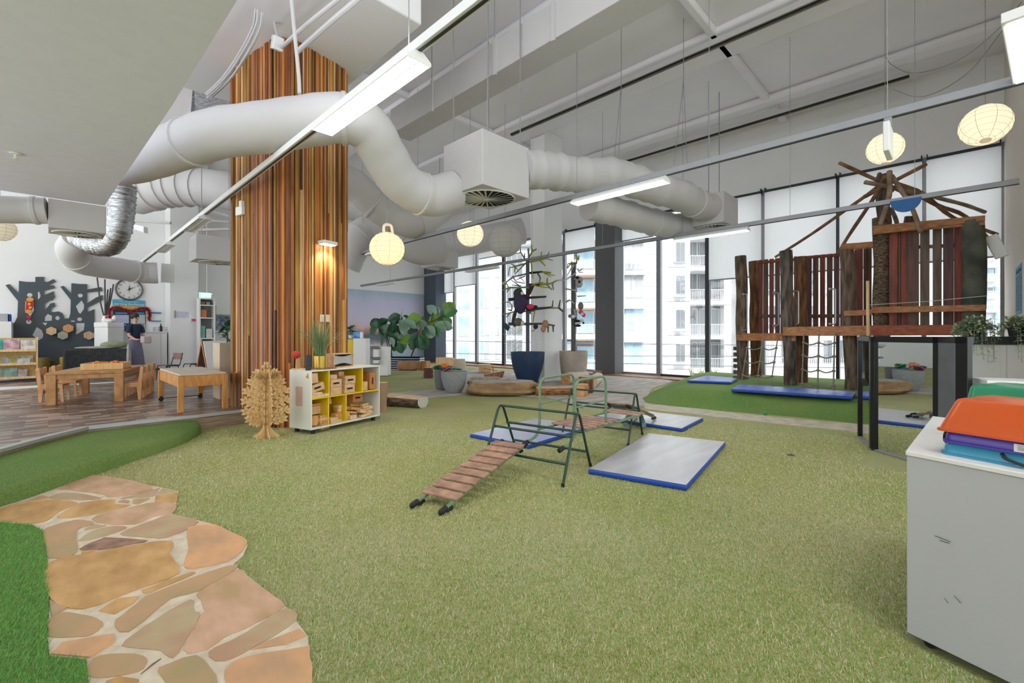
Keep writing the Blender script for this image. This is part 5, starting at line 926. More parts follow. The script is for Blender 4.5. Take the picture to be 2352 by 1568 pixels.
plank('deck_beam', 1691, 768, 782, 1825, 768, 783, 11.45, 10.8, .09, TIMB); plank('deck_beam', 1798, 751, 771, 2005, 747, 771, 10.8, 10.6, .1, TIMB); plank('deck_beam', 2001, 747, 771, 2212, 745, 770, 10.5, 10.2, .1, wood('red_beam', '#9c4f26', '#7a3716', stretch=(1.5, 1.5, 6)))
plank('rail_board', 2005, 518, 539, 2263, 494, 507, 10.5, 10.2, .05, TIMB); plank('rail_board', 2007, 533, 537, 2262, 506, 516, 10.52, 10.22, .05, TIMB)
plank('rail_board', 2002, 705, 719, 2265, 699, 714, 10.5, 10.15, .05, TIMB); plank('rail_board', 1938, 714, 726, 2004, 710, 723, 10.75, 10.65, .05, TIMB)
plank('rail_board', 1932, 560, 572, 2006, 554, 567, 10.8, 10.7, .05, TIMB); plank('rail_board', 1930, 567, 574, 2006, 561, 569, 10.82, 10.72, .05, TIMB)
mb = MB(); mb.prism([(10.6, 1.2, 1.3), (12.4, 1.2, 1.3), (12.4, 3.75, 1.3), (11.6, 3.75, 1.3), (10.9, 2.5, 1.3)], (0, 0, .05)); mb.prism([(10.4, -.3, 1.33), (12.4, -.3, 1.33), (12.4, 1.2, 1.33), (10.6, 1.2, 1.33)], (0, 0, .05)); mb.build('deck_boards', TIMB, fort, smooth=False)
SLT = [REDW, wood('brown_slat', '#6a4634', '#48301f', stretch=(3, 3, .3)), wood('purple_slat', '#5e3836', '#43262a', stretch=(3, 3, .3)), wood('grey_brown_slat', '#6e5a4a', '#4e3e32', stretch=(3, 3, .3))]
def slat(px0, px1, py0, py1, x, mi):
    px0 -= .9; px1 += .9; a, b = PX(px0, py0, x), PX(px1, py0, x); zb = PX(px0, py1, x).z; MB().box(x, x+.03, min(a.y, b.y), max(a.y, b.y), zb, a.z).build('slat', SLT[mi], fort, bev=.004)
for i, (p0, p1) in enumerate([(1744, 1750.5), (1755, 1763), (1768, 1776), (1781, 1790), (1793, 1799)]): slat(p0, p1, 597-i*1.2, 767, 12.4, (0, 1, 0, 1, 1)[i])
for i, (p0, p1) in enumerate([(1824, 1829), (1853.5, 1863), (1868, 1878.5), (1884, 1894), (1900, 1911), (1916, 1926), (1931, 1942)]): slat(p0, p1, 589-i*1.4, 753, 12.4, (1, 2, 1, 0, 1, 2, 0)[i])
for i, (p0, p1) in enumerate([(1963, 1981), (1984, 1990), (1988, 2001)]): slat(p0, p1, 573-i*1.5, 752, 11.6+.04*i, (0, 1, 1)[i])
for i, (p0, p1, mi) in enumerate([(2043, 2061, 0), (2063, 2067, 1), (2067, 2085, 0), (2086, 2110, 1), (2114, 2134, 3), (2143, 2162, 3), (2167, 2190, 2), (2192, 2212, 0)]): slat(p0, p1, 534-i*3.0, 752, 10.62+.03*(i % 3), mi)
plank('slat_rail', 1742, 722, 729, 1800, 722, 729, 12.37, 12.37, .03, SLT[1]); plank('slat_rail', 1852, 722, 730, 1942, 721, 729, 12.37, 12.37, .03, SLT[1]); plank('slat_rail', 1742, 600, 606, 1826, 592, 599, 12.37, 12.37, .03, SLT[0]); plank('slat_rail', 1852, 588, 594, 1942, 580, 588, 12.37, 12.37, .03, SLT[0]); plank('slat_rail', 2046, 566, 573, 2212, 558, 567, 10.72, 10.72, .03, TIMB)
PT = M('peeled_pole', '#9a7454', .8, hex2='#6b4a32', scale=5, bump=.3); PG = M('grey_peeled_pole', '#9c8874', .85, hex2='#74604e', scale=5, bump=.3)
def rpole(pts, w, m=PT):
    P = cr([PX(a, b, x) for a, b, x in pts], 4); k = len(P); d = dof(P[k//2]); r = w/2/FL*d*.85
    MB().tube(P, [r*(1-.15*i/(k-1))*(1+.06*math.sin(i*2.1)) for i in range(k)], 10).build('roof_pole', m, fort, angle=50)
rpole([(2095, 450, 11.6), (2030, 421, 10.9), (1928, 374, 10.2)], 11); rpole([(1985, 452, 10.9), (2051, 417, 10.8), (2128, 377, 10.6)], 11); rpole([(1986, 418, 10.4), (2060, 432, 10.7), (2140, 451, 11.2), (2215, 470, 11.6), (2262, 487, 12)], 11, PG)
rpole([(2048, 404, 10.7), (2072, 440, 10.4), (2095, 478, 10.2), (2115, 533, 10.0)], 12, PG); rpole([(2043, 394, 10.5), (2042, 450, 10.3), (2022, 516, 10.2)], 13, PG); rpole([(2033, 405, 10.5), (2010, 450, 10.9), (1950, 540, 11.6), (1926, 580, 12)], 10)
rpole([(2022, 425, 11), (1960, 470, 11.4), (1860, 540, 12), (1781, 590, 12.5)], 9); rpole([(2060, 422, 10.9), (2120, 445, 11.2), (2190, 500, 12), (2290, 538, 12.8)], 11); rpole([(2075, 428, 11), (2150, 470, 11.4), (2218, 497, 12), (2284, 563, 12.8)], 11); rpole([(2046, 480, 11), (2058, 505, 11.5), (2070, 560, 12)], 11, PG); rpole([(2020, 400, 11.2), (2022, 408, 11), (2050, 440, 10.9)], 11)
for px, y0, y1, x in ((1716, 675, 758, 11.6), (1788, 672, 747, 11.9), (1834, 668, 744, 11.5), (1919, 663, 744, 10.95)):
    a, b = PX(px, y0, x), PX(px, y1, x); o = Vector((0, .09 if px != 1716 else .09, 0)); mb = MB(); mb.tube(bent([a+o, a, b, b+o], .03, 4), .014, 8); mb.ball(a+o, .03); mb.ball(b+o, .03); mb.build('grab_handle', M('galvanised', '#a8acb0', .35, .8, kind='flat'), fort)
MB().tube([PX(1993, 645, 10.3), PX(1994, 771, 10.3)], .025, 8).build('thin_pole', PINE, fort); MB().tube([PX(1997, 700, 10.3), PX(2130, 692, 10.2), PX(2268, 679, 10.1)], .006, 5).build('cord', M('cord_white', '#c8c0b4', .8), fort)
for y in range(8):
    a = PX(1690, 800+y*13.5, 11.75); MB().cbox(a, (.06, .1, .09)).build('foot_block', BARKD, fort)
ROPE = M('rope', '#8a8478', .9, amt=.3, scale=30)
def net(lab, V, rows):
    t = thing('rope_net', lab, 'climbing net', tuple(PX(*V[0][0], V[0][2])))
    pts = []
    for (a, b, x0, x1) in [(v[0], v[1], v[2], v[3]) for v in V]:
        p, q = PX(*a, x0), PX(*b, x1); MB().tube([p, q], .014, 6).build('vertical_rope', ROPE, t); pts.append((p, q))
    for f in rows:
        P = []
        for i, (p, q) in enumerate(pts):
            m = p.lerp(q, f)
            if i: n_ = P[-1].lerp(m, .5)-Vector((0, 0, .04)); P.append(n_)
            P.append(m)
        mb = MB(); mb.tube(cr(P, 4), .014, 6); 
        for i in range(0, len(P), 2): mb.ball(P[i], .03, n=8, rings=6)
        mb.build('cross_rope', ROPE, t)
net('rope climbing net under the left deck beam of the fort', [((1720, 778), (1702, 882), 11.2, 11.0), ((1752, 778), (1738, 884), 11.0, 10.7), ((1786, 778), (1770, 886), 10.9, 10.5)], (.2, .5, .8))
net('rope climbing net under the middle deck beam of the fort', [((1846, 766), (1842, 890), 10.75, 10.4), ((1881, 766), (1878, 893), 10.7, 10.35), ((1917, 766), (1914, 895), 10.65, 10.3)], (.17, .41, .67, .93))
p = PX(2288, 566, 10.5); tag(MB().cbox(p, (.06, .16, .38), rot=Matrix.Rotation(-.35, 3, 'X')).build('wall_light', LAM, bev=.01), 'pale tilted light panel between the thick tower post and the beige wall', 'light')
# ================= BLACK FRAMED MIRROR STAND =================
P0, P1 = G(1969, 1003), G(1999, 1033); dm = Vector((-.691, -.723, 0)).normalized(); P2 = P1+dm*.79; P3 = P2+dm*.17; P4 = P3+dm*.1
t = thing('mirror_stand', 'black framed folding mirror partition standing on the turf beside the fort', 'mirror', tuple(P1))
MIR = M('mirror_glass', '#e8ecec', .0, 1, kind='flat'); TH = 1.3
def vpost(p, w_, dirv, z1=TH-.015, nm='frame_post', m=BLACK, dp=.05): n_ = Vector((-dirv.y, dirv.x, 0)); MB().prism([p, p+dirv*w_, p+dirv*w_+n_*dp, p+n_*dp], (0, 0, z1)).build(nm, m, t, bev=.003)
d0 = (P1-P0).normalized()
vpost(P0, .045, d0); vpost(P1-d0*.075, .07, d0); vpost(P1+dm*.005, .05, dm); vpost(P2-dm*.05, .06, dm); vpost(P3, .11, dm)
vpost(P2+dm*.0, .17, dm, nm='grey_panel', m=M('grey_panel_metal', '#6c6e74', .35, .3), dp=.02)
def barz(p, q, z0_, z1_, nm='frame_bar', m=BLACK, w_=.05): u_ = (q-p).normalized(); n_ = Vector((-u_.y, u_.x, 0))*w_; MB().prism([p+Vector((0, 0, z0_)), q+Vector((0, 0, z0_)), q+n_+Vector((0, 0, z0_)), p+n_+Vector((0, 0, z0_))], (0, 0, z1_-z0_)).build(nm, m, t, bev=.003)
barz(P0, P1, TH-.07, TH-.01); barz(P1, P4, TH-.075, TH-.012, w_=.07); barz(P0, P1, .0, .02, m=GREYF); barz(P1, P3, .0, .02, m=GREYF)
nm_ = Vector((-dm.y, dm.x, 0)); q0, q1 = P1+dm*.055+nm_*.03, P2-dm*.05+nm_*.03
MB().prism([q0+Vector((0, 0, .02)), q1+Vector((0, 0, .02)), q1+nm_*-.006+Vector((0, 0, .02)), q0+nm_*-.006+Vector((0, 0, .02))], (0, 0, TH-.095)).build('mirror_panel', MIR, t, smooth=False)
n0 = Vector((-d0.y, d0.x, 0)); q0, q1 = P0+d0*.045+n0*.02, P1-d0*.075+n0*.02
MB().prism([q0+Vector((0, 0, .02)), q1+Vector((0, 0, .02)), q1+n0*.006+Vector((0, 0, .02)), q0+n0*.006+Vector((0, 0, .02))], (0, 0, TH-.09)).build('clear_panel', GL, t, smooth=False)
# low white wall with black ledge
xl = 9.4; mb = MB(); ya = PX(2206, 800, xl).y; mb.box(xl, xl+.12, YR, ya, 0, 1.17); S('wall_low_white', mb, WHITE, smooth=False)
mb = MB(); mb.box(xl-.03, xl+.3, YR, ya+.04, 1.17, 1.285); S('trim_3', mb, BLACK, smooth=False); yb = PX(2304, 800, xl).y; mb = MB(); mb.box(xl-.012, xl, yb-.03, yb+.03, 0, 1.165); S('trim_4', mb, LAM, smooth=False)
def trail(lab, px, d, w_, n, hang):
    c = W(px, 770, d); c.z = 1.286; t = thing('trailing_plant', lab, 'plant', tuple(c)); MB().lathe(c, [(.075, 0), (.1, .16), (.09, .16), (.0001, .14)], 20).build('pot', BLACK, t)
    L1, L2, L3 = M('succulent_leaf', '#bccba4', .6, amt=.2), M('succulent_leaf_dark', '#86997a', .6, amt=.2), M('succulent_leaf_pale', '#dfe6cc', .6, amt=.1)
    mb = MB()
    for i in range(n):
        a_ = R.uniform(0, 2*pi); out = R.uniform(.03, w_); b = c+Vector((0, 0, .16)); e = b+Vector((math.cos(a_)*out, math.sin(a_)*out, R.uniform(0, .14)-(out/w_)**2*.14))
        P = [b, e]
        if R.random() < hang: e2 = e+Vector((math.cos(a_)*.03-.03, math.sin(a_)*.03, -R.uniform(.08, .55))); P.append(e2)
        Q = cr(P, 6); mb.tube(Q, .002, 3, 1)
        for p in Q[2:]:
            for _ in range(2 if n < 300 else 1): dv = Vector((R.uniform(-1, 1), R.uniform(-1, 1), R.uniform(-.4, .5))); bigleaf(mb, p, dv, R.uniform(.03, .055), .012, R.choice((0, 0, 1, 2)), 0)
    mb.build('trailing_leaves', [L1, L2, L3], t, angle=80)
trail('trailing succulent in a black pot spilling over the black ledge beside the mirror stand', 2240, 6.65, .25, 300, .45)
trail('smaller trailing succulent at the right end of the black ledge', 2336, 6.1, .2, 130, .05)
# poster on the beige wall
a, b = PY(2333, 618, YR+.004), PY(2333, 723, YR+.004); xr = a.x; t = thing('wall_poster', 'turquoise poster with dark handwriting on the beige wall at the right edge', 'poster', (xr-.3, YR, a.z-.35))
mb = MB(); mb.box(xr-.95, xr, YR+.002, YR+.006, b.z, a.z); mb.build('paper', M('turquoise_paper', '#2f98b4', .7, amt=.06), t, smooth=False)
mb = MB()
for i in range(17):
    z = a.z-.16-(a.z-b.z-.22)*i/16; x = xr-.07
    while x > xr-.9: w_ = R.uniform(.03, .1); mb.box(x-w_, x, YR+.006, YR+.008, z-.006, z+.006+R.uniform(0, .006)); x -= w_+.02
mb.build('handwriting', M('ink', '#17405c', .7), t, smooth=False)
text('Acknowledgement', 'poster_title', MATS['ink'], Vector((xr-.2, YR+.01, a.z-.08)), facing(0, 1), .1, t, 'LEFT')
# low shelf behind the tubs
c = W(2267, 873, 4.0); t = thing('low_shelf', 'low white shelf with blue book inside, behind the stacked tubs', 'shelf', (c.x, c.y, 0)); z1 = c.z
X = Matrix.Translation((c.x, c.y, 0)) @ Matrix.Rotation(-.78-.5, 4, 'Z'); 
for nm, bx, m_ in (('top_panel', (0, .9, 0, .35, z1-.03, z1), LAM), ('side_panel', (0, .03, 0, .35, 0, z1-.03), LAM), ('side_panel', (.87, .9, 0, .35, 0, z1-.03), LAM), ('back_panel', (.03, .87, .33, .35, 0, z1-.03), PINE), ('shelf_board', (.03, .87, 0, .33, z1-.35, z1-.33), LAM)): mb = MB(); mb.X = X; mb.box(*bx); mb.build(nm, m_, t, bev=.002)
mb = MB(); mb.X = X; mb.box(.1, .6, .05, .3, z1-.329, z1-.06); tag(mb.build('picture_book', M('blue_book', '#3a6ab0', .5, hex2='#9ab8d8', scale=12), smooth=False), 'blue patterned box on the low white shelf behind the tubs', 'box')
# ================= WHITE CABINET AND TUBS =================
cA = G(2080, 1035, .81); cB = G(2142, 955, .81); cC = G(2352, 1087, .81); ux = (cC-cA).normalized(); uy = (cB-cA).normalized(); Lw = 1.3; Ld_ = (cB-cA).length
t = thing('white_cabinet', 'scuffed white cabinet on castors in the right foreground', 'cabinet', (cA.x, cA.y, 0))
def cq(m, z): return [p+Vector((0, 0, z-.81)) for p in (cA-ux*m-uy*m, cA+ux*(Lw+m)-uy*m, cA+ux*(Lw+m)+uy*(Ld_+m), cA-ux*m+uy*(Ld_+m))]
MB().prism(cq(-.004, .04), (0, 0, .75)).build('body', M('cabinet_shaded_white', '#b2b2b4', .4, amt=.03, scale=1.5), t, bev=.003); MB().prism(cq(0, .791), (0, 0, .019)).build('top_panel', M('cabinet_top', '#dedcd8', .35, amt=.02), t, bev=.003)  # body colour darkened for the shade on its front; top left lighter
for a_, b_ in ((.08, .06), (.08, Ld_-.06), (Lw-.06, .06), (Lw-.06, Ld_-.06)): mb = MB(); q = cA+ux*a_+uy*b_; mb.tube([Vector((q.x, q.y, .021))-uy*.012, Vector((q.x, q.y, .021))+uy*.012], .021, 14); mb.cbox((q.x, q.y, .036), (.05, .05, .008)); mb.build('castor', RUB, t)
nf = Vector((ux.y, -ux.x, 0)); nf = nf if nf.dot(-cA) > 0 else -nf; mb = MB()
for s_, z, L, sl in ((.1, .49, .05, -.005), (.115, .478, .03, .0), (.16, .28, .02, -.02), (.13, .255, .012, -.015)): p = cA+ux*s_+nf*.0045*1; p.z = z; q = p+ux*L; q.z += sl; mb.tube([p, q], .0012, 4)
mb.build('scuff_mark', M('scuff', '#3a3a3c', .8), t)
bp = W(2203, 1047, 1.85)
def tub(lab, off, back, z, h, w0, w1_, l0, l1, col, rim=True, rot=0., trans=0, up=False):
    c = bp+ux*(off+w0/2)+uy*(back+l0/2); c.z = z; t = thing('plastic_tub', lab, 'plastic tub', tuple(c)); X = Matrix.Translation(c) @ Matrix((ux, Vector((-ux.y, ux.x, 0)) if Vector((-ux.y, ux.x, 0)).dot(uy) > 0 else Vector((ux.y, -ux.x, 0)), Vector((0, 0, 1)))).transposed().to_4x4() @ Matrix.Rotation(rot, 4, 'Z'); mb = MB(); mb.X = X
    def rr(wx, ly, r, z_): return [(sx*(wx/2-r)+r*math.cos(a0+pi/2*i/4), sy*(ly/2-r)+r*math.sin(a0+pi/2*i/4), z_) for sx, sy, a0 in ((1, 1, 0), (-1, 1, pi/2), (-1, -1, pi), (1, -1, 3*pi/2)) for i in range(5)]
    r_ = [rr(w0+.012, l0+.012, .035, 0), rr(w0+.012, l0+.012, .035, .008), rr(w0, l0, .033, .01), rr(w1_+.01, l1+.01, .03, h-.015), rr(w1_, l1, .03, h-.004), rr(w1_-.02, l1-.02, .025, h)]; vs = [p for q in r_ for p in q]; n = 20
    mb.add(vs, [(i*n+j, i*n+(j+1) % n, (i+1)*n+(j+1) % n, (i+1)*n+j) for i in range(5) for j in range(n)]+[tuple(range(n))[::-1], tuple(range(5*n, 6*n))]); mb.build('tub_body', col, t); return t, X
PLO = M('orange_plastic', '#c4500e', .3, amt=.04); PLP = M('purple_plastic', '#4a32a0', .3, amt=.06); PLC = M('cyan_plastic', '#2c8cac', .25, amt=.08); PLG = M('green_plastic_tub', '#1b8059', .3, amt=.05)
tcy, _ = tub('cyan plastic tub with black rope handle at the bottom of the stack', 0, 0, .8105, .05, .5, .48, .36, .34, PLC)
t, X = tub('purple plastic tub with white label, middle of the stack', .005, 0, .8605, .045, .485, .47, .35, .34, PLP)
mb = MB(); mb.X = X; mb.box(-.03, .055, -.182, -.178, .008, .037); mb.build('label_sticker', M('label_white', '#e0dede', .5), t, smooth=False)
mb = MB(); mb.X = X
for z_, w_ in ((.031, .035), (.025, .07), (.02, .072), (.015, .05)): mb.box(-.02, -.02+w_, -.1835, -.182, z_, z_+.0016)
mb.build('label_print', M('print_grey', '#6a6a6e', .6), t, smooth=False)
t, X = tub('orange upturned plastic tub on top of the stack', -.01, -.01, .906, .135, .53, .44, .37, .3, PLO)
P = cr([bp+ux*.0+uy*.12+Vector((0, 0, .08)), bp-ux*.04+uy*.1+Vector((0, 0, .085)), bp-ux*.052+uy*.08+Vector((0, 0, .05)), bp-ux*.03+uy*.06+Vector((0, 0, .025)), bp+ux*.01+uy*.05+Vector((0, 0, .035))], 6); MB().tube(P, .005, 8).build('rope_handle', RUB, t)
P = cr([bp+ux*.125+nf*.004+Vector((0, 0, .04)), bp+ux*.15+nf*.02+Vector((0, 0, .022)), bp+ux*.25+nf*.03+Vector((0, 0, .008)), bp+ux*.35+nf*.006+Vector((0, 0, .03))], 6); MB().tube(P, .0055, 8).build('rope_handle', RUB, tcy)
tub('green upturned plastic tub behind the orange one', .03, .4, .8105, .26, .5, .42, .37, .3, PLG)
# ================= DECK AREA AT LEFT =================
YW = YF-.02
BRD = M('slate_board', '#3f5058', .6, hex2='#474a4c', scale=1.4)
def wl_(pts, sc=6.03, ox=0, oy=620, y=YW): return [PY(ox+a/sc, oy+b/sc, y) for a, b in pts]
t = thing('tree_mural_board', 'dark slate cut out wall board shaped like two trees and bushes behind the book rack', 'wall board', tuple(PY(110, 760, YW)))
OUT = [(-600, 1360), (-600, 1000), (0, 890), (90, 830), (200, 730), (240, 650), (250, 430), (75, 210), (130, 195), (260, 320), (262, 150), (370, 165), (490, 165), (490, 95), (610, 95), (612, 160), (660, 165), (740, 125), (775, 158), (665, 215), (745, 212), (762, 250), (612, 285), (615, 345), (745, 292), (748, 345), (765, 362), (730, 420), (700, 415), (620, 465), (622, 560), (670, 500), (700, 460), (755, 450), (765, 500), (720, 525), (700, 575), (745, 582), (810, 572), (860, 595), (885, 640), (890, 672), (955, 665), (975, 600), (980, 415), (835, 230), (880, 220), (985, 325), (988, 182), (1090, 193), (1205, 195), (1205, 270), (1400, 235), (1420, 290), (1205, 310), (1205, 460), (1330, 380), (1420, 345), (1425, 410), (1210, 520), (1215, 580), (1305, 540), (1310, 1360)]
MB().prism(wl_(OUT), (0, -.03, 0)).build('board', BRD, t, smooth=False)
def cut(pts): MB().prism(wl_(pts, y=YW-.031), (0, -.003, 0)).build('light_cutout', M('pale_cutout', '#c4c8c8', .6), t, smooth=False)
def ell(cx, cy, rx, ry, n=16): return [(cx+rx*math.cos(2*pi*i/n), cy+ry*math.sin(2*pi*i/n)) for i in range(n)]
for q in (ell(412, 346, 38, 28), ell(1112, 353, 34, 26), ell(1103, 682, 32, 25), ell(398, 718, 38, 30), [(525, 305), (545, 300), (562, 350), (555, 380), (525, 410)], [(1130, 420), (1165, 480), (1160, 540), (1115, 605), (1090, 590), (1052, 500)], [(510, 790), (575, 830), (600, 890), (590, 940), (530, 975), (450, 900)], [(660, 608), (720, 635), (715, 700), (620, 705), (625, 650)], [(585, 730), (655, 728), (630, 770)], [(1058, 735), (1172, 735), (1160, 830), (1055, 892)], ell(797, 664, 30, 28), [(985, 700), (1035, 700), (1035, 715), (985, 715)]): cut(q)
for cx, cy, m_, lab in ((710, 845, PINE, 'wooden six sided shelf box on the dark tree board, left one'), (943, 808, wood('peach_ply', '#d9a070', '#c08858'), 'open topped peach wooden six sided box, upper one on the tree board'), (868, 905, M('sage_card', '#a8ac94', .6), 'sage coloured six sided panel below the other six sided boxes'), (1228, 905, wood('tan_ply', '#c8a888', '#b09070'), 'striped tan six sided box at the right end of the tree board')):
    mb = MB(); P = wl_([(cx+82*math.sin(pi*i/3), cy+60*math.cos(pi*i/3)) for i in range(6)], y=YW-.035); mb.prism(P, (0, -.16, 0)); tag(mb.build('hexagon_box', m_, bev=.004), lab, 'wall box')
P = wl_([(410, 380), (360, 400), (350, 560), (400, 620), (460, 560), (470, 400)], y=YW-.05); t = thing('festive_hanging', 'red and gold festive hanging ornament on the left tree of the board', 'ornament', tuple(P[0]))
MB().prism(wl_([(355, 430), (345, 560), (420, 640), (470, 560), (468, 430)], y=YW-.05), (0, -.02, 0)).build('white_card', M('ornament_white', '#e0dcd8', .7), t, smooth=False); MB().prism(wl_([(365, 425), (350, 560), (400, 590), (440, 540), (466, 500), (468, 425)], y=YW-.075), (0, -.02, 0)).build('red_card', M('ornament_red', '#c81e20', .6), t, smooth=False)
mb = MB(); 
for a_, b_, rx_, ry_ in ((415, 408, 52, 30), (405, 470, 22, 20), (418, 520, 24, 20), (392, 575, 46, 28)): mb.prism(wl_(ell(a_, b_, rx_, ry_, 10), y=YW-.1), (0, -.02, 0))
mb.build('gold_scroll', M('ornament_gold', '#e0a040', .5), t, smooth=False); MB().prism(wl_([(375, 630), (425, 630), (440, 655), (412, 660), (410, 710), (385, 715), (390, 665), (360, 650)], y=YW-.08), (0, -.02, 0)).build('red_tassel', M('ornament_crimson', '#d01840', .6), t, smooth=False)
# clock
cc_ = PY(296.5, 664.5, YW-.02); rc = .335; t = thing('wall_clock', 'large round silver rimmed wall clock above the blue sign', 'clock', tuple(cc_)); FC = facing(0, -1)
def circ(r0, y, n=48): return [(cc_.x+r0*math.cos(2*pi*i/n), y, cc_.z+r0*math.sin(2*pi*i/n)) for i in range(n)]
MB().tube(circ(rc-.012, YW-.045), .028, 10, closed=True).build('rim', M('clock_rim', '#6a6a6c', .3, .6), t); MB().prism(circ(rc-.015, YW-.02), (0, -.02, 0)).build('dial', M('clock_face', '#dcdcd8', .6), t, smooth=False)
INK = M('clock_ink', '#202022', .6)
for h in range(1, 13): a_ = pi/2-h*pi/6; text(str(h), 'numeral', INK, Vector((cc_.x+.25*math.cos(a_), YW-.045, cc_.z+.25*math.sin(a_))), FC, .082, t)
for a_, L, w_ in ((pi/2-.05, .15, .016), (pi/2-1.03, .2, .012)): MB().prism([(cc_.x+math.cos(a_+s)*q, YW-.05, cc_.z+math.sin(a_+s)*q) for s, q in ((0, L), (w_/.02, .02), (pi, .1), (-w_/.02, .02))], (0, -.004, 0)).build('hand', INK, t, smooth=False)
# sign, notice screens, garland
def panel(nm, lab, px0, px1, py0, py1, m_, cat, y=YW, dp=.02, par=None, kind='x'):
    a, b = PY(px0, (py0+py1)/2, y), PY(px1, (py0+py1)/2, y); px_ = (px0+px1)/2; zt, zb = PY(px_, py0, y).z, PY(px_, py1, y).z
    o = MB().box(a.x, b.x, y-dp, y, zb, zt).build(nm, m_, par, bev=0, smooth=False); return tag(o, lab, cat) if par is None else o
t = thing('blue_sign', 'light blue banner sign with white lettering under the clock', 'sign', tuple(PY(295, 695, YW))); panel('board', '', 258, 332.5, 688.5, 702.5, M('sign_blue', '#4f9fc0', .5, amt=.06), '', par=t)
p = PY(295, 692.3, YW-.022); text('The Generation', 'lettering', M('sign_white', '#dcecf2', .5), p, FC, .07, t); text('Learning Exchange', 'lettering', MATS['sign_white'], PY(295, 698.6, YW-.022), FC, .105, t)
panel('yellow_strip', 'narrow yellow banner strip just below the blue sign', 262, 332, 703, 708, M('yellow_strip_paper', '#e0a83a', .6), 'banner')
t = thing('notice_screen', 'dark navy display board with pale papers behind the counter', 'notice board', tuple(PY(298, 738, YW))); panel('board', '', 259, 334, 711, 765, M('navy_board', '#14233c', .4), '', par=t)
for nm, q, m_ in (('blue_header', (265, 292, 717, 721), M('header_blue', '#3f93c0', .5)), ('blue_header', (304, 331, 717, 721), MATS['header_blue'] if 'header_blue' in MATS else None), ('pale_sheet', (259.5, 296, 723, 742), M('lilac_sheet', '#b4b4cc', .6)), ('pale_sheet', (300, 333, 722.5, 743), M('grey_sheet', '#b8bec0', .6)), ('blue_header', (263, 290, 744, 748), M('header_blue', '#3f93c0', .5)), ('photo_sheet', (261, 286, 750, 759), M('photo_mix', '#7a8aa0', .6, hex2='#c8a8a0', scale=30)), ('photo_sheet', (318, 334, 744, 759), M('photo_mix2', '#5a6470', .6, hex2='#d0d4d8', scale=24))): panel(nm, '', *q, m_, '', y=YW-.021, dp=.006, par=t)
mb = MB(); Pg = [PY(a_, b_, YW-.08) for a_, b_ in ((252, 752), (253, 738), (252, 722), (254, 710), (268, 706), (285, 711), (300, 715), (318, 710), (333, 708), (341, 712), (344, 722), (343, 734))]; Pg = cr(Pg, 5)
for i, p in enumerate(Pg):
    for k in range(34): dv = Vector((R.gauss(0, 1), R.gauss(0, 1)*.6, R.gauss(0, 1))).normalized()*R.uniform(.04, .1); s_ = dv.cross(Vector((0, 1, 0))).normalized()*.008; mb.add([p-s_, p+s_, p+dv], [(0, 1, 2)], R.choice((0, 0, 1)))
tag(mb.build('tinsel_garland', [M('tinsel_red', '#a01420', .4), M('tinsel_dark', '#5a0a12', .5)], smooth=False), 'red tinsel garland draped over the navy display board', 'garland', kind='stuff')
for q, lab in (((346, 370, 716.5, 720), 'upper blue edged paper strip on the wall right of the garland'), ((346, 370, 736, 738.5), 'lower blue edged paper strip on the wall right of the garland')): panel('paper_strip', lab, *q, M('strip_blue', '#2c86a8', .5), 'paper')
t = thing('wall_frame', 'narrow grey framed notice on the side of the white pillar', 'frame', tuple(PY(387, 723, YW))); panel('frame', '', 382.5, 391, 709, 738, GREYF, '', y=YW, dp=.03, par=t); panel('sheet', '', 383.5, 389, 712, 735, M('sheet_white', '#c4c6c6', .6), '', y=YW-.03, dp=.004, par=t)
YC = 17.79
panel('paper_sheet', 'lilac sheet of paper taped on the white pillar', 407, 432, 715.5, 729, M('lilac_paper', '#c8c8e0', .6), 'paper', y=YC, dp=.004)
t = thing('tissue_dispenser', 'small white and pink dispenser box on the white pillar', 'dispenser', tuple(PY(442, 727, YC))); panel('body', '', 436, 450, 720, 737.5, LAM, '', y=YC, dp=.1, par=t); panel('pink_label', '', 439.5, 449.5, 732, 737, M('hot_pink', '#e83a90', .5), '', y=YC-.101, dp=.003, par=t)
panel('light_switch', 'thin grey switch strip on the left of the white pillar', 400.5, 403, 713, 730, M('switch_grey', '#8c8c8e', .5), 'light switch', y=YC, dp=.02)
# counter and fridge
a, b = PY(254, 849, 18.05), PY(384, 849, 18.05); zc = PY(330, 761, 18.05).z
t = thing('white_counter', 'white kitchen counter with tall doors under the display board', 'counter', ((a.x+b.x)/2, 18.3, .2)); MB().box(a.x, b.x, 18.07, 18.68, .26, zc-.04).build('carcass', LAM, t, smooth=False); MB().box(a.x-.02, b.x, 18.03, 18.68, zc-.04, zc).build('worktop', LAM, t, bev=.004)
xs = [PY(q, 800, 18.07).x for q in (276, 312, 369.5, 384)]
for x0, x1 in zip(xs, xs[1:]): MB().box(x0+.006, x1-.006, 18.052, 18.07, .27, zc-.05).build('door', LAM, t, bev=.003)
MB().box(a.x+.03, xs[0]-.02, 18.055, 18.069, .27, zc-.06).build('dark_opening', M('deep_navy', '#10283c', .5), t, smooth=False); MB().box(a.x, b.x, 18.12, 18.6, .2, .26).build('kickboard', M('maroon_kick', '#7a3a48', .6), t, smooth=False)
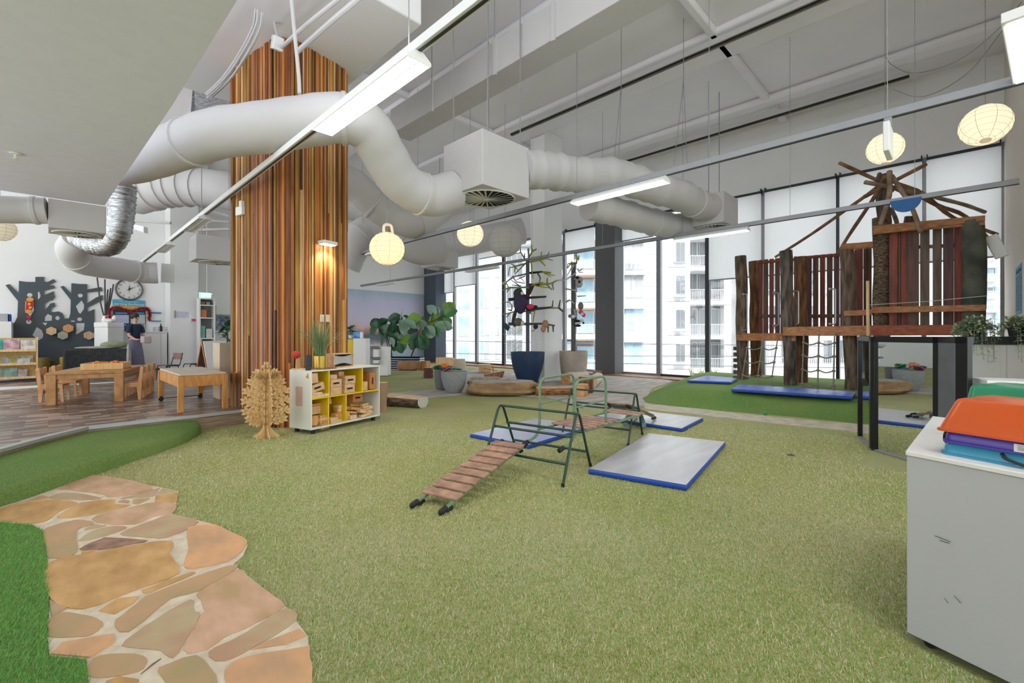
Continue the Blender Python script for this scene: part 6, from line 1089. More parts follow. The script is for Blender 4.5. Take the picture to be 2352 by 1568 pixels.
for q, h, lab in (((354, 366, 757), 0, 'low wire tray standing on the counter near the pillar'), ((372, 386, 758), 0, 'second low wire tray on the counter beside the black bottle')):
    p0, p1 = PY(q[0], q[2], 18.3), PY(q[1], q[2], 18.3); mb = MB(); 
    for z in (zc+.004, zc+.07, zc+.13): mb.tube([(p0.x, 18.2, z), (p1.x, 18.2, z), (p1.x, 18.45, z), (p0.x, 18.45, z)], .006, 5, closed=True)
    for x in (p0.x, p1.x):
        for y in (18.2, 18.45): mb.tube([(x, y, zc), (x, y, zc+.14)], .006, 5)
    tag(mb.build('wire_tray', GREYF), lab, 'tray')
p = PY(369.5, 761, 18.3); tag(MB().lathe((p.x, 18.3, zc), [(.04, 0), (.04, .16), (.015, .2), (.015, .26), (.0001, .26)], 14).build('bottle', BLACK), 'slim black bottle on the white counter', 'bottle')
a, b = W(216, 849, 13.1), W(248, 849, 13.1); zt = W(230, 740, 13.1).z; t = thing('tall_cabinet', 'tall narrow white cabinet between the tree board and the counter', 'cabinet', (a.x, a.y, .2))
X = Matrix.Translation(((a.x+b.x)/2, (a.y+b.y)/2, 0)) @ Matrix.Rotation(-TH+.35, 4, 'Z'); mb = MB(); mb.X = X; mb.box(-.23, .23, 0, .45, .2, zt-.14); mb.build('body', LAM, t, bev=.004); mb = MB(); mb.X = X; mb.box(-.235, .235, -.01, .46, zt-.135, zt); mb.build('top_drawer', LAM, t, bev=.006)
vb = X @ Vector((-.1, .2, zt)); t = thing('stick_vase', 'white jug with tall grey dried branches on the tall white cabinet', 'vase', tuple(vb)); MB().lathe(vb, [(.06, 0), (.09, .07), (.06, .16), (.07, .2), (.05, .19), (.0001, .1)], 18).build('vase', LAM, t)
mb = MB(); 
for i in range(6): o = Vector((R.uniform(-.2, .3), R.uniform(-.1, .1), 0)); P = [vb+Vector((0, 0, .05)), vb+o*.6+Vector((0, 0, .6)), vb+o+Vector((0, 0, R.uniform(.95, 1.3)))]; mb.tube(cr(P, 6), .018, 6)
mb.build('branches', M('grey_stick', '#4e4c4a', .85), t)
vb = X @ Vector((.12, .15, zt)); t = thing('flower_ornament', 'white ornament with small red flower on the tall white cabinet', 'ornament', tuple(vb)); mb = MB(); mb.ball(vb+Vector((0, 0, .06)), .08, sc=(1.3, 1, .7)); mb.ball(vb+Vector((.1, 0, .12)), .06, sc=(1, 1, 1.4)); mb.build('white_form', LAM, t); MB().ball(vb+Vector((-.08, -.06, .15)), .035).build('red_flower', M('flower_red', '#d02020', .6), t)
p = PY(12, 735, 17.6); t = thing('side_cabinet', 'white cabinet top with small grey box at the far left behind the book rack', 'cabinet', (p.x, 17.6, .2)); a, b = PY(-80, 740, 17.6), PY(26, 740, 17.6); MB().box(a.x, b.x, 17.65, 18.64, .2, PY(10, 738, 17.65).z).build('body', LAM, t, bev=.004)
zq = PY(10, 738, 17.65).z; q0, q1 = PY(-20, 730, 17.8), PY(18, 730, 17.8); tag(MB().box(q0.x, q1.x, 17.8, 18.1, zq, PY(10, 720, 17.8).z).build('grey_box', M('grey_box_card', '#a4a6a8', .6), bev=.004), 'grey box on the white cabinet at the far left', 'box'); q0 = PY(22, 730, 17.85); tag(MB().lathe((q0.x, 17.9, zq), [(.035, 0), (.035, .14), (.025, .2), (.0001, .2)], 12).build('spray_bottle', M('bottle_blue', '#1f4fb0', .4)), 'small blue bottle beside the grey box at the far left', 'bottle')
# book rack
YB = 15.9; d_ = 1; x0, x1 = PY(-75, 800, YB).x, PY(87, 800, YB).x; t = thing('book_rack', 'pale wooden tiered book display rack at the left edge', 'book rack', ((x0+x1)/2, YB+.2, .2)); zt = PY(60, 774, YB).z; zb = .26
for x in (x0, x1-.025): MB().prism([(x, YB, zb-.05), (x, YB+.42, zb-.05), (x, YB+.42, zt), (x, YB+.3, zt), (x, YB, zt-.06)], (.025, 0, 0)).build('side_panel', PINE, t, bev=.003)
tz = [PY(60, q, YB).z for q in (869, 838, 807)]; OLV = wood('dim_pine', '#c2ab74', '#a89058')
for i, z in enumerate(tz):
    MB().box(x0+.026, x1-.026, YB+.0, YB+.16, z-.0, z+.025).build('ledge', PINE, t, bev=.002); MB().box(x0+.026, x1-.026, YB-.012, YB, z-.0, z+.055).build('lip', PINE, t, bev=.002)
    MB().prism([(x0+.026, YB+.15, z+.02), (x0+.026, YB+.165, z+.02), (x0+.026, YB+.3, (tz[i+1] if i < 2 else zt-.02)), (x0+.026, YB+.285, (tz[i+1] if i < 2 else zt-.02))], (x1-x0-.052, 0, 0)).build('back_board', OLV, t, smooth=False)
cols = [('turquoise', '#3ab8a8'), ('white and pink', '#d8b0b8'), ('pale grey', '#c0c2c2'), ('white', '#dcd8d0'), ('mint', '#88a898'), ('pink grey', '#b8a8a4'), ('olive yellow', '#a8a050'), ('grey silver', '#a0a4a8'), ('cream', '#c8c4a4')]
for nm, (px0, px1, py0, py1, tier, ci, wh) in [('b', q) for q in ((-8, 6, 779, 805, 2, 0, 'upper tier at the left'), (8, 44, 777, 803, 2, 1, 'upper tier in the middle'), (47, 82, 779, 803, 2, 3, 'upper tier at the right'), (4, 20, 819, 835, 1, 7, 'middle tier at the left'), (21, 37, 822, 836, 1, 6, 'middle tier, second from left'), (38, 69, 822, 835, 1, 2, 'middle tier, front right'), (48, 76, 811, 830, 1, 8, 'middle tier, behind at the right'), (1, 40, 845, 868, 0, 4, 'bottom tier at the left'), (41, 62, 848, 867, 0, 5, 'bottom tier at the right'))]:
    z = tz[tier]+.026; y = YB+(.03 if 'behind' not in wh else .09); a, b = PY(px0, 800, y).x, PY(px1, 800, y).x; h = (py1-py0)*dof((a, y))/FL; c0, c1 = cols[ci]; m_ = M('cover_'+c0.replace(' ', '_'), c1, .5, hex2='#%02x%02x%02x' % tuple(int(int(c1[i:i+2], 16)*.72) for i in (1, 3, 5)), scale=9)
    tag(MB().prism([(a, y, z), (a, y+.014, z), (a, y+.014+h*.28, z+h), (a, y+h*.28, z+h)], (b-a, 0, 0)).build('picture_book', m_, bev=.002), c0+' picture book on the '+wh+' of the book rack', 'book', 'picture books on the display rack')
MB().box(x0+.02, x1-.02, YB+.02, YB+.4, .2, .24).build('base', BLACK, t, smooth=False)
# bits behind the table
for px, py, w_, h, d, m_, nm, lab in ((98, 868, .3, .5, 12.3, M('olive_wicker', '#7a6a30', .8, bump=.4, scale=30), 'wicker_basket', 'dark olive wicker basket beside the book rack'), (112, 860, .22, .42, 12.5, M('dark_olive_box', '#5a4a20', .8), 'storage_box', 'dark brown storage box behind the table near the basket'), (124, 862, .2, .26, 12.1, HONEY, 'wooden_stool', 'small honey coloured stool between basket and sofa'), (148, 858, .16, .5, 12.6, M('lantern_yellow', '#b89a30', .6), 'yellow_crate', 'yellow ended crate at the left end of the dark sofa')):
    q = W(px, py, d); tag(MB().lathe((q.x, q.y, .2), [(w_*.42, 0), (w_*.5, h*.6), (w_*.45, h), (.0001, h)], 16).build(nm, m_) if 'basket' in nm or 'stool' in nm else MB().cbox((q.x, q.y, .2+h/2), (w_, w_, h), rot=.3).build(nm, m_, bev=.01), lab, nm.split('_')[-1])
# sofa (seen from behind)
c = W(224, 855, 12.3); X = Matrix.Translation((c.x, c.y, .2)) @ Matrix.Rotation(-.08, 4, 'Z'); t = thing('sofa', 'charcoal fabric sofa seen from behind, in front of the white counter', 'sofa', (c.x, c.y, .2)); CH = M('charcoal_fabric', '#3a3c3e', .95, hex2='#2c2e30', scale=14, bump=.2)
for nm, bx in (('backrest', (-.66, .66, 0, .22, .08, .74)), ('armrest', (-.66, -.46, .23, .85, .08, .6)), ('armrest', (.46, .66, .23, .85, .08, .6)), ('seat_base', (-.45, .45, .23, .85, .08, .3)), ('seat_cushion', (-.44, .44, .24, .87, .31, .44))): mb = MB(); mb.X = X; mb.box(*bx); mb.build(nm, CH, t, bev=.05, seg=3)
mb = MB(); mb.X = X
for x in (-.58, .58):
    for y in (.08, .78): mb.lathe((x, y, 0), [(.025, 0), (.025, .09)], 10)
mb.build('leg', BLACK, t)
mb = MB(); mb.X = X; mb.ball((.34, .18, .84), .25, sc=(1.2, .6, .42)); tag(mb.build('cushion', M('sage_cushion', '#8c9478', .9)), 'sage green cushion resting on top of the sofa back', 'cushion')
mb = MB(); mb.X = X; mb.ball((-.05, .12, .765), .35, sc=(1.2, .4, .12)); mb.ball((.64, .1, .5), .2, sc=(.32, .8, 1.9)); tag(mb.build('throw_blanket', M('pale_throw', '#a8a4a4', .95, bump=.5)), 'pale throw blanket draped along the sofa back and end', 'blanket')
# table and chairs
A_, B_, D_ = Vector((-.03, 10.2, 0)), Vector((.88, 9.95, 0)), Vector((.43, 11.98, 0)); eu = (B_-A_).normalized(); ev = Vector((-eu.y, eu.x, 0)); tl, tw = 1.8, (B_-A_).length; TX = Matrix.Translation((A_.x, A_.y, .2)) @ Matrix((eu, ev, Vector((0, 0, 1)))).transposed().to_4x4()
t = thing('childrens_table', 'honey wood childrens table with open sided legs on the deck', 'table', (A_.x, A_.y, .2)); TW_ = wood('table_wood', '#b98a56', '#9c6e3e', stretch=(1, 5, 1))
def tb(nm, bx, m_=TW_, p=None, X=TX, bev=.004): mb = MB(); mb.X = X; mb.box(*bx); return mb.build(nm, m_, p or t, bev=bev)
tb('tabletop', (0, tw, 0, tl, .475, .51)); tb('apron', (.03, tw-.03, .02, .045, .4, .475)); tb('apron', (.03, tw-.03, tl-.045, tl-.02, .4, .475)); tb('apron', (.02, .045, .03, tl-.03, .4, .475)); tb('apron', (tw-.045, tw-.02, .03, tl-.03, .4, .475))
for x in (.0, tw-.12):
    for y in (.0, tl-.09): tb('leg', (x+.002, x+.12, y+.002, y+.09, 0, .474))
bt = thing('craft_tray', 'pale wooden tray of red and yellow bits on the childrens table', 'tray', tuple(TX @ Vector((.5, .7, .51)))); 
for bx in ((.3, .86, .45, .47, .512, .62), (.3, .86, 1.08, 1.1, .512, .62), (.3, .32, .47, 1.08, .512, .62), (.84, .86, .47, 1.08, .512, .62), (.32, .84, .47, 1.08, .512, .522)): tb('tray_side' if bx[5] > .6 else 'tray_bottom', bx, BIRCH, bt)
mb = MB(); mb.X = TX
for i in range(90): mb.cbox((R.uniform(.35, .81), R.uniform(.5, 1.05), R.uniform(.56, .63)), (.05, .03, .02), R.choice((0, 1, 2)), rot=R.uniform(0, 3))
tag(mb.build('craft_pieces', [M('piece_red', '#d02818', .5), M('piece_orange', '#f08020', .5), M('piece_yellow', '#f0c030', .5)]), 'heap of red orange and yellow craft pieces in the wooden tray', 'craft pieces', kind='stuff')
CHW = wood('chair_ply', '#d9a878', '#c08c58', stretch=(2, 2, .6)); CHE = wood('chair_seat', '#c08450', '#a66c38')
def chair(loc, rz, lab):
    t = thing('childrens_chair', lab, 'chair', loc, rz, 'wooden chairs at the childrens table'); X = Matrix.Translation(loc) @ Matrix.Rotation(rz, 4, 'Z')
    for s in (-1, 1):
        pr = [(-.15, 0), (-.11, 0), (-.1, .22), (.1, .22), (.12, 0), (.16, 0), (.17, .3), (.19, .56), (.15, .575), (.12, .3), (-.13, .29)]; mb = MB(); mb.X = X; mb.prism([(s*.15-.011, y, z) for y, z in pr], (.022, 0, 0)); mb.build('side_frame', CHW, t, bev=.003)
    for nm, bx, m_ in (('seat', (-.138, .138, -.14, .13, .27, .285), CHE), ('backrest', (-.138, .138, .145, .165, .44, .56), CHW), ('stretcher', (-.138, .138, .11, .125, .14, .19), CHE)): mb = MB(); mb.X = X; mb.box(*bx); mb.build(nm, m_, t, bev=.005)
    return t
ba = math.atan2(eu.y, eu.x)
for s, y, w_ in ((1, .3, 'nearest chair on the right side of the childrens table'), (1, .72, 'second chair on the right side of the childrens table'), (1, 1.25, 'third and farthest chair on the right side of the childrens table'), (-1, .62, 'nearer chair on the left side of the childrens table'), (-1, 1.3, 'farther chair on the left side of the childrens table')):
    p = TX @ Vector((tw+.05 if s > 0 else -.05, y, 0)); chair((p.x, p.y, .2), ba-(pi/2)*s, 'pale plywood chair, '+w_)
p = TX @ Vector((.3, -.0, 0))
# sand table
t = thing('sand_table', 'honey wood sensory table with pale lids and black castors, beside the slatted column', 'table', (1.3, 7.95, .2)); X = Matrix.Translation((1.3, 7.9, .2)) @ Matrix.Rotation(.0, 4, 'Z'); HT = wood('sensory_wood', '#c98e4a', '#b07634', stretch=(5, 1, 1))
for nm, bx, m_ in (('apron', (0, .6, 0, .03, .36, .52), HT), ('apron', (0, .6, 1.62, 1.57, .36, .52), HT), ('apron', (0, .03, .03, 1.62, .36, .52), HT), ('apron', (.57, .6, .03, 1.62, .36, .52), HT), ('lid', (.01, .59, .01, .8, .521, .545), M('pale_lid', '#cdbfae', .5)), ('lid', (.01, .59, .82, 1.64, .521, .55), M('pale_lid', '#cdbfae', .5)), ('leg', (-.01, .06, -.012, .058, 0, .52), HT), ('leg', (.54, .61, -.012, .058, 0, .52), HT), ('leg', (-.01, .06, 1.59, 1.66, .08, .52), HT), ('leg', (.54, .61, 1.59, 1.66, .08, .52), HT)): tb(nm, bx, m_, t, X)
for x in (.025, .575):
    mb = MB(); mb.X = X; mb.tube([(x, 1.61, .035), (x, 1.64, .035)], .035, 14); mb.box(x-.02, x+.02, 1.6, 1.57, .06, .085); mb.build('castor', RUB, t)
mb = MB(); mb.X = X; mb.tube([(.025, 1.62, .05), (.575, 1.62, .05)], .008, 6); mb.build('axle', DARKF, t)
q = W(465, 882, 10.3); tag(MB().lathe((q.x, q.y, .2), [(.0001, 0), (.3, .01), (.33, .05), (.28, .09), (.0001, .1)], 28).build('floor_cushion', M('royal_blue_fabric', '#2c3c9c', .8)), 'round blue floor cushion under the far side of the sensory table', 'cushion')
t = thing('cream_pedestal', 'tall cream box pedestal standing against the left edge of the slatted column', 'pedestal', (2.1, 9.1, .2)); MB().box(2.06, 2.5, 9.05, 9.5, .2, 1.17).build('body', M('cream_laminate', '#c8b49c', .6, amt=.08), t, bev=.006)
# metal chairs
def mchair(px, py, d, rz, lab):
    q = W(px, py, d); loc = (q.x, q.y, .2); t = thing('metal_chair', lab, 'chair', loc, rz); X = Matrix.Translation(loc) @ Matrix.Rotation(rz, 4, 'Z'); mb = MB(); mb.X = X
    for s in (-1, 1): mb.tube(bent([(s*.17, -.2, 0), (s*.16, -.18, .36), (s*.16, .14, .345), (s*.15, .22, .66)], .05, 4), .011, 8); mb.tube([(s*.16, .1, .34), (s*.18, .22, 0)], .011, 8)
    mb.build('tube_frame', BLACK, t)
    for nm, bx, m_ in (('seat', (-.17, .17, -.18, .16, .36, .372), M('dark_seat', '#4a4644', .5)), ('backrest', (-.16, .16, .19, .205, .5, .66), wood('brown_back', '#8a6058', '#6e4a44'))): mb = MB(); mb.X = X; mb.box(*bx); mb.build(nm, m_, t, bev=.004)
mchair(389, 862, 11.3, -1.15, 'black tube chair with brown back standing between the two tables')
mchair(447, 850, 11.9, -1.3, 'second black tube chair right of the first, near the easel')
# easel
q = W(494, 850, 11.6); t = thing('folding_easel', 'brown folding A shaped easel display left of the slatted column', 'easel', (q.x, q.y, .2)); X = Matrix.Translation((q.x, q.y, .2)) @ Matrix.Rotation(-TH, 4, 'Z')
for s, m_, nm in ((-1, wood('easel_wood', '#7a5444', '#5a3a30'), 'left_panel'), (1, LAM, 'right_panel')): mb = MB(); mb.X = X; mb.prism([(s*.28, -.3, .05), (s*.02, -.3, .95), (s*.05, -.3, .96), (s*.31, -.3, .05)], (0, .6, 0)); mb.build(nm, m_, t, bev=.003)
mb = MB(); mb.X = X; mb.tube([(-.02, -.32, 1.0), (.32, -.32, 0)], .014, 6); mb.tube([(.02, -.32, 1.0), (-.32, -.32, 0)], .014, 6); mb.build('frame_leg', HONEY, t)
# kids storage behind: shelf unit with books
t = thing('cube_shelves', 'white open shelf unit full of books seen between pillar and slatted column', 'shelf unit', tuple(PY(480, 850, 17))); ys_ = 17.2; a, b = PY(459, 800, ys_).x, PY(491, 800, ys_).x; zz = [PY(475, q, ys_).z for q in (845, 799, 777, 730, 701, 686)]; zz[0] = .22
for z in zz: MB().box(a, b, ys_, ys_+.35, z-.015, z+.015).build('shelf_board', LAM, t, smooth=False)
for x in (a-.02, b): MB().box(x, x+.04, ys_-.002, ys_+.35, .2, zz[-1]+.02).build('side_panel', LAM, t, smooth=False)
MB().box(a+.02, b, ys_+.33, ys_+.35, .22, zz[-1]).build('back_panel', M('dim_back', '#8c8c8e', .7), t, smooth=False)
names = ['dark grey', 'orange', 'pale blue', 'cream', 'red brown', 'grey', 'teal', 'white']; hexs = ['#4a4c50', '#c07a50', '#4a9ac0', '#c8bca0', '#8a5040', '#8a8c90', '#6fa8a0', '#d0d0cc']; lv = ['bottom', 'second', 'third', 'fourth', 'top']
for k in range(5):
    x = a+.04; i = 0
    while x < b-.16 and i < 3:
        w_ = R.uniform(.1, .2); j = (k*3+i) % 8; tag(MB().box(x, x+w_, ys_+.04, ys_+.28, zz[k]+.0155, zz[k]+.015+(zz[k+1]-zz[k])*R.uniform(.45, .75)).build('storage_item', M('item_'+names[j].replace(' ', '_'), hexs[j], .6), bev=.004), '%s box %s on the %s shelf behind the white pillar' % (names[j], ('at the left', 'in the middle', 'at the right')[i], lv[k]), 'box'); x += w_+.03; i += 1
q = YW; panel('framed_picture', 'blue and violet painted picture on the far wall left of the slatted column', 496, 534, 726, 758, M('violet_picture', '#5a6080', .6, hex2='#a8b8c8', scale=8), 'picture', y=YW, dp=.03)
panel('white_wall_cabinet', 'pale wall cabinet above the painted picture', 492, 534, 703, 723, LAM, 'cabinet', y=YW, dp=.3)
panel('exit_sign', 'glowing pale green exit sign beyond the white pillar', 457, 483.5, 672, 684.5, M('exit_green', '#a8e0cc', emit=.5, kind='flat'), 'exit sign', y=17.0, dp=.05)
for q in ((470, 678, 0),):
    t = bpy.data.objects['exit_sign']; p = PY(475, 678, 16.945); text('EXIT', 'lettering', M('exit_white', '#f4fffa', emit=.6, kind='flat'), p, FC, .15, t)
    mb = MB(); pp = PY(475, 672, 16.97); mb.tube([(pp.x, 16.97, pp.z), (pp.x, 16.97, 6.95)], .01, 5); mb.build('drop_rod', LAM, t)
p = W(522, 800, 10.6); t = thing('leafy_plant', 'green leafy plant at the left edge of the slatted column above the cream pedestal', 'plant', (p.x, p.y, .2)); MB().lathe((p.x, p.y, .2), [(.12, 0), (.15, .3), (.05, .3), (.03, .6), (.0001, .6)], 16).build('pot_and_stem', BLACK, t); mb = MB()
for i in range(26): a_, z_ = R.uniform(0, 2*pi), R.uniform(-.6, 1.0); bigleaf(mb, Vector((p.x, p.y, R.uniform(1.2, 1.65))), Vector((math.cos(a_)*math.cos(z_), math.sin(a_)*math.cos(z_), math.sin(z_))), R.uniform(.15, .28), .06, R.choice((0, 1)))
mb.tube([(p.x, p.y, .75), (p.x, p.y, 1.6)], .02, 6, 0); mb.build('leaves', LF, t, angle=80)
a, b = G(0, 893, .201), G(275, 877, .201); tag(MB().prism([G(0, 896, .2012), G(190, 882.5, .2012), G(275, 878, .2012), G(275, 876.5, .2012), G(190, 880.5, .2012), G(0, 889, .2012)], (0, 0, .004)).build('trim_5', LAM, smooth=False), 'pale metal strip across the deck floor near the book rack', 'trim', kind='structure')
# ================= PERSON =================
def person():
    d = 13.4; q = W(309, 848, d); X = Matrix.Translation((q.x, q.y, .2)) @ Matrix.Rotation(-TH+.25, 4, 'Z')  # local -Y faces the viewpoint, +X is right in view
    root = thing('person', 'person in dark blue top and long grey skirt standing at the white counter', 'person', (q.x, q.y, .2), 0)
    inv = Matrix([root['_inv'][i*4:i*4+4] for i in range(4)])
    def skin(nm, V, E_, mt, sub=2):
        me = bpy.data.meshes.new(nm); me.from_pydata([inv @ X @ Vector(v[:3]) for v in V], [], []) ; me.from_pydata([], [], []) if False else None
        me = bpy.data.meshes.new(nm); me.from_pydata([inv @ X @ Vector(v[:3]) for v in V], E_, []); me.materials.append(mt); o = bpy.data.objects.new(nm, me); COL.objects.link(o); o.parent = root
        bm = bmesh.new(); bm.from_mesh(me); L = bm.verts.layers.skin.verify(); bm.verts.ensure_lookup_table()
        for i, v in enumerate(V): bm.verts[i][L].radius = (v[3], v[4] if len(v) > 4 else v[3]); bm.verts[i][L].use_root = i == 0
        bm.to_mesh(me); bm.free(); o.modifiers.new('skin', 'SKIN').use_smooth_shade = True; s = o.modifiers.new('sub', 'SUBSURF'); s.levels = sub; s.render_levels = sub; return o
    SK = M('skin', '#c89a84', .6, amt=.04); V = [(0, 0, .92, .13, .1), (0, 0, 1.1, .12, .09), (.01, 0, 1.28, .14, .1), (.02, 0, 1.4, .09, .07), (.03, 0, 1.47, .05), (.04, 0, 1.55, .055), (.05, 0, 1.64, .085, .075), (.045, 0, 1.7, .06),
        (.03, -.16, 1.37, .05), (.06, -.2, 1.1, .04), (.25, -.16, .98, .032), (.33, -.14, .98, .028), (.03, .16, 1.37, .05), (.06, .2, 1.1, .04), (.24, .12, 1.0, .032), (.32, .1, 1.0, .028),
        (0, -.09, .86, .085), (.0, -.09, .48, .06), (-.02, -.09, .08, .04), (.1, -.1, .03, .032), (0, .09, .86, .085), (0, .09, .48, .06), (-.02, .09, .08, .04), (.1, .1, .03, .032)]
    E_ = [(0, 1), (1, 2), (2, 3), (3, 4), (4, 5), (5, 6), (6, 7), (3, 8), (8, 9), (9, 10), (10, 11), (3, 12), (12, 13), (13, 14), (14, 15), (0, 16), (16, 17), (17, 18), (18, 19), (0, 20), (20, 21), (21, 22), (22, 23)]
    for s, b in ((-1, 11), (1, 15)):
        for k in range(4):
            i = len(V); bx = V[b]; V.append((bx[0]+.04, bx[1]+(k-1.5)*.018, bx[2]+.004, .008)); V.append((bx[0]+.07+.006*(k in (1, 2)), bx[1]+(k-1.5)*.02, bx[2]-.012, .0075)); E_ += [(b, i), (i, i+1)]
        i = len(V); V.append((bx[0]+.01, bx[1]-s*.035, bx[2]+.01, .009)); V.append((bx[0]+.04, bx[1]-s*.04, bx[2], .008)); E_ += [(b, i), (i, i+1)]
    skin('body', V, E_, SK)
    skin('dark_blue_top', [(0, 0, .9, .16, .13), (0, 0, 1.08, .145, .115), (.01, 0, 1.28, .165, .13), (.015, 0, 1.4, .1, .08), (.03, -.17, 1.36, .07), (.06, -.205, 1.15, .06), (.03, .17, 1.36, .07), (.06, .205, 1.15, .06)], [(0, 1), (1, 2), (2, 3), (3, 4), (4, 5), (3, 6), (6, 7)], M('navy_shirt', '#1c2c44', .85))
    mb = MB(); mb.X = X; n = 28; pr = [(.15, .98), (.18, .88), (.23, .6), (.27, .3), (.29, .06), (.275, .07)]; vs = []
    for r_, z in pr:
        for j in range(n): a_ = 2*pi*j/n; rr = r_*(1+.04*math.sin(a_*7)*(1-z)); vs.append((rr*math.cos(a_)*.8-.06*(1-z), rr*math.sin(a_), z))
    mb.add(vs, [(i*n+j, i*n+(j+1) % n, (i+1)*n+(j+1) % n, (i+1)*n+j) for i in range(5) for j in range(n)]); mb.build('long_grey_skirt', M('grey_violet_skirt', '#77758c', .85, amt=.15), root, angle=80)
    mb = MB(); mb.X = X; mb.ball((.025, 0, 1.665), .105, sc=(1, .85, 1)); mb.ball((-.07, 0, 1.64), .06); mb.build('dark_hair', M('dark_hair', '#2a2422', .7, bump=.4, scale=30), root)
    mb = MB(); mb.X = X; mb.ball((.125, 0, 1.62), .02, sc=(1, .8, 1.2)); mb.build('nose', SK, root); mb = MB(); mb.X = X; mb.ball((.115, -.035, 1.65), .012); mb.ball((.115, .035, 1.65), .012); mb.build('eyes', M('eye_dark', '#201814', .3), root); mb = MB(); mb.X = X; mb.ball((.115, 0, 1.585), .018, sc=(.6, 1.3, .4)); mb.build('mouth', M('lip', '#a05a52', .6), root)
person()
c = W(335, 780, 13.0); tag(MB().cbox(c, (.22, .2, .2), rot=-TH).build('carried_bag', M('pinkish_bag', '#b8a4a4', .8, bump=.3), bev=.03), 'soft pinkish bag held in front of the person at the counter', 'bag')
# ================= BUILDINGS OUTSIDE =================
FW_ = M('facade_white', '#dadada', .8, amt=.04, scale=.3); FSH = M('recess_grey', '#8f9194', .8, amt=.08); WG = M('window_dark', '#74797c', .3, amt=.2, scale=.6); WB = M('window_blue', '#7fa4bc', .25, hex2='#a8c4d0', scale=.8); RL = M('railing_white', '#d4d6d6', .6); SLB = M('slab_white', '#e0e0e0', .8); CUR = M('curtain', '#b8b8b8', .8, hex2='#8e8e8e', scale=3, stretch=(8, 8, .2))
def ob(mb, px0, px1, py0, py1, d, th=.2, mi=0):
    a = W(px0, py1, d); b = W(px1, py1, d); z1 = W(px0, py0, d).z; e = Fv*th; mb.prism([(a.x, a.y, a.z), (b.x, b.y, b.z), (b.x+e.x, b.y+e.y, b.z), (a.x+e.x, a.y+e.y, a.z)], (0, 0, z1-a.z), mi); return mb
def bldg(lab, px0, px1, py0, py1, d, wins, name='apartment_building', th=8, mat=None):
    t = thing(name, lab, 'building', tuple(W((px0+px1)/2, 900, d))); ob(MB(), px0, px1, py0, py1, d, th).build('wall', mat or FW_, t, smooth=False)
    for (a, b, c, e, m_, mu) in wins:
        fr = ob(MB(), a-.8, b+.8, c-.8, e+.8, d-.12, .1).build('window', RL, t, smooth=False); mb = MB(); n = mu
        for i in range(n): ob(mb, a+(b-a)*i/n+.5, a+(b-a)*(i+1)/n-.5, c+.3, e-.3, d-.16, .03)
        mb.build('pane', m_, fr, smooth=False)
    return t
def railing(t, px0, px1, py0, py1, d, n):
    mb = MB(); ob(mb, px0, px1, py0, py0+1.2, d, .06); ob(mb, px0, px1, py1-1, py1, d, .06)
    for i in range(n+1): x = px0+(px1-px0)*i/n; ob(mb, x-.35, x+.35, py0, py1, d, .04)
    mb.build('railing', RL, t, smooth=False)
def slab(t, px0, px1, py0, py1, d, th=1.6): ob(MB(), px0, px1, py0, py1, d, th).build('balcony_slab', SLB, t, smooth=False)
w_ = []
for (r0, r1) in ((592, 640), (667, 710), (728, 773), (790, 828), (848, 885)):
    for a, b, m_, n in ((1006, 1014, WG, 1), (1018, 1033, CUR, 1), (1052, 1078, WB, 2), (1102, 1110, WB, 1), (1111, 1125, CUR, 1), (1137, 1149, CUR, 1), (1163, 1200, WG, 3)): w_.append((a, b, r0-(a-1006)*.06, r1-(a-1006)*.03, m_, n))
t = bldg('white apartment block with blue grey windows seen left of the white column', 985, 1236, 300, 960, 46, w_)
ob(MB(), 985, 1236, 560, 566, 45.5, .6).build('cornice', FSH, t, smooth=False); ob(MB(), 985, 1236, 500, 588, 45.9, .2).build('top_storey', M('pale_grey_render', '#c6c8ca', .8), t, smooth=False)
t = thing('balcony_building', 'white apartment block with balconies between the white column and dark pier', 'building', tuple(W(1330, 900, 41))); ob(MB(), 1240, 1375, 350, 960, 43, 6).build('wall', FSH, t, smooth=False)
for y0 in (540, 620, 696, 768, 850):
    slab(t, 1244, 1372, y0, y0+11, 41, 2); railing(t, 1296, 1372, y0-24, y0, 41, 26); fr = ob(MB(), 1326, 1364, y0-55, y0-3, 42.8, .1).build('window', RL, t, smooth=False); mb = MB(); ob(mb, 1328, 1344, y0-53, y0-4, 42.75, .03); ob(mb, 1346, 1362, y0-53, y0-4, 42.75, .03); mb.build('pane', WB, fr, smooth=False); ob(MB(), 1294, 1318, y0-66, y0, 42.4, .5).build('wall_panel', FW_, t, smooth=False)
    ob(MB(), 1326, 1372, y0+11, y0+14, 41.1, 1.8).build('soffit', M('warm_soffit', '#c8a890', .8), t, smooth=False)
w_ = [(1437, 1478, a, b, m_, 2) for a, b, m_ in ((549, 618, CUR), (632, 682, CUR), (711, 758, WB), (787, 834, WB))]+[(1553, 1574, a, b, WG, 2) for a, b in ((556, 600), (632, 673), (711, 752), (790, 829))]
t = bldg('big white apartment building with grooved walls behind the windows left of the fort', 1412, 1585, 300, 960, 38, w_)
for x0, x1 in ((1481, 1522), (1523, 1533)):
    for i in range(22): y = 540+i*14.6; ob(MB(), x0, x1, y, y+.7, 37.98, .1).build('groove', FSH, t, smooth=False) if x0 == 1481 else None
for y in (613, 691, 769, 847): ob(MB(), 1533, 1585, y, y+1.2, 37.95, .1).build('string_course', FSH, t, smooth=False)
ob(MB(), 1522, 1534, 500, 900, 37.9, .2).build('shade_strip', M('painted_shade_grey', '#c0c2bc', .8), t, smooth=False); ob(MB(), 1418, 1434, 530, 900, 37.8, .3).build('mint_panel', M('mint_panel', '#d4ece2', .6, amt=.03), t, smooth=False)  # grey strip paints in the shade beside the grooved wall
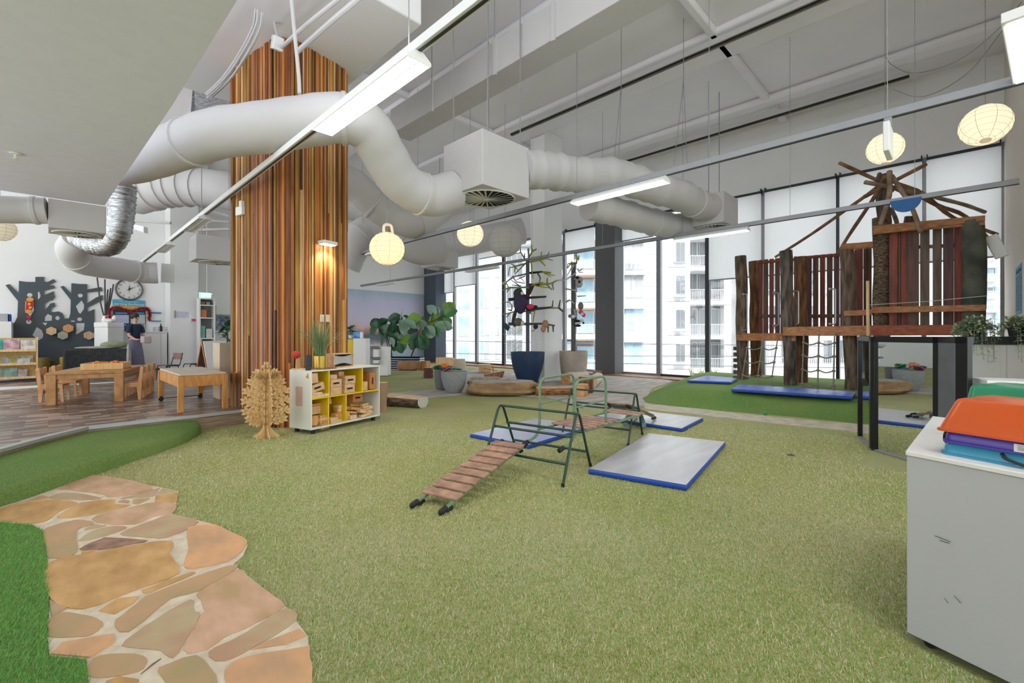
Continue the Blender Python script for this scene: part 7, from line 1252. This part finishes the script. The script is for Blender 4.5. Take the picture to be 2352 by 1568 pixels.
for y in (590, 668, 746, 823): railing(t, 1437, 1482, y, y+15, 37.2, 14); ob(MB(), 1436, 1484, y+34-79+0, y+42-79, 37.4, .6).build('window_hood', M('hood_grey', '#b4b6b8', .7), t, smooth=False)
for a, b in ((601, 605), (681, 685), (760, 764), (838, 841)): ob(MB(), 1549, 1577, a, b-1.5, 37.6, .3).build('sill', FSH, t, smooth=False)
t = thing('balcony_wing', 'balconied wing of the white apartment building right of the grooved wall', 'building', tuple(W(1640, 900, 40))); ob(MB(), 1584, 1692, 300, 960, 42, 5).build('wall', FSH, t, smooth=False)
for y0 in (535, 612, 690, 770, 848):
    slab(t, 1585, 1680, y0, y0+9, 39.5, 2.3); railing(t, 1586, 1678, y0-26, y0-1, 39.5, 24)
    for a, b in ((1590, 1602), (1606, 1630), (1634, 1652)): fr = ob(MB(), a, b, y0-62, y0-2, 41.9, .1).build('window', RL, t, smooth=False); ob(MB(), a+1.5, b-1.5, y0-60, y0-3, 41.85, .03).build('pane', WG, fr, smooth=False)
    ob(MB(), 1663, 1692, y0-70, y0, 41, .8).build('wall_panel', FW_, t, smooth=False)
w_ = []
for i, a in enumerate((1700, 1730, 1762, 1795, 1828, 1860, 1892, 1925, 1960, 1992)):
    for r0, r1 in ((545, 600), (624, 678), (702, 755), (781, 832)): w_.append((a, a+20, r0, r1, WG if (i+r0) % 3 else CUR, 2))
t = bldg('pale apartment building seen through the rope nets and slats of the fort', 1692, 2020, 300, 960, 40, w_)
for y in (605, 683, 760, 838): railing(t, 1695, 2015, y-18, y, 39.4, 70)
w_ = [(2270, 2282, a, b, WB if i % 2 else WG, 1) for i, (a, b) in enumerate(((596, 604), (618, 632), (660, 672), (700, 720), (735, 756)))]+[(2285, 2296, a, b, WB, 1) for a, b in ((612, 630), (658, 672), (714, 733), (736, 752))]
t = bldg('white building with stacked balconies seen right of the thick tower post', 2024, 2360, 300, 980, 36, w_)
for y in (608, 640, 680, 712): slab(t, 2258, 2310, y, y+5, 35.2, .8); railing(t, 2258, 2308, y-12, y, 35.2, 14)
mb = MB(); mb.box(14, 90, -40, 90, -5.2, -5); S('floor_street', mb, M('street', '#9a9c9e', .9))
for i, (y0, y1, y2) in enumerate(((782, 789, 796), (811, 817, 822), (829, 834, 845))): 
    tag(MB().tube(cr([W(1000, y0+30*(i == 9), 26), W(1400, y1, 24), W(1700, y2-4, 22), W(2000, y2, 21)], 5), .02, 5).build('street_cable', M('cable_grey', '#6a6c70', .7)), ['upper', 'middle', 'lowest'][i]+' of the thin cables strung outside the windows', 'cable')
for k, (px, d) in enumerate(((1590, 17), (1610, 17.3), (1640, 17))):
    c = W(px, 868, d); t_ = thing('planter_grass', ['leftmost','middle','rightmost'][k]+' tuft of dry grass outside the window behind the small blue mat', 'grass tuft', tuple(c)); mb = MB()
    for i in range(40): a_ = R.uniform(0, 2*pi); L = R.uniform(.2, .5); mb.tube([c, c+Vector((math.cos(a_)*L*.4, math.sin(a_)*L*.4, L))], [.012, .002], 3)
    mb.build('blades', M('dry_grass', '#a8a878', .8, amt=.3), t_)
# ================= TURF BLADES NEAR THE VIEWPOINT =================
import numpy as np
def blades():
    rg = np.random.default_rng(3); N = 480000
    d = 1.35+(rg.random(N)**1.15)*6.0; k = rg.uniform(-1.16, 1.16, N)
    x = (SN+CS*k)*d; y = (CS-SN*k)*d
    def inside(poly, x, y):
        c = np.zeros(len(x), bool); n = len(poly)
        for i in range(n):
            (x0, y0), (x1, y1) = poly[i], poly[(i+1) % n]; m = ((y0 > y) != (y1 > y)) & (x < (x1-x0)*(y-y0)/((y1-y0) or 1e-9)+x0); c ^= m
        return c
    path_ = [tuple(C(*p)[:2]) for p in outl]; deck = [tuple(p[:2]) for p in pl]; bank = [tuple(p[:2]) for p in bo]+[tuple(p[:2]) for p in edge[::-1]]
    cab = [tuple(p[:2]) for p in cq(.0, 0)]; patch = [tuple(C(*p)[:2]) for p in [(0,462),(220,482),(296,520),(325,720),(340,1000),(326,1250),(338,1400),(596,1425),(612,1568),(618,2300),(-900,2300),(-900,470)]]
    keep = rg.random(N) < np.clip((7.4-d)/2.2, 0, 1)
    ok = keep & ~(inside(path_, x, y) | inside(deck, x, y) | inside(cab, x, y) | inside([tuple((cc+(p-cc)*1.12)[:2]) for p in colp], x, y) | inside(bank, x, y)) & (y > YR+.02) & (x < 8); ok &= ~((x > P2.x-1) & (y < P1.y-.0) & (x > 5.7) & (y < .9))
    for q in ([G(1350, 1077, .05), G(1490, 994, .05), G(1667, 1014, .05), G(1577, 1115, .05)], [G(1079, 996, .05), G(1214, 1022, .05), (5.25, 3.62), (5.16, 4.56)], [(5.95, 4.12), (6.9, 4.2), G(1616, 959, .05), G(1567, 984, .05)], [A0-v*.02, B0-v*.02, B0+v*.5, A0+v*.5]): ok &= ~inside([tuple(p[:2]) for p in q], x, y)
    x, y, d = x[ok], y[ok], d[ok]; gp = inside(patch, x, y); N = len(x); z = np.where(gp, .011, -.001)
    h = rg.uniform(.007, .017, N)*np.where(gp, 1.3, 1); a = rg.uniform(0, 2*pi, N); wd = rg.uniform(.0012, .0022, N)*(.7+d*.22); la = rg.normal(.6, .8, N); ln = h*rg.uniform(.3, 1.3, N)
    V = np.empty((N, 3, 3), np.float32); cx, sx = np.cos(a)*wd, np.sin(a)*wd
    V[:, 0] = np.stack([x-cx, y-sx, z], 1); V[:, 1] = np.stack([x+cx, y+sx, z], 1); V[:, 2] = np.stack([x+np.cos(la)*ln, y+np.sin(la)*ln, z+h], 1)
    me = bpy.data.meshes.new('turf_blades'); me.vertices.add(N*3); me.vertices.foreach_set('co', V.ravel()); me.loops.add(N*3); me.loops.foreach_set('vertex_index', np.arange(N*3, dtype=np.int32)); me.polygons.add(N); me.polygons.foreach_set('loop_start', np.arange(0, N*3, 3, dtype=np.int32)); me.polygons.foreach_set('loop_total', np.full(N, 3, np.int32))
    for nm, c in (('blade_olive', '#9a9c54'), ('blade_green', '#76943e'), ('blade_straw', '#c0b888'), ('blade_pale', '#d2ccaa'), ('blade_deep', '#5a9448'), ('blade_fresh', '#78ad55')): me.materials.append(M(nm, c, .7, kind='flat', spec=.2))
    r = rg.random(N); n1 = np.sin(x*1.3+1)*np.sin(y*1.7+2)+.5*np.sin(x*3.1)*np.sin(y*2.6); near = np.clip((2.8-d)/1.2, 0, 1)*.5+np.clip(n1, 0, 1)*.45
    mi = np.where(r < .3, 0, np.where(r < .45+near*.4, 1, np.where(r < .82, 2, 3))); mi = np.where(gp, np.where(r < .5, 4, 5), mi); mi = np.where(~gp & (rg.random(N) < near*.3), 5, mi)
    me.polygons.foreach_set('material_index', mi.astype(np.int32)); me.update(calc_edges=True); me.validate(); o = bpy.data.objects.new('turf_blades', me); COL.objects.link(o)
    tag(o, 'short olive and straw coloured artificial grass pile of the open play floor', 'artificial grass', kind='stuff')
blades()
